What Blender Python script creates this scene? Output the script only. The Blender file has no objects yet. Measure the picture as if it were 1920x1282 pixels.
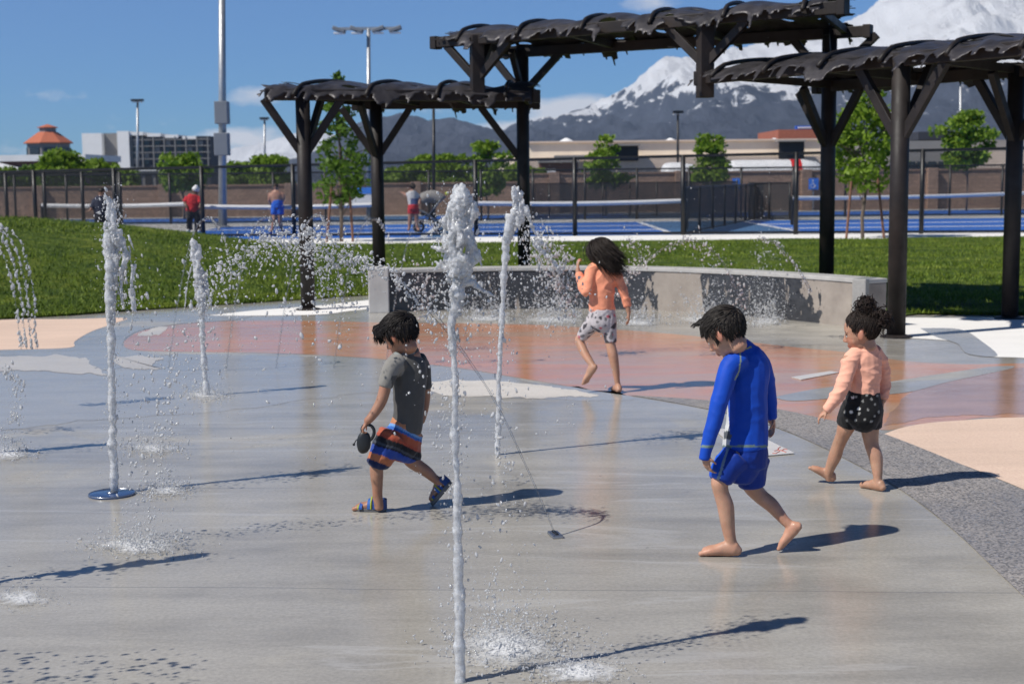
import bpy, bmesh, math, random
from math import radians as RAD, sin, cos, pi, sqrt, atan2, tan
from mathutils import Vector, Matrix, noise as MN
from mathutils.geometry import tessellate_polygon
V = Vector
S = bpy.context.scene
COL = S.collection
RNG = random.Random(7)

# ------------------------------------------------------------------ camera
CW, CH, F = 1920.0, 1282.0, 2667.0
CAMZ = 1.675
PITCH = math.atan((641 - 335) / F)
ROLL = 0.0108
cam_d = bpy.data.cameras.new('camera')
cam = bpy.data.objects.new('camera', cam_d)
COL.objects.link(cam)
S.camera = cam
cam_d.sensor_width = 36.0
cam_d.lens = F / CW * 36.0
cam_d.clip_start = 0.05
cam_d.clip_end = 60000
RM = Matrix.Rotation(pi / 2 - PITCH, 3, 'X') @ Matrix.Rotation(-ROLL, 3, 'Z')
cam.location = (0, 0, CAMZ)
cam.rotation_euler = RM.to_euler()
cam_d.dof.use_dof = True
cam_d.dof.focus_distance = 6.4
cam_d.dof.aperture_fstop = 5.0


def ray(px, py):
    return RM @ V(((px - CW / 2) / F, (CH / 2 - py) / F, -1.0))


def gp(px, py, z=0.0):
    d = ray(px, py)
    t = (z - CAMZ) / d.z
    return V((d.x * t, d.y * t, z))


def at(px, py, Y):
    d = ray(px, py)
    t = Y / d.y
    return V((d.x * t, Y, CAMZ + d.z * t))


def zat(py, Y, px=960):
    return at(px, py, Y).z


def lin(c):
    return tuple(((v / 255.0) / 12.92 if v / 255.0 <= .04045 else ((v / 255.0 + .055) / 1.055) ** 2.4) for v in c)


# ------------------------------------------------------------------ objects
def tag(o, label=None, cat=None, group=None, kind=None):
    if label: o['label'] = label
    if cat: o['category'] = cat
    if group: o['group'] = group
    if kind: o['kind'] = kind
    return o


def wloc(o):
    p = V((0, 0, 0))
    while o is not None:
        p = p + o.location
        o = o.parent
    return p


def thing(name, loc, label, cat, group=None):
    o = bpy.data.objects.new(name, None)
    o.empty_display_size = .2
    COL.objects.link(o)
    o.location = loc
    return tag(o, label, cat, group)


def link_mesh(name, me, mat=None, parent=None, smooth=False):
    o = bpy.data.objects.new(name, me)
    COL.objects.link(o)
    if mat is not None and not me.materials:
        for m in (mat if isinstance(mat, (list, tuple)) else [mat]):
            me.materials.append(m)
    if parent is not None:
        off = wloc(parent)
        me.transform(Matrix.Translation(-off))
        o.parent = parent
    if smooth:
        me.polygons.foreach_set('use_smooth', [True] * len(me.polygons))
    return o


def copy_tree(o, parent=None):
    c = o.copy()
    COL.objects.link(c)
    if parent is not None:
        c.parent = parent
    for ch in [x for x in S.objects if x.parent is o]:
        copy_tree(ch, c)
    return c


def crom(pts, n=4):
    """Catmull-Rom through tuples of floats."""
    if len(pts) < 3:
        return [tuple(p) for p in pts]
    out = []
    L = len(pts)
    for i in range(L - 1):
        p0 = pts[max(i - 1, 0)]; p1 = pts[i]; p2 = pts[i + 1]; p3 = pts[min(i + 2, L - 1)]
        for k in range(n):
            t = k / n
            out.append(tuple(.5 * (2 * b + (c - a) * t + (2 * a - 5 * b + 4 * c - d) * t * t + (3 * b - a - 3 * c + d) * t ** 3)
                             for a, b, c, d in zip(p0, p1, p2, p3)))
    out.append(tuple(pts[-1]))
    return out


class MB:
    def __init__(self):
        self.v = []; self.f = []; self.mi = []; self.cur = 0

    def add(self, vs, fs, m=None):
        b = len(self.v)
        self.v += [tuple(p) for p in vs]
        self.f += [tuple(i + b for i in f) for f in fs]
        self.mi += [self.cur if m is None else m] * len(fs)
        return self

    def box(self, c, s, rz=0.0, M=None):
        hx, hy, hz = s[0] / 2, s[1] / 2, s[2] / 2
        R = M if M is not None else Matrix.Rotation(rz, 3, 'Z')
        c = V(c)
        vs = [c + R @ V((x * hx, y * hy, z * hz)) for z in (-1, 1) for y in (-1, 1) for x in (-1, 1)]
        return self.add(vs, [(0, 2, 3, 1), (4, 5, 7, 6), (0, 1, 5, 4), (2, 6, 7, 3), (0, 4, 6, 2), (1, 3, 7, 5)])

    def beam(self, a, b, w, h, up=V((0, 0, 1))):
        a, b = V(a), V(b)
        t = (b - a).normalized()
        u = t.cross(up)
        if u.length < 1e-4: u = V((1, 0, 0))
        u.normalize()
        n = u.cross(t)
        vs = []
        for p in (a, b):
            for su, sn in ((-1, -1), (1, -1), (1, 1), (-1, 1)):
                vs.append(p + u * su * w / 2 + n * sn * h / 2)
        return self.add(vs, [(0, 1, 2, 3), (7, 6, 5, 4), (0, 4, 5, 1), (1, 5, 6, 2), (2, 6, 7, 3), (3, 7, 4, 0)])

    def tube(self, pts, r, seg=8, cap=True, rnd=False):
        pts = [V(p) for p in pts]
        n = len(pts)
        rs = r if isinstance(r, (list, tuple)) else [r] * n
        vs = []; fs = []
        u = None
        for i, p in enumerate(pts):
            t = (pts[min(i + 1, n - 1)] - pts[max(i - 1, 0)])
            t = t.normalized() if t.length > 1e-9 else V((0, 0, 1))
            if u is None:
                u = t.cross(V((0, 1, 0)) if abs(t.y) < .9 else V((1, 0, 0))).normalized()
            else:
                u = (u - t * u.dot(t))
                u = u.normalized() if u.length > 1e-6 else t.orthogonal().normalized()
            w = t.cross(u)
            for k in range(seg):
                a = 2 * pi * k / seg
                vs.append(p + (u * cos(a) + w * sin(a)) * rs[i])
        for i in range(n - 1):
            for k in range(seg):
                k2 = (k + 1) % seg
                fs.append((i * seg + k, i * seg + k2, (i + 1) * seg + k2, (i + 1) * seg + k))
        if cap:
            fs.append(tuple(range(seg - 1, -1, -1)))
            fs.append(tuple((n - 1) * seg + k for k in range(seg)))
        return self.add(vs, fs)

    def lathe(self, c, prof, seg=16):
        c = V(c)
        vs = []; fs = []
        n = len(prof)
        for r, z in prof:
            for k in range(seg):
                a = 2 * pi * k / seg
                vs.append(c + V((r * cos(a), r * sin(a), z)))
        for i in range(n - 1):
            for k in range(seg):
                k2 = (k + 1) % seg
                fs.append((i * seg + k, i * seg + k2, (i + 1) * seg + k2, (i + 1) * seg + k))
        fs.append(tuple(range(seg - 1, -1, -1)))
        fs.append(tuple((n - 1) * seg + k for k in range(seg)))
        return self.add(vs, fs)

    def ball(self, c, r, seg=10, ring=7, M=None):
        c = V(c)
        if not isinstance(r, (tuple, list, Vector)): r = (r, r, r)
        vs = [];  fs = []
        R = M if M is not None else Matrix.Identity(3)
        vs.append(c + R @ V((0, 0, -r[2])))
        for i in range(1, ring):
            th = -pi / 2 + pi * i / ring
            for k in range(seg):
                a = 2 * pi * k / seg
                vs.append(c + R @ V((r[0] * cos(th) * cos(a), r[1] * cos(th) * sin(a), r[2] * sin(th))))
        vs.append(c + R @ V((0, 0, r[2])))
        top = len(vs) - 1
        for k in range(seg):
            fs.append((0, 1 + (k + 1) % seg, 1 + k))
            fs.append((top, 1 + (ring - 2) * seg + k, 1 + (ring - 2) * seg + (k + 1) % seg))
        for i in range(ring - 2):
            for k in range(seg):
                k2 = (k + 1) % seg
                a = 1 + i * seg
                fs.append((a + k, a + k2, a + seg + k2, a + seg + k))
        return self.add(vs, fs)

    def prism(self, poly, z0, z1):
        n = len(poly)
        vs = [V((p[0], p[1], z0)) for p in poly] + [V((p[0], p[1], z1)) for p in poly]
        fs = [tuple(range(n - 1, -1, -1)), tuple(range(n, 2 * n))]
        for i in range(n):
            j = (i + 1) % n
            fs.append((i, j, n + j, n + i))
        return self.add(vs, fs)

    def mesh(self, name):
        me = bpy.data.meshes.new(name)
        me.from_pydata(self.v, [], self.f)
        if any(self.mi):
            me.polygons.foreach_set('material_index', self.mi)
        me.update()
        return me

    def build(self, name, mat, parent=None, smooth=False, bevel=0.0, solid=0.0, fixn=True):
        me = self.mesh(name)
        if fixn and len(self.f) < 60000:
            bm = bmesh.new(); bm.from_mesh(me)
            bmesh.ops.recalc_face_normals(bm, faces=bm.faces)
            bm.to_mesh(me); bm.free()
        o = link_mesh(name, me, mat, parent, smooth)
        if solid:
            m = o.modifiers.new('thick', 'SOLIDIFY'); m.thickness = solid; m.offset = 0
        if bevel:
            m = o.modifiers.new('edge', 'BEVEL'); m.width = bevel; m.segments = 2; m.limit_method = 'ANGLE'
        return o


# ------------------------------------------------------------------ materials
class NT:
    def __init__(self, name):
        self.m = bpy.data.materials.new(name)
        self.m.use_nodes = True
        self.t = self.m.node_tree
        self.t.nodes.clear()
        self.out = self.n('ShaderNodeOutputMaterial')

    def n(self, kind, **kw):
        nd = self.t.nodes.new(kind)
        for k, v in kw.items():
            if k.startswith('i_'):
                key = k[2:].replace('_', ' ')
                nd.inputs[key].default_value = v
            else:
                setattr(nd, k, v)
        return nd

    def l(self, a, b):
        self.t.links.new(a, b)

    def coord(self, kind='Object', scale=(1, 1, 1), rot=(0, 0, 0), loc=(0, 0, 0)):
        tc = self.n('ShaderNodeTexCoord')
        mp = self.n('ShaderNodeMapping')
        mp.inputs['Scale'].default_value = scale
        mp.inputs['Rotation'].default_value = rot
        mp.inputs['Location'].default_value = loc
        self.l(tc.outputs[kind], mp.inputs['Vector'])
        return mp.outputs['Vector']

    def noise(self, vec, scale=5, detail=5, rough=.6, dist=0.0):
        nd = self.n('ShaderNodeTexNoise')
        nd.inputs['Scale'].default_value = scale
        nd.inputs['Detail'].default_value = detail
        nd.inputs['Roughness'].default_value = rough
        nd.inputs['Distortion'].default_value = dist
        if vec is not None: self.l(vec, nd.inputs['Vector'])
        return nd.outputs['Fac']

    def ramp(self, fac, stops, interp='LINEAR'):
        nd = self.n('ShaderNodeValToRGB')
        cr = nd.color_ramp
        cr.interpolation = interp
        while len(cr.elements) < len(stops): cr.elements.new(.5)
        for e, (p, c) in zip(cr.elements, stops):
            e.position = p
            e.color = (c, c, c, 1) if isinstance(c, (int, float)) else (c[0], c[1], c[2], 1)
        self.l(fac, nd.inputs['Fac'])
        return nd.outputs['Color']

    def mix(self, fac, a, b, mode='MIX'):
        nd = self.n('ShaderNodeMix', data_type='RGBA', blend_type=mode)
        for s, val in ((nd.inputs[0], fac), (nd.inputs[6], a), (nd.inputs[7], b)):
            if hasattr(val, 'links') or isinstance(val, bpy.types.NodeSocket): self.l(val, s)
            elif isinstance(val, (int, float)):
                s.default_value = val if s.type == 'VALUE' else (val, val, val, 1)
            else: s.default_value = (val[0], val[1], val[2], 1)
        return nd.outputs[2]

    def math(self, op, a, b=None, c=None, clamp=False):
        nd = self.n('ShaderNodeMath', operation=op, use_clamp=clamp)
        for s, val in zip(nd.inputs, (a, b, c)):
            if val is None: continue
            if isinstance(val, bpy.types.NodeSocket): self.l(val, s)
            else: s.default_value = val
        return nd.outputs[0]

    def bump(self, h, strength=.3, dist=.02):
        nd = self.n('ShaderNodeBump')
        nd.inputs['Strength'].default_value = strength
        nd.inputs['Distance'].default_value = dist
        self.l(h, nd.inputs['Height'])
        return nd.outputs['Normal']

    def princ(self, col, rough=.6, normal=None, **kw):
        p = self.n('ShaderNodeBsdfPrincipled')
        def put(key, val):
            s = p.inputs[key]
            if isinstance(val, bpy.types.NodeSocket): self.l(val, s)
            elif isinstance(val, (tuple, list)) and len(val) == 3 and s.type == 'RGBA': s.default_value = (val[0], val[1], val[2], 1)
            else: s.default_value = val
        put('Base Color', col); put('Roughness', rough)
        if normal is not None: self.l(normal, p.inputs['Normal'])
        for k, v in kw.items(): put(k.replace('_', ' '), v)
        return p.outputs[0]

    def done(self, sh):
        self.l(sh, self.out.inputs['Surface'])
        return self.m


def mat(name, col, rough=.6, var=.2, scale=6.0, bump=.15, bscale=60.0, metal=0.0, coat=0.0, bdist=.01, hue=None, stretch=(1, 1, 1), spec=.5, sheen=0.0):
    n = NT(name)
    vec = n.coord('Object', stretch)
    a = n.noise(vec, scale, 6, .6)
    lo = tuple(c * (1 - var) for c in col)
    hi = tuple(min(1, c * (1 + var)) for c in (hue or col))
    c = n.ramp(a, [(.3, lo), (.7, hi)])
    b = n.noise(vec, bscale, 4, .6)
    r = n.ramp(n.noise(vec, scale * 2.3, 4), [(.3, max(0, rough - .1)), (.7, min(1, rough + .1))])
    nm = n.bump(b, bump, bdist) if bump else None
    kw = {}
    if sheen: kw['Sheen_Weight'] = sheen
    return n.done(n.princ(c, r, nm, Metallic=metal, Coat_Weight=coat, Specular_IOR_Level=spec, **kw))
import numpy as np
# ------------------------------------------------------------------ light
SUN_EL = RAD(49.5)
SH = V((0.89, 0.455, 0)).normalized()             # direction the shadows fall
SUNV = V((-SH.x * cos(SUN_EL), -SH.y * cos(SUN_EL), sin(SUN_EL)))
sd = bpy.data.lights.new('sun', 'SUN')
sd.energy = 4.8
sd.angle = RAD(.53)
sd.color = (1.0, .955, .89)
so = bpy.data.objects.new('sun', sd)
COL.objects.link(so)
so.rotation_euler = SUNV.to_track_quat('Z', 'Y').to_euler()

world = bpy.data.worlds.new('World')
S.world = world
world.use_nodes = True
wt = world.node_tree
wt.nodes.clear()
wo = wt.nodes.new('ShaderNodeOutputWorld')
bg = wt.nodes.new('ShaderNodeBackground')
sky = wt.nodes.new('ShaderNodeTexSky')
sky.sky_type = 'NISHITA'
sky.sun_disc = False
sky.sun_elevation = SUN_EL
sky.sun_rotation = math.atan2(SUNV.x, SUNV.y)
sky.altitude = 1400
sky.air_density = 1.0
sky.dust_density = .35
sky.ozone_density = 1.6
bg.inputs['Strength'].default_value = .102


def W(kind, **kw):
    nd = wt.nodes.new(kind)
    for k, v in kw.items(): setattr(nd, k, v)
    return nd


def wmath(op, a, b=None, clamp=False):
    nd = W('ShaderNodeMath', operation=op, use_clamp=clamp)
    for s, val in zip(nd.inputs, (a, b)):
        if val is None: continue
        if isinstance(val, bpy.types.NodeSocket): wt.links.new(val, s)
        else: s.default_value = val
    return nd.outputs[0]


wtc = W('ShaderNodeTexCoord')
sep = W('ShaderNodeSeparateXYZ')
wt.links.new(wtc.outputs['Generated'], sep.inputs[0])
# clouds are given by azimuth (x/y) and elevation (z/y) of the direction they stand in
u_ = wmath('DIVIDE', sep.outputs[0], wmath('MAXIMUM', sep.outputs[1], .05))
v_ = wmath('DIVIDE', sep.outputs[2], wmath('MAXIMUM', sep.outputs[1], .05))
cmb = W('ShaderNodeCombineXYZ')
wt.links.new(u_, cmb.inputs[0]); wt.links.new(v_, cmb.inputs[1])
mpn = W('ShaderNodeMapping')
mpn.inputs['Scale'].default_value = (1.0, 2.0, 1)
wt.links.new(cmb.outputs[0], mpn.inputs['Vector'])
cn = W('ShaderNodeTexNoise')
cn.inputs['Scale'].default_value = 26; cn.inputs['Detail'].default_value = 9; cn.inputs['Roughness'].default_value = .62
wt.links.new(mpn.outputs[0], cn.inputs['Vector'])
total = None
for (px, py, rx, ry, amp) in ((1080, 208, 130, 34, 1.15), (1010, 245, 200, 26, .95), (470, 182, 70, 24, .55), (470, 262, 130, 30, .8), (90, 178, 90, 22, .32),
                              (1215, 8, 70, 20, .5), (250, 225, 120, 22, .22), (40, 275, 130, 26, .35), (700, 205, 170, 20, .3), (1400, -40, 200, 40, .5), (900, 270, 300, 26, .5)):
    d = ray(px, py)
    cu, cv = d.x / d.y, d.z / d.y
    a = wmath('DIVIDE', wmath('SUBTRACT', u_, cu), rx / F)
    b = wmath('DIVIDE', wmath('SUBTRACT', v_, cv), ry / F)
    g = wmath('MULTIPLY', wmath('SUBTRACT', 1.0, wmath('ADD', wmath('MULTIPLY', a, a), wmath('MULTIPLY', b, b))), amp)
    g = wmath('MAXIMUM', g, 0.0)
    total = g if total is None else wmath('ADD', total, g)
dens = wmath('MULTIPLY', wmath('SUBTRACT', wmath('ADD', wmath('MULTIPLY', total, .62), wmath('MULTIPLY', cn.outputs['Fac'], 1.0)), .62), 2.6, clamp=True)
dens = wmath('MULTIPLY', dens, wmath('GREATER_THAN', total, 0.0001))
# thin veil low on the horizon
mixc = W('ShaderNodeMix', data_type='RGBA')
wt.links.new(dens, mixc.inputs[0])
tint = W('ShaderNodeMix', data_type='RGBA', blend_type='MULTIPLY')
tint.inputs[0].default_value = 1
wt.links.new(sky.outputs[0], tint.inputs[6])
tint.inputs[7].default_value = (.36, .68, 1.12, 1)
zr = W('ShaderNodeMapRange', clamp=True)
wt.links.new(sep.outputs[2], zr.inputs['Value'])
for nm_, v_i in (('From Min', .2), ('From Max', .55), ('To Min', 1.0), ('To Max', .34)): zr.inputs[nm_].default_value = v_i
deep = W('ShaderNodeMix', data_type='RGBA', blend_type='MULTIPLY')
deep.inputs[0].default_value = 1
wt.links.new(tint.outputs[2], deep.inputs[6]); wt.links.new(zr.outputs[0], deep.inputs[7])
wt.links.new(deep.outputs[2], mixc.inputs[6])
mixc.inputs[7].default_value = (8.2, 8.5, 9.2, 1)
wt.links.new(mixc.outputs[2], bg.inputs['Color'])
wt.links.new(bg.outputs[0], wo.inputs['Surface'])

S.view_settings.view_transform = 'Standard'
S.view_settings.look = 'None'
S.view_settings.exposure = 0
S.view_settings.gamma = 1
S.render.engine = 'CYCLES'
S.cycles.max_bounces = 10
S.cycles.diffuse_bounces = 3
S.cycles.glossy_bounces = 4
S.cycles.transmission_bounces = 8
S.cycles.transparent_max_bounces = 24
S.cycles.caustics_reflective = False
S.cycles.caustics_refractive = False
S.cycles.sample_clamp_indirect = 4
S.cycles.use_denoising = True


# ------------------------------------------------------------------ ground
def sheet(name, pts, z, m, smooth=True, kind='structure', res=5, jit=0):
    P = crom([tuple(p) for p in pts + [pts[0]]], 14 if jit else res)[:-1] if smooth else [tuple(p) for p in pts]
    if jit:
        P = [(x + jit * 3 * (MN.noise(V((x * .03, y * .09, z * 999))) + .6 * MN.noise(V((x * .11, y * .3, 7)))), y + jit * (MN.noise(V((x * .03, y * .09, 31 + z * 999))) + .7 * MN.noise(V((x * .13, y * .3, 3))))) for x, y in P]
    W3 = [gp(p[0], p[1], 0) for p in P]
    mb = MB()
    mb.add([V((w.x, w.y, z)) for w in W3], [tuple(range(len(W3)))])
    o = mb.build(name, m, fixn=False)
    if o.data.polygons[0].normal.z < 0: o.data.flip_normals()
    return tag(o, kind=kind)


def concrete(name, c, wet=.8, var=.12, agg=0.0, r0=.10, r1=.5, wscale=.5, tint=None, coat=0.0, joints=False, fade=None, spec=.40):
    n = NT(name)
    vec = n.coord('Object')
    vs = n.coord('Object', (.35, 1.6, 1), (0, 0, .12))
    big = n.noise(vec, .55, 6, .62, .4)
    mid = n.noise(vs, 2.6, 7, .65, .3)
    fine = n.noise(vec, 55, 5, .7)
    dark = tuple(x * (1 - var * 1.6) for x in c); lite = tuple(x * (1 + var) for x in c)
    col = n.ramp(n.math('ADD', n.math('MULTIPLY', big, .5), n.math('MULTIPLY', mid, .5)), [(.34, dark), (.52, c), (.68, lite)])
    col = n.mix(.16, col, n.ramp(fine, [(.35, .15), (.65, .85)]), 'OVERLAY')
    # old whitish scuffs and mineral streaks
    sc = n.ramp(n.noise(n.coord('Object', (.5, 2.4, 1), (0, 0, -.25)), 1.7, 9, .75, .8), [(.6, 0.0), (.74, .28)])
    col = n.mix(sc, col, tuple(min(.75, x * 1.55) for x in c))
    if agg:
        vor = n.n('ShaderNodeTexVoronoi'); vor.inputs['Scale'].default_value = 95
        n.l(vec, vor.inputs['Vector'])
        pc = n.ramp(vor.outputs['Color'], [(.0, (.09, .085, .085)), (.35, (.25, .23, .22)), (.6, (.36, .33, .31)), (.85, (.17, .19, .23)), (1, (.52, .5, .48))], 'CONSTANT')
        col = n.mix(agg, col, pc)
        blue = n.ramp(n.noise(vec, 2.4, 7, .8, 1.2), [(.63, 0.0), (.68, .55)])
        col = n.mix(blue, col, (.16, .19, .31))
    wetm = n.ramp(n.noise(vec, wscale, 5, .6, .5), [(.5 - wet * .28, 0.0), (.5 - wet * .28 + .16, 1.0)])
    col = n.mix(wetm, n.mix(1.0, col, (1.18, 1.17, 1.15), 'MULTIPLY'), col)
    rg = n.mix(wetm, r1, n.ramp(n.noise(vec, 7, 5), [(.3, r0), (.75, r0 + .13)]))
    if fade:
        fd = n.ramp(n.noise(n.coord('Object', (.45, 1.5, 1), (0, 0, .1)), 1.5, 7, .68, .8), [(.42, 0.0), (.60, .75)])
        col = n.mix(fd, col, fade)
    if joints:
        jp = n.n('ShaderNodeSeparateXYZ'); n.l(n.coord('Object', (1, 1, 1), (0, 0, .06)), jp.inputs[0])
        wob = n.math('MULTIPLY', n.noise(vec, 1.2, 3), .03)
        j1 = n.math('LESS_THAN', n.math('FRACT', n.math('ADD', n.math('DIVIDE', jp.outputs[1], 1.9), wob)), .0055)
        j2 = n.math('LESS_THAN', n.math('FRACT', n.math('ADD', n.math('DIVIDE', jp.outputs[0], 3.4), .37)), .0028)
        jm = j1
        col = n.mix(n.math('MULTIPLY', jm, .55), col, (.17, .165, .16))
        # pale trowel sweeps
        sw = n.n('ShaderNodeTexNoise'); sw.inputs['Scale'].default_value = .8; sw.inputs['Detail'].default_value = 8; sw.inputs['Distortion'].default_value = 1.6
        n.l(n.coord('Object', (.5, 3.2, 1), (0, 0, .18)), sw.inputs['Vector'])
        col = n.mix(n.ramp(sw.outputs['Fac'], [(.60, 0.0), (.64, .35), (.68, 0.0)]), col, (.52, .51, .49))
        # dark damp freckles
        fk = n.ramp(n.noise(vec, 26, 4, .6), [(.66, 0.0), (.70, 1.0)])
        fm = n.ramp(n.noise(vec, .9, 4, .6), [(.52, 0.0), (.62, .55)])
        col = n.mix(n.math('MULTIPLY', fk, fm), col, (.15, .15, .15))
    rip = n.noise(vec, 9, 4, .55, .3)
    grit = n.noise(vec, 220, 3, .7)
    h = n.math('ADD', n.math('MULTIPLY', rip, .5), n.math('MULTIPLY', grit, .13))
    nm = n.bump(h, .055, .04)
    return n.done(n.princ(col, rg, nm, IOR=1.33, Specular_IOR_Level=spec, Coat_Weight=coat, Coat_Roughness=.05, Coat_IOR=1.33))


M_PAD = concrete('wet_pad_concrete', (.365, .345, .305), wet=.75, r0=.08, r1=.45, joints=True, var=.19)
M_PADB = concrete('brushed_wet_concrete', (.37, .355, .325), wet=1.4, r0=.08, r1=.34, wscale=.3)
M_TERRA = concrete('wet_terracotta_concrete', (.60, .275, .145), wet=1.1, r0=.07, r1=.34, var=.18, wscale=.5, fade=(.48, .335, .24))
M_BEIGE = concrete('dry_beige_concrete', (.60, .455, .365), wet=-.9, r0=.3, r1=.75, var=.08)
M_BEIGEW = concrete('damp_pink_concrete', (.40, .25, .19), wet=1.4, r0=.06, r1=.4, var=.18, wscale=.7)
M_AGG = concrete('exposed_aggregate', (.24, .235, .235), wet=.2, r0=.22, r1=.6, agg=.62)
M_PALE = concrete('pale_concrete', (.50, .48, .455), wet=.5, r0=.3, r1=.7, var=.08)
M_GREYB = concrete('grey_ring_concrete', (.35, .345, .33), wet=.6, r0=.12, r1=.5)
M_ASPH = mat('old_asphalt', (.16, .155, .15), .85, .2, .8, .2, 80)
M_WALK = concrete('sidewalk_concrete', (.70, .69, .67), wet=-1.2, r0=.4, r1=.8, var=.06)

g = MB()
g.add([(-9000, -60, -.05), (9000, -60, -.05), (9000, 16000, -.05), (-9000, 16000, -.05)], [(0, 1, 2, 3)])
tag(g.build('ground', M_ASPH, fixn=False), kind='structure')

# the grey pad: everything this side of the lawn
lawn_left = [(-700, 640), (-250, 614), (0, 599), (120, 593), (250, 583), (400, 573), (560, 563), (706, 553)]
pl = [gp(*p) for p in lawn_left]
wall_base = [(712, 585), (850, 581), (1000, 579), (1120, 579), (1250, 583), (1390, 592), (1500, 602), (1570, 609.5), (1622, 616)]
wb = [gp(*p) for p in wall_base]
far = [V((p.x, p.y + .25, 0)) for p in pl]
mb = MB()
outline = [V((-12, -6, 0)), V((16, -6, 0)), V((16, 16.6, 0)), V((7.5, 18.1, 0)), gp(1925, 592), gp(1700, 590)] + [V((p.x + .2, p.y + .35, 0)) for p in reversed(wb)] + list(reversed(far))
mb.add(outline, [tuple(range(len(outline)))])
o = mb.build('splash_pad', M_PAD, fixn=False)
if o.data.polygons[0].normal.z < 0: o.data.flip_normals()
tag(o, kind='structure')
Z1, Z2, Z3, Z4, Z5 = .0012, .0024, .0036, .0048, .006
sheet('brushed_pad_ring', [(-500, 705), (-200, 676), (0, 668), (170, 662), (330, 663), (520, 667), (700, 676), (860, 694), (1030, 720), (1190, 742), (1120, 752), (900, 742), (760, 735), (640, 742), (420, 770), (150, 790), (-150, 830), (-500, 900)], Z1, M_PADB, jit=3)
sheet('terracotta_paving', [(232, 640), (262, 622), (330, 609), (430, 602), (560, 601), (720, 605), (860, 606), (1000, 609), (1160, 618), (1320, 632), (1480, 650), (1600, 662), (1690, 676), (1800, 683), (2050, 690), (2050, 790), (1860, 783), (1790, 790), (1700, 800), (1655, 806), (1560, 790), (1440, 764), (1330, 752), (1180, 742), (1030, 718), (860, 690), (700, 672), (540, 663), (390, 660), (250, 656)], Z1, M_TERRA)
sheet('beige_paving', [(-500, 640), (-200, 612), (0, 600), (130, 598), (235, 596), (215, 606), (170, 622), (140, 640), (128, 652), (0, 656), (-200, 662), (-500, 685)], Z1, M_BEIGE)
sheet('grey_path_ring', [(140, 650), (152, 636), (205, 614), (262, 601), (330, 592), (470, 588), (440, 600), (340, 607), (262, 620), (232, 640), (240, 658), (330, 662), (300, 668), (240, 686), (190, 694), (150, 676)], Z2, M_GREYB)
sheet('pale_paving', [(-500, 690), (-200, 674), (0, 668), (138, 668), (180, 690), (200, 703), (100, 696), (0, 697), (-500, 735)], Z3, M_PALE, jit=4)
sheet('pale_paving', [(212, 668), (296, 670), (280, 686), (300, 694), (230, 690)], Z3, M_PALE, jit=4)
sheet('pale_paving', [(250, 628), (300, 614), (318, 615), (285, 628)], Z2, M_PALE, jit=4)
sheet('pale_paving', [(790, 722), (850, 713), (960, 718), (1070, 729), (1125, 741), (1040, 745), (900, 744), (830, 740)], Z2, M_PALE, jit=4)
sheet('damp_paving', [(1655, 800), (1700, 742), (1760, 712), (1850, 694), (2100, 690), (2100, 778), (1900, 778), (1760, 782)], Z2, M_BEIGEW, jit=3)
sheet('grey_band', [(1450, 745), (1540, 728), (1640, 720), (1760, 702), (1860, 688), (1900, 690), (1780, 716), (1700, 736), (1600, 744), (1490, 752)], Z3, M_GREYB)
sheet('beige_paving', [(1648, 818), (1700, 800), (1790, 789), (2000, 782), (2600, 790), (4200, 830), (4600, 1900), (3300, 1800), (2800, 1410), (2400, 1152), (2100, 1000), (1920, 918), (1790, 866)], Z2, M_BEIGE)
sheet('aggregate_band', [(1180, 741), (1330, 751), (1440, 764), (1560, 789), (1655, 813), (1790, 866), (1920, 920), (2100, 1002), (2400, 1154), (2800, 1412), (3300, 1802), (2420, 1850), (2260, 1600), (2120, 1360), (2010, 1210), (1925, 1124), (1870, 1072), (1790, 996), (1700, 926), (1600, 868), (1490, 815), (1400, 784), (1290, 760)], Z3, M_AGG)
sheet('white_paving', [(392, 592), (470, 583), (600, 573), (708, 562), (712, 576), (650, 584), (600, 590), (500, 592)], Z3, M_WALK)
sheet('white_paving', [(1665, 606), (1700, 596), (1925, 600), (2100, 604), (2100, 690), (1925, 672), (1850, 668), (1835, 650), (1790, 640), (1700, 634), (1665, 632)], Z3, M_WALK)
sheet('grey_band', [(1725, 616), (1800, 618), (1840, 640), (1870, 668), (1815, 664), (1795, 645), (1755, 632)], Z4, M_GREYB)

# ------------------------------------------------------------------ lawn
bl = [(p.x, p.y) for p in pl]


def lerp_poly(poly, x):
    if x <= poly[0][0]: return poly[0][1]
    for a, b in zip(poly, poly[1:]):
        if x <= b[0]:
            t = (x - a[0]) / max(1e-6, b[0] - a[0])
            return a[1] + (b[1] - a[1]) * t
    return poly[-1][1]


edge_y = sorted(bl + [(w.x + .12, w.y + .3) for w in wb[1:]] + [(gp(1692, 590).x, gp(1692, 590).y), (gp(1925, 591).x, gp(1925, 591).y), (30, 19.5)])
crest_h = [(-40, 1.15), (-14, 1.0), (-10.2, .90), (-8.2, .70), (-6.6, .50), (-4.9, .22), (-3.0, .03), (-1, 0), (40, 0.0)]
LAWN_B = 36.4


def sst(a, b, x):
    t = min(1, max(0, (x - a) / (b - a)))
    return t * t * (3 - 2 * t)


def lawn_z(x, y):
    y0 = lerp_poly(edge_y, x)
    h = lerp_poly(crest_h, x)
    r = sst(y0 - .5, y0 + 10.5, y)
    f = 1 - sst(30.0, 36.3, y)
    base = .02 + .05 * sst(y0, y0 + 1.2, y)
    return base + h * r * f + .03 * MN.noise(V((x * .5, y * .5, 3)))


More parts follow.
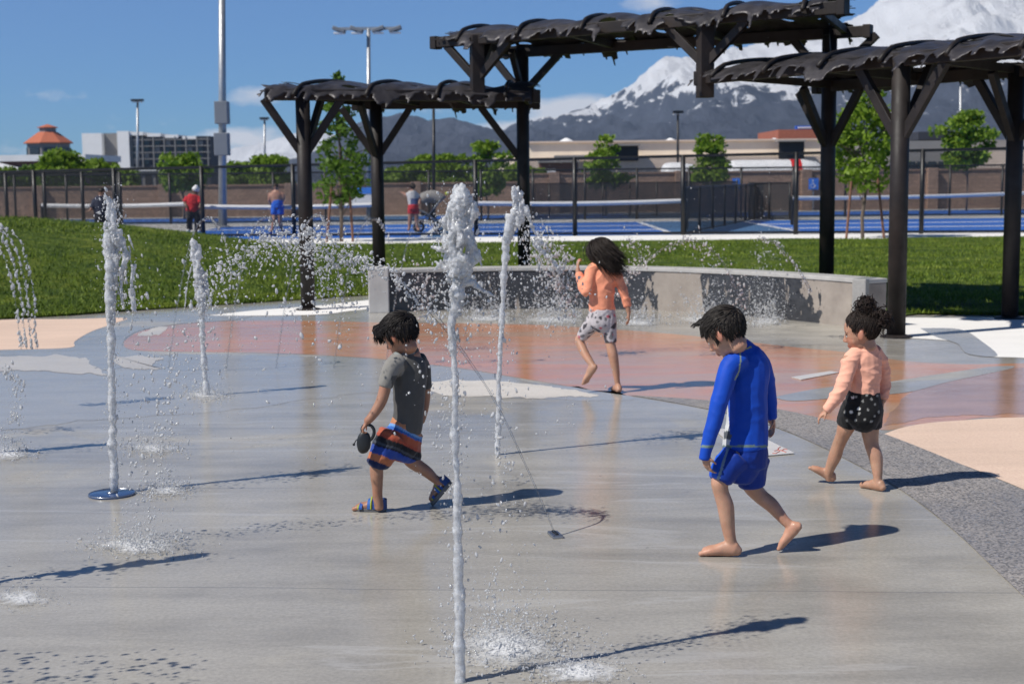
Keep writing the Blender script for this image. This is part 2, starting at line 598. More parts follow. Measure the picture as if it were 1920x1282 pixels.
nx, ny = 160, 80
verts = []; faces = []
for i in range(nx + 1):
    x = -30 + 62 * i / nx
    y0 = lerp_poly(edge_y, x)
    for j in range(ny + 1):
        t = j / ny
        y = y0 + (LAWN_B - y0) * t
        verts.append((x, y, lawn_z(x, y)))
for i in range(nx):
    for j in range(ny):
        a = i * (ny + 1) + j
        faces.append((a, a + ny + 1, a + ny + 2, a + 1))
n = NT('lawn_turf')
vec = n.coord('Object')
a = n.noise(vec, 1.1, 6, .7, .5)
b = n.noise(n.coord('Object', (1, .6, 1)), 9, 5, .7)
c = n.ramp(n.math('ADD', n.math('MULTIPLY', a, .6), n.math('MULTIPLY', b, .4)), [(.38, (.026, .054, .005)), (.5, (.078, .122, .009)), (.62, (.18, .215, .026))])
nm = n.bump(n.noise(vec, 60, 4, .7), .9, .04)
M_LAWN = n.done(n.princ(c, .8, nm, Specular_IOR_Level=.2))
mb = MB(); mb.add(verts, faces)
lawn = tag(mb.build('lawn', M_LAWN, smooth=True, fixn=False), kind='structure')

# grass blades standing in the turf (one object: nobody could count them)
r_ = np.random.default_rng(3)
NB = 150000
bx = r_.uniform(-12, 13, NB); t = r_.uniform(0, 1, NB) ** 1.7
y0 = np.interp(bx, [e[0] for e in edge_y], [e[1] for e in edge_y])
by = y0 + .02 + (LAWN_B - .1 - y0) * t
sel = np.abs(bx) < by * .43
bx, by = bx[sel], by[sel]
NB = len(bx)
hx = np.interp(bx, [e[0] for e in crest_h], [e[1] for e in crest_h])
y0 = np.interp(bx, [e[0] for e in edge_y], [e[1] for e in edge_y])


def nsst(a, b, x):
    q = np.clip((x - a) / (b - a), 0, 1)
    return q * q * (3 - 2 * q)


bz = .0 + .05 * nsst(y0, y0 + 1.2, by) + hx * nsst(y0 - .5, y0 + 10.5, by) * (1 - nsst(30.0, 36.3, by))
hh = r_.uniform(.04, .085, NB); ww = r_.uniform(.006, .013, NB)
an = r_.uniform(0, 2 * np.pi, NB); lx = r_.normal(0, .03, NB); ly = r_.normal(0, .03, NB)
vv = np.empty((NB, 3, 3))
vv[:, 0] = np.stack([bx - np.cos(an) * ww, by - np.sin(an) * ww, bz], 1)
vv[:, 1] = np.stack([bx + np.cos(an) * ww, by + np.sin(an) * ww, bz], 1)
vv[:, 2] = np.stack([bx + lx, by + ly, bz + hh], 1)


def tri_mesh(name, vv):
    me = bpy.data.meshes.new(name)
    n_ = len(vv)
    k = vv.shape[1]
    me.vertices.add(n_ * k)
    me.vertices.foreach_set('co', vv.reshape(-1).astype(np.float32))
    me.loops.add(n_ * k)
    me.loops.foreach_set('vertex_index', np.arange(n_ * k, dtype=np.int32))
    me.polygons.add(n_)
    me.polygons.foreach_set('loop_start', np.arange(0, n_ * k, k, dtype=np.int32))
    me.polygons.foreach_set('loop_total', np.full(n_, k, dtype=np.int32))
    me.update(calc_edges=True)
    return me


n = NT('grass_blades')
vec = n.coord('Object')
a = n.noise(n.coord('Object', (.55, 1.3, 1)), 1.0, 6, .72, .6)
b = n.noise(vec, 23, 3)
c = n.ramp(n.math('ADD', n.math('MULTIPLY', a, .55), n.math('MULTIPLY', b, .45)), [(.38, (.029, .061, .006)), (.5, (.112, .176, .012)), (.61, (.27, .32, .04))])
M_GRASS = n.done(n.princ(c, .6, None, Specular_IOR_Level=.25))
tag(link_mesh('grass', tri_mesh('grass', vv), M_GRASS), kind='stuff', label='short green grass growing on the lawn bank behind the splash pad')

# ------------------------------------------------------------------ courts
M_COURT = mat('court_dark_blue', (.06, .15, .30), .7, .08, .7, .05, 60)
M_COURTL = mat('court_bright_blue', (.028, .135, .50), .65, .06, .7, .05, 60)
M_LINE = mat('court_line_paint', (.72, .74, .76), .6, .05, 3, 0)
M_APRON = mat('court_apron_concrete', (.46, .45, .43), .8, .08, .5, .05, 40)


def rect(name, x0, x1, y0, y1, z, m):
    mb = MB(); mb.add([(x0, y0, z), (x1, y0, z), (x1, y1, z), (x0, y1, z)], [(0, 1, 2, 3)])
    return tag(mb.build(name, m, fixn=False), kind='structure')


rect('sidewalk', -30, 40, LAWN_B - .05, 40.7, .03, M_WALK)
rect('court_apron', -32, 45, 40.7, 75, .012, M_APRON)
rect('court_surface', -8.6, 36, 40.9, 53.6, .016, M_COURT)
rect('court_surface', -26, 36, 57.5, 66.0, .016, M_COURT)
for (x0, x1) in ((-10.8, -2.4), (-1.6, 4.9), (8.4, 24.0)):
    rect('court_playing_area', x0, x1, 41.3, 52.8, .020, M_COURTL)
    for yl in (44.9, 48.9):
        rect('court_line', x0, x1, yl, yl + .5, .024, M_LINE)
    rect('court_line', x0 + .05, x0 + .25, 41.3, 52.8, .028, M_LINE)
    rect('court_line', x1 - .25, x1 - .05, 41.3, 52.8, .028, M_LINE)
for (x0, x1) in ((-20, -8), (-4, 5), (8.2, 24)):
    rect('court_playing_area', x0, x1, 58.5, 65, .020, M_COURTL)
# ------------------------------------------------------------------ mountains
def snow_rock(name, lo, hi, rock, bias):
    n = NT(name)
    geo = n.n('ShaderNodeNewGeometry')
    sp = n.n('ShaderNodeSeparateXYZ'); n.l(geo.outputs['Position'], sp.inputs[0])
    vec = n.coord('Object', (.001, .001, .001))
    n1 = n.noise(vec, 5, 9, .62, .4)
    n2 = n.noise(n.coord('Object', (.0046, .0012, .0010)), 5, 10, .74, .5)
    z = n.math('DIVIDE', n.math('SUBTRACT', sp.outputs[2], lo), hi - lo)
    a = n.math('ADD', z, n.math('MULTIPLY', n.math('SUBTRACT', n1, .5), 1.0))
    a = n.math('ADD', a, n.math('MULTIPLY', n.math('SUBTRACT', n2, .5), 2.2))
    sn = n.n('ShaderNodeSeparateXYZ'); n.l(geo.outputs['Normal'], sn.inputs[0])
    a = n.math('ADD', a, n.math('MULTIPLY', n.math('SUBTRACT', sn.outputs[2], .72), 1.1))
    s = n.ramp(a, [(bias - .04, 0.0), (bias + .04, 1.0)])
    rk = n.ramp(n2, [(.3, tuple(c * .6 for c in rock)), (.5, rock), (.7, tuple(c * 1.4 for c in rock))])
    col = n.mix(s, rk, (.92, .93, .95))
    nm = n.bump(n.math('ADD', n1, n.math('MULTIPLY', n2, .7)), .8, 60)
    return n.done(n.princ(col, .9, nm, Specular_IOR_Level=.1))


def ridge_noise(p, octv=6):
    a = 1; f = 1; s = 0; w = 1
    for k in range(octv):
        q = 1 - abs(MN.noise(V((p.x * f, p.y * f, p.z + k * 7.3))))
        q = q * q * w
        w = min(1, q * 1.6)
        s += q * a
        a *= .5; f *= 2.05
    return s / 1.9


def mountain(name, sky, Y, front, back, m, x0, x1, nx, ny, amp, seed, fs):
    """sky: skyline (px, py); a ridge standing at depth Y that falls to the plain at depth front"""
    crest = [(at(px, py, Y).x, at(px, py, Y).z) for px, py in sky]
    vs = []; fs_ = []
    for i in range(nx + 1):
        px = x0 + (x1 - x0) * i / nx
        xr = (px - 960) / F
        zc = lerp_poly(crest, xr * Y)
        for j in range(ny + 1):
            t = j / ny
            if t < .72:
                q = t / .72
                y = front + (Y - front) * q
                prof = q ** 1.35
            else:
                q = (t - .72) / .28
                y = Y + (back - Y) * q
                prof = 1 - .9 * q
            x = xr * (Y + (y - Y) * .55)
            r = ridge_noise(V((x * fs, y * fs * .8, seed)))
            k = sin(pi * min(1, prof) * .97) ** .8 if t < .72 else .6
            z = zc * prof + (r - .62) * amp * k - 2
            if t > .60 and t < .84:
                z += (MN.noise(V((x * fs * 5, seed, 1))) * .4 + MN.noise(V((x * fs * 13, seed, 4))) * .5 + MN.noise(V((x * fs * 34, seed, 6))) * .4) * amp * .085
            vs.append((x, y, z))
    for i in range(nx):
        for j in range(ny):
            a = i * (ny + 1) + j
            fs_.append((a, a + ny + 1, a + ny + 2, a + 1))
    mb = MB(); mb.add(vs, fs_)
    o = mb.build(name, m, smooth=True, fixn=False)
    return tag(o, kind='structure')


M_MT = snow_rock('snowy_peak_rock', 140, 335, (.085, .097, .128), .45)
mountain('mountain', [(700, 330), (820, 285), (900, 262), (985, 232), (1060, 214), (1120, 195), (1185, 158), (1245, 117), (1330, 98), (1420, 88), (1500, 80), (1555, 62), (1620, 18), (1680, -20), (1740, -52), (1800, -30), (1850, -44), (1920, -18), (2050, -80), (2300, -60), (2600, 100)],
         4300, 1500, 5900, M_MT, 640, 2500, 460, 190, 125, 11.0, .0026)
M_MT2 = snow_rock('low_range_rock', 60, 330, (.090, .100, .130), .95)
mountain('mountain', [(380, 345), (520, 322), (590, 285), (640, 244), (700, 220), (750, 212), (800, 226), (850, 222), (920, 240), (1000, 262), (1100, 290), (1300, 330)],
         3300, 1700, 4600, M_MT2, 380, 1300, 260, 110, 70, 4.0, .0032)
M_MT3 = snow_rock('far_snow_range_rock', 20, 300, (.13, .12, .11), -.05)
mountain('mountain', [(-400, 300), (200, 300), (330, 292), (420, 282), (500, 264), (560, 246), (620, 250), (700, 262), (900, 300)],
         5200, 3600, 6000, M_MT3, -300, 900, 260, 70, 90, 23.0, .0016)

# the air between here and the mountains
hz = MB(); hz.box((0, 3080, 398), (7800, 6260, 802))
n = NT('valley_haze')
pv = n.n('ShaderNodeVolumePrincipled')
pv.inputs['Color'].default_value = (.56, .74, 1.0, 1)
pv.inputs['Density'].default_value = .0001
pv.inputs['Anisotropy'].default_value = .2
n.l(pv.outputs[0], n.out.inputs['Volume'])
M_HAZE = n.m
haze = tag(hz.build('haze', M_HAZE), kind='stuff', label='thin blue haze in the valley air before the mountains')
S.cycles.volume_bounces = 0

# ------------------------------------------------------------------ buildings
def M_(name, rgb, rough=.75, var=.08, scale=.6, bump=.05, **k):
    return mat(name, lin(rgb), rough, var, scale, bump, 12, **k)


M_WHITEW = M_('white_render', (250, 248, 244), var=.03); M_GREYW = M_('grey_render', (140, 137, 134)); M_DARKW = M_('dark_facade', (52, 54, 62))
M_GLASSD = mat('dark_window_glass', (.02, .024, .032), .15, .2, 1, 0)
M_ORANGE = M_('orange_tile_roof', (184, 104, 74), .8, .15, 3)
M_TANW = M_('tan_panel_wall', (248, 232, 208)); M_TAND = M_('tan_dark_panel', (226, 204, 184)); M_BRICKO = M_('orange_brick', (168, 100, 78), .85, .15, 4)
M_BRICKD = M_('dark_brick', (110, 72, 62), .85, .2, 3); M_SIGNB = M_('sign_blue', (40, 92, 190), .5); M_DARKD = M_('dark_door_paint', (30, 32, 36), .6)
M_WROOF = M_('white_roof_membrane', (238, 238, 236)); M_STEEL = mat('galvanised_steel', (.40, .41, .42), .45, .1, 3, .03, 60, metal=.6)
M_PANELG = M_('grey_equipment_panel', (120, 124, 130), .6)
M_BLACKM = mat('black_coated_steel', (.007, .007, .008), .45, .25, 5, .05, 60)
M_WHITEP = mat('white_vinyl', (.78, .78, .78), .5, .05, 3, 0)


def px_box(mb, px0, px1, py0, py1, Y, dep, zb=None, cx=0):
    """box whose front face at depth Y spans the given picture extents"""
    a = at(px0, (py0 + py1) / 2, Y); b = at(px1, (py0 + py1) / 2, Y)
    zt = at((px0 + px1) / 2, py0, Y).z
    z0 = at((px0 + px1) / 2, py1, Y).z if zb is None else zb
    mb.box(((a.x + b.x) / 2, Y + dep / 2, (zt + z0) / 2), (b.x - a.x, dep, zt - z0))
    return mb


def one(name, px0, px1, py0, py1, Y, dep, m, parent, zb=None, **k):
    return px_box(MB(), px0, px1, py0, py1, Y, dep, zb).build(name, m, parent, **k)


# rotunda with orange roof
Y = 350.0
c = at(92, 300, Y)
t = thing('rotunda', (c.x, Y, 0), 'small octagonal building with an orange tiled roof and roof lantern', 'building')
rr = 43 / F * Y
zt = zat(268, Y, 92)
MB().lathe((c.x, Y, 0), [(rr * .93, 0), (rr * .93, zt)], 8).build('wall', M_GREYW, t)
z2 = zat(248, Y, 92); z3 = zat(246, Y, 92); z4 = zat(240, Y, 92); z5 = zat(233, Y, 92)
rf = MB().lathe((c.x, Y, 0), [(rr * 1.08, zt - .2), (rr * 1.08, zt), (rr * .42, z2), (.1, z2)], 8).build('roof', M_ORANGE, t)
MB().lathe((c.x, Y, 0), [(rr * .36, z2 - .1), (rr * .36, z4)], 8).build('lantern', M_GREYW, rf)
MB().lathe((c.x, Y, 0), [(rr * .46, z4), (rr * .46, z4 + .1), (.1, z5)], 8).build('lantern_roof', M_ORANGE, rf)
for k in range(8):
    a = pi / 8 + k * pi / 4
    p = V((c.x + cos(a) * rr * .88, Y + sin(a) * rr * .88, zt * .62))
    MB().box(p, (.3, rr * .5, zt * .55), a).build('window', M_GLASSD, t)

# white hotel block
Y = 480.0
c = at(270, 300, Y)
t = thing('hotel_building', (c.x, Y, 0), 'white four storey block with a dark gridded balcony front', 'building')
one('wall', 155, 192, 250, 340, Y, 24, M_WHITEW, t, 0)
one('recessed_wall', 192, 221, 250, 340, Y + 3, 20, M_GREYW, t, 0)
one('wall', 221, 243, 246, 340, Y - .5, 24, M_WHITEW, t, 0)
one('balcony_front', 243.2, 394, 256, 340, Y + 1, 20, M_DARKW, t, 0)
for k in range(4):
    one('parapet', 243 + k * 33, 268 + k * 33, 247.5 + k * 2.6, 254 + k * 2.4, Y + .4, 18, M_WHITEW, t)
for r in range(4):
    for k in range(7):
        x = 250 + k * 20.2
        one('window', x, x + 9, 264 + r * 12, 272 + r * 12, Y + .8, .5, M_GLASSD if (k + r) % 3 else M_GREYW, t)
    one('balcony_slab', 243.4, 394, 261 + r * 12, 262.6 + r * 12, Y + .2, .9, M_GREYW, t)
for k in range(8):
    x = 246 + k * 20.4
    one('fin', x, x + 2.0, 256, 318, Y + .1, 1.0, M_GREYW, t)

Y = 230.0
c = at(70, 300, Y)
t = thing('low_store', (c.x, Y, 0), 'long low store with a white flat roof beneath the orange roofed rotunda', 'building')
one('wall', -160, 158, 303, 345, Y, 20, M_BRICKD, t, 0)
one('roof', -162, 160, 291, 303, Y - .4, 21, M_WROOF, t)
for k in range(4):
    one('window', -20 + k * 40, 6 + k * 40, 312, 330, Y - .1, .3, M_GLASSD, t)
Y = 160.0
c = at(258, 320, Y)
t = thing('low_shed_building', (c.x, Y, 0), 'low grey building with a white roof edge in front of the hotel', 'building')
one('wall', 196, 318, 321, 345, Y, 14, M_GREYW, t, 0)
one('roof', 194, 320, 314, 321, Y - .3, 15, M_WROOF, t)
for k in range(3):
    one('door', 252 + k * 20, 264 + k * 20, 328, 350, Y - .1, .3, M_DARKD, t)
Y = 140
t = thing('gable_shelter', (at(0, 300, Y).x, Y, 0), 'dark shelter with a pale sloping roof behind the far end of the fence', 'shelter')
one('wall', -60, 20, 322, 345, Y, 6, M_DARKW, t, 0)
a, b = at(-62, 304, Y - .5), at(28, 326, Y - .5)
MB().beam(a + V((0, 3.5, 0)), b + V((0, 3.5, 0)), 8, .25).build('roof', M_WROOF, t)

# big tan store
Y = 130.0
c = at(1270, 300, Y)
t = thing('tan_store', (c.x, Y, 0), 'wide flat roofed tan store with dark loading doors', 'building')
one('wall', 988, 1566, 265.5, 330, Y, 40, M_TANW, t, 0)
one('parapet', 986, 1568, 262.5, 265.6, Y - .3, 40.6, M_TAND, t)
one('lower_wall', 990, 1568, 296, 340, Y - 1.2, 1.0, M_TAND, t, 0)
one('side_wing', 925, 989, 291, 340, Y + 2, 30, M_TANW, t, 0)
for (a, b, y0, y1) in ((1144, 1197, 274, 302), (1461, 1508, 266, 298)):
    d = one('loading_door', a, b, y0, y1, Y - 1.6, .3, M_DARKD, t)
    one('door_hood', a - 3, b + 3, y0 - 3, y0 - .4, Y - 2.4, 1.2, M_GREYW, d)
one('window', 1128, 1143, 296, 308, Y - 1.5, .2, M_SIGNB, t)
one('canopy', 1040, 1130, 291, 295, Y - 4, 2.6, M_GREYW, t)
one('column', 1066, 1069, 295, 330, Y - 3.9, .2, M_GREYW, t, 0)
for k in range(3):
    q = at(1062 + k * 195, 262, Y + 10)
    MB().lathe((q.x, Y + 10, q.z - 1.2), [(.5, 0), (.5, .9), (.8, 1.0), (.1, 1.35)], 10).build('roof_vent', M_WROOF, t)
Y = 118
t = thing('brick_annex', (at(1060, 300, Y).x, Y, 0), 'low brick annex with a white sign in front of the tan store', 'building')
one('wall', 1012, 1084, 305, 340, Y, 4, M_BRICKD, t, 0)
one('roof', 1010, 1086, 301, 305, Y - .4, 5, M_GREYW, t)
one('sign_board', 1018, 1042, 317, 325, Y - .2, .15, M_WHITEP, t)
Y = 170
t = thing('brick_tower_store', (at(1500, 250, Y).x, Y, 0), 'orange brick block with a blue sign above the tan store roof', 'building')
one('wall', 1459, 1542, 243, 330, Y, 14, M_BRICKO, t, 0)
one('sign_board', 1492, 1540, 236, 242.5, Y + .5, .6, M_SIGNB, t)
one('sign_lettering', 1496, 1536, 238, 240.5, Y + .3, .15, M_WHITEP, t)
Y = 145
t = thing('grey_store', (at(1810, 300, Y).x, Y, 0), 'grey flat roofed store with a dark window band behind the brick boundary wall', 'building')
one('wall', 1690, 2150, 262, 330, Y, 25, M_GREYW, t, 0)
one('upper_block', 1722, 1788, 247, 262, Y + 5, 12, M_DARKW, t)
one('entrance_bay', 1806, 2100, 282, 340, Y - 1.6, 1.5, M_TAND, t, 0)
for k in range(6):
    one('window', 1700 + k * 20, 1716 + k * 20, 303, 318, Y - .2, .3, M_GLASSD, t)

# ------------------------------------------------------------------ boundary wall of the courts
n = NT('tan_block_masonry')
vec = n.coord('Object')
br = n.n('ShaderNodeTexBrick')
n.l(n.coord('Object', (1, 1, 1), (RAD(90), 0, 0)), br.inputs['Vector'])
br.inputs['Color1'].default_value = (.36, .235, .17, 1); br.inputs['Color2'].default_value = (.30, .195, .14, 1); br.inputs['Mortar'].default_value = (.22, .16, .125, 1)
br.inputs['Scale'].default_value = 1.0
br.inputs['Brick Width'].default_value = .4; br.inputs['Row Height'].default_value = .2; br.inputs['Mortar Size'].default_value = .012
cc = n.mix(.35, br.outputs['Color'], n.ramp(n.noise(vec, .6, 6), [(.3, .3), (.7, .75)]), 'OVERLAY')
M_MASON = n.done(n.princ(cc, .85, n.bump(n.noise(vec, 30, 4), .3, .02)))
M_TAND2 = M_('wall_coping_tan', (150, 122, 104))
t = thing('boundary_wall', (6, 68.4, 0), 'long tan brick boundary wall behind the blue courts', 'wall')
for (xa, xb, hh_) in ((-30, .6, 1.46), (.6, 36, 1.84)):
    w_ = MB().box(((xa + xb) / 2, 68.4, hh_ / 2), (xb - xa, .22, hh_)).build('wall_panel', M_MASON, t)
    MB().box(((xa + xb) / 2, 68.4, hh_ + .04), (xb - xa, .34, .08)).build('coping', M_TAND2, w_)
    k = xa + 1.5
    while k < xb:
        MB().box((k, 68.25, (hh_ + .12) / 2), (.5, .5, hh_ + .12)).build('pilaster', M_MASON, t, bevel=.02)
        k += 6
# ------------------------------------------------------------------ fences
n = NT('chain_link_mesh')
tr = n.n('ShaderNodeBsdfTransparent')
vec = n.coord('Object', (1, 1, 1))
spx = n.n('ShaderNodeSeparateXYZ'); n.l(vec, spx.inputs[0])


def wires(u, w, k, width):
    a = n.math('FRACT', n.math('MULTIPLY', n.math('ADD', u, w), k))
    b = n.math('FRACT', n.math('MULTIPLY', n.math('SUBTRACT', u, w), k))
    return n.math('MAXIMUM', n.math('LESS_THAN', a, width), n.math('LESS_THAN', b, width))


hxy = n.math('ADD', spx.outputs[0], n.math('MULTIPLY', spx.outputs[1], 1.0))
fw = wires(hxy, spx.outputs[2], 14.0, .13)
ms = n.n('ShaderNodeMixShader')
n.l(fw, ms.inputs[0]); n.l(tr.outputs[0], ms.inputs[1]); n.l(n.princ((.02, .02, .022), .5), ms.inputs[2])
M_CHAIN = n.done(ms.outputs[0])
n = NT('black_windscreen_mesh')
tr = n.n('ShaderNodeBsdfTransparent')
vec = n.coord('Object')
spx = n.n('ShaderNodeSeparateXYZ'); n.l(vec, spx.inputs[0])
hxy = n.math('ADD', spx.outputs[0], spx.outputs[1])
a1 = n.math('LESS_THAN', n.math('FRACT', n.math('MULTIPLY', hxy, 40)), .55)
b1 = n.math('LESS_THAN', n.math('FRACT', n.math('MULTIPLY', spx.outputs[2], 40)), .55)
ms = n.n('ShaderNodeMixShader')
n.l(n.math('MAXIMUM', a1, b1), ms.inputs[0]); n.l(tr.outputs[0], ms.inputs[1]); n.l(n.princ((.02, .022, .026), .8), ms.inputs[2])
M_SCREEN = n.done(ms.outputs[0])


def fence(name, A, B, hA, hB, nposts, pr, m_mesh, label, mid=True, zA=0, zB=0, xs=None, group=None):
    A, B = V((A[0], A[1], zA)), V((B[0], B[1], zB))
    t = thing(name, A, label, 'fence', group)
    up = V((0, 0, 1))
    def P(q, h): return A.lerp(B, q) + up * ((hA + (hB - hA) * q) * h)
    qs = xs if xs is not None else [k / (nposts - 1) for k in range(nposts)]
    for q in qs:
        MB().tube([P(q, 0) - up * .1, P(q, 1.0) + up * .04], pr, 8).build('post', M_BLACKM, t, smooth=True)
    MB().tube([P(0, 1), P(1, 1)], pr * .62, 6).build('top_rail', M_BLACKM, t)
    if mid: MB().tube([P(0, .04), P(1, .04)], pr * .5, 6).build('bottom_rail', M_BLACKM, t)
    mb = MB(); mb.add([P(0, .02), P(1, .02), P(1, .99), P(0, .99)], [(0, 1, 2, 3)])
    mb.build('mesh_panel', m_mesh, t, fixn=False)
    return t


def fl(px):                        # near fence line, picture x -> ground point
    A = V((-6.5, 42.5)); sl = -.1676
    r = (px - 960) / F
    y = (A.y - sl * A.x) / (1 - sl * r)
    return V((r * y, y, 0))


pp = [-120, 73, 222, 385, 555, 716, 895, 1080, 1282, 1493, 1728, 1985]
A, B = fl(pp[0]), fl(pp[-1])
L = (B - A).length
qs = [(fl(p) - A).length / L for p in pp]
fence('court_fence', (A.x, A.y), (B.x, B.y), 2.02, 2.36, 0, .066, M_CHAIN, 'tall black chain link fence along the near edge of the blue courts', True, xs=qs)
a = gp(1284, 441); b = gp(1430, 409)
fence('court_divider', (a.x, a.y), (b.x, b.y), 1.36, 1.36, 8, .045, M_SCREEN, 'low black screened divider running back between the two courts')
fence('court_divider', (9.2, 55), (10.6, 54.2), 1.4, 1.4, 3, .045, M_SCREEN, 'short black screened divider panel beside the end post of the wide net')
fence('back_fence', (-26, 57.2), (34, 56.6), 2.0, 2.0, 30, .05, M_CHAIN, 'thin black fence between the courts and the brick boundary wall')
fence('side_fence', (-22, 45.0), (-12.6, 46.2), 2.0, 2.0, 9, .06, M_CHAIN, 'black chain link fence on the far side of the left court')
fence('low_back_fence', (0.5, 60.5), (9.6, 60.5), 1.45, 1.45, 9, .03, M_SCREEN, 'low dark screened fence in front of the brick boundary wall')


def net(A, B, label):
    A, B = V((A[0], A[1], 0)), V((B[0], B[1], 0))
    t = thing('court_net', A, label, 'net', 'nets on the courts')
    for p in (A, B):
        MB().tube([p, p + V((0, 0, .98))], .05, 8).build('net_post', M_BLACKM, t)
    up = V((0, 0, 1))
    pts = [A.lerp(B, k / 10) for k in range(11)]
    sag = [.92 - .05 * sin(pi * k / 10) for k in range(11)]
    mb = MB()
    for k in range(10):
        mb.add([pts[k] + up * .06, pts[k + 1] + up * .06, pts[k + 1] + up * (sag[k + 1] - .05), pts[k] + up * (sag[k] - .05)], [(0, 1, 2, 3)])
    mb.build('netting', M_CHAIN, t, fixn=False)
    mb = MB()
    mb.tube([p + up * h for p, h in zip(pts, sag)], .068, 8)
    mb.build('tape', M_WHITEP, t)


net((-1.1, 44.6), (5.6, 45.4), 'net with a white tape in the middle court behind the girl with long hair')
net((9.5, 48.2), (19.8, 54.5), 'wide net with a white tape on the court beyond the thick pergola post')
net((-9.8, 44.4), (-4.1, 44.2), 'net with a white tape between the man in red and the shirtless man')
net((-16.4, 50), (-11.2, 50), 'far net seen through the left end of the tall fence')

# ------------------------------------------------------------------ light poles
def pole(name, px, ptop, Y, r, label, heads, group=None, m=M_STEEL, boxes=()):
    b = at(px, 380, Y); zt = zat(ptop, Y, px)
    t = thing(name, (b.x, Y, 0), label, 'light pole', group)
    xt = at(px, ptop, Y).x
    MB().tube([(b.x, Y, -.05), (xt, Y, zt)], [r, r * .72], 12).build('pole', m, t, smooth=True)
    MB().lathe((b.x, Y, 0), [(r * 1.9, 0), (r * 1.9, .05), (r * 1.2, .09)], 12).build('base_plate', m, t)
    for (dx, w, h) in heads:
        hd = MB(); hd.box((xt + dx, Y - .1, zt - h * .2), (w, .5, h * .62), M=Matrix.Rotation(.32 if dx < 0 else -.32, 3, 'Y') if len(heads) > 2 else None); ho = hd.build('lamp_head', M_PANELG if name != 'lamp_pole' else M_BLACKM, t, bevel=.03)
        MB().box((xt + dx, Y - .1, zt - h * .75), (w * .8, .4, .06)).build('lens', M_WHITEP, ho)
    if len(heads) > 1:
        xs = [h[0] for h in heads]
        MB().beam((xt + min(xs), Y, zt), (xt + max(xs), Y, zt), .12, .12).build('crossarm', m, t)
    for (y0, y1, w) in boxes:
        z0, z1 = zat(y1, Y, px), zat(y0, Y, px)
        MB().box((at(px, y0, Y).x + .02, Y - .12, (z0 + z1) / 2), (w, .5, z1 - z0)).build('control_box', M_PANELG, t, bevel=.02)
    return t


pole('floodlight_pole', 416, -60, 52, .16, 'tall steel floodlight pole carrying two grey boxes', [(-.9, .7, .5), (.9, .7, .5)], boxes=((191, 233, .47), (250, 292, .5)))
pole('lamp_pole', 258, 187, 130, .14, 'slim lamp pole with a single head in front of the hotel', [(0, 1.1, .3)])
pole('lamp_pole', 496, 221, 120, .12, 'slim lamp pole with a small head against the far snowy range', [(0, .75, .25)])
pole('lamp_pole', 1271, 209, 110, .11, 'slim lamp pole with a twin head standing above the tan store', [(-.2, .4, .3), (.2, .4, .3)], m=M_BLACKM)
pole('floodlight_pole', 691, 54, 62, .11, 'thin floodlight pole with four angled heads above the lowest pergola roof', [(-1.25, .55, .26), (-.5, .55, .26), (.42, .55, .26), (1.15, .55, .26)])
pole('plain_pole', 813, 205, 55, .075, 'dark thin post between the woman in red shorts and the big froth', [], m=M_BLACKM)
pole('lamp_pole', 1676, 172, 125, .10, 'pale lamp pole left of the tree with stakes behind the highest thick post', [(0, .6, .2)])
pole('floodlight_pole', 1801, 140, 100, .12, 'pale floodlight pole beside the round young tree', [(-.45, .5, .3), (.45, .5, .3)], boxes=((208, 222, .5),))

# parking signs
M_SIGNH = M_('parking_sign_blue', (62, 132, 226), .5)
for px, lab in ((1382, 'blue parking sign on a thin post above the screened divider'), (1525, 'blue parking sign on a thin post beside the slim rear pergola post')):
    Y = 66.5
    p = at(px, 345, Y)
    t = thing('parking_sign', (p.x, Y, 0), lab, 'sign')
    MB().tube([(p.x, Y, 0), (p.x, Y, p.z + .3)], .03, 8).build('post', M_STEEL, t)
    b = MB().box((p.x, Y - .05, p.z), (.46, .02, .52)).build('board', M_SIGNH, t)
    mk = MB()
    mk.ball((p.x - .03, Y - .068, p.z + .15), (.035, .006, .035), 10, 6)
    mk.tube([(p.x - .03, Y - .068, p.z + .1), (p.x - .02, Y - .068, p.z - .02), (p.x + .06, Y - .068, p.z - .03), (p.x + .1, Y - .068, p.z - .14)], .02, 6)
    mk.tube([(p.x - .04 + .1 * cos(a), Y - .068, p.z - .08 + .1 * sin(a)) for a in [RAD(140 + 22 * k) for k in range(11)]], .013, 6)
    mk.build('wheelchair_symbol', M_WHITEP, b)
# blue and white banner by the back court
Y = 56
p0, p1 = at(655, 352, Y), at(698, 384, Y)
t = thing('court_banner', (p0.x, Y, 0), 'blue and white notice board on the fence beside the staked tree', 'banner')
MB().box(((p0.x + p1.x) / 2, Y, (p0.z + p1.z) / 2), (p1.x - p0.x, .04, p0.z - p1.z)).build('board', M_WHITEP, t)
MB().box(((p0.x + p1.x) / 2, Y - .03, p0.z - .12), (p1.x - p0.x, .02, .24)).build('header', M_SIGNH, t)
for dx in (.06, -.06 + p1.x - p0.x):
    MB().tube([(p0.x + dx, Y + .05, 0), (p0.x + dx, Y + .05, p0.z)], .025, 6).build('post', M_BLACKM, t)

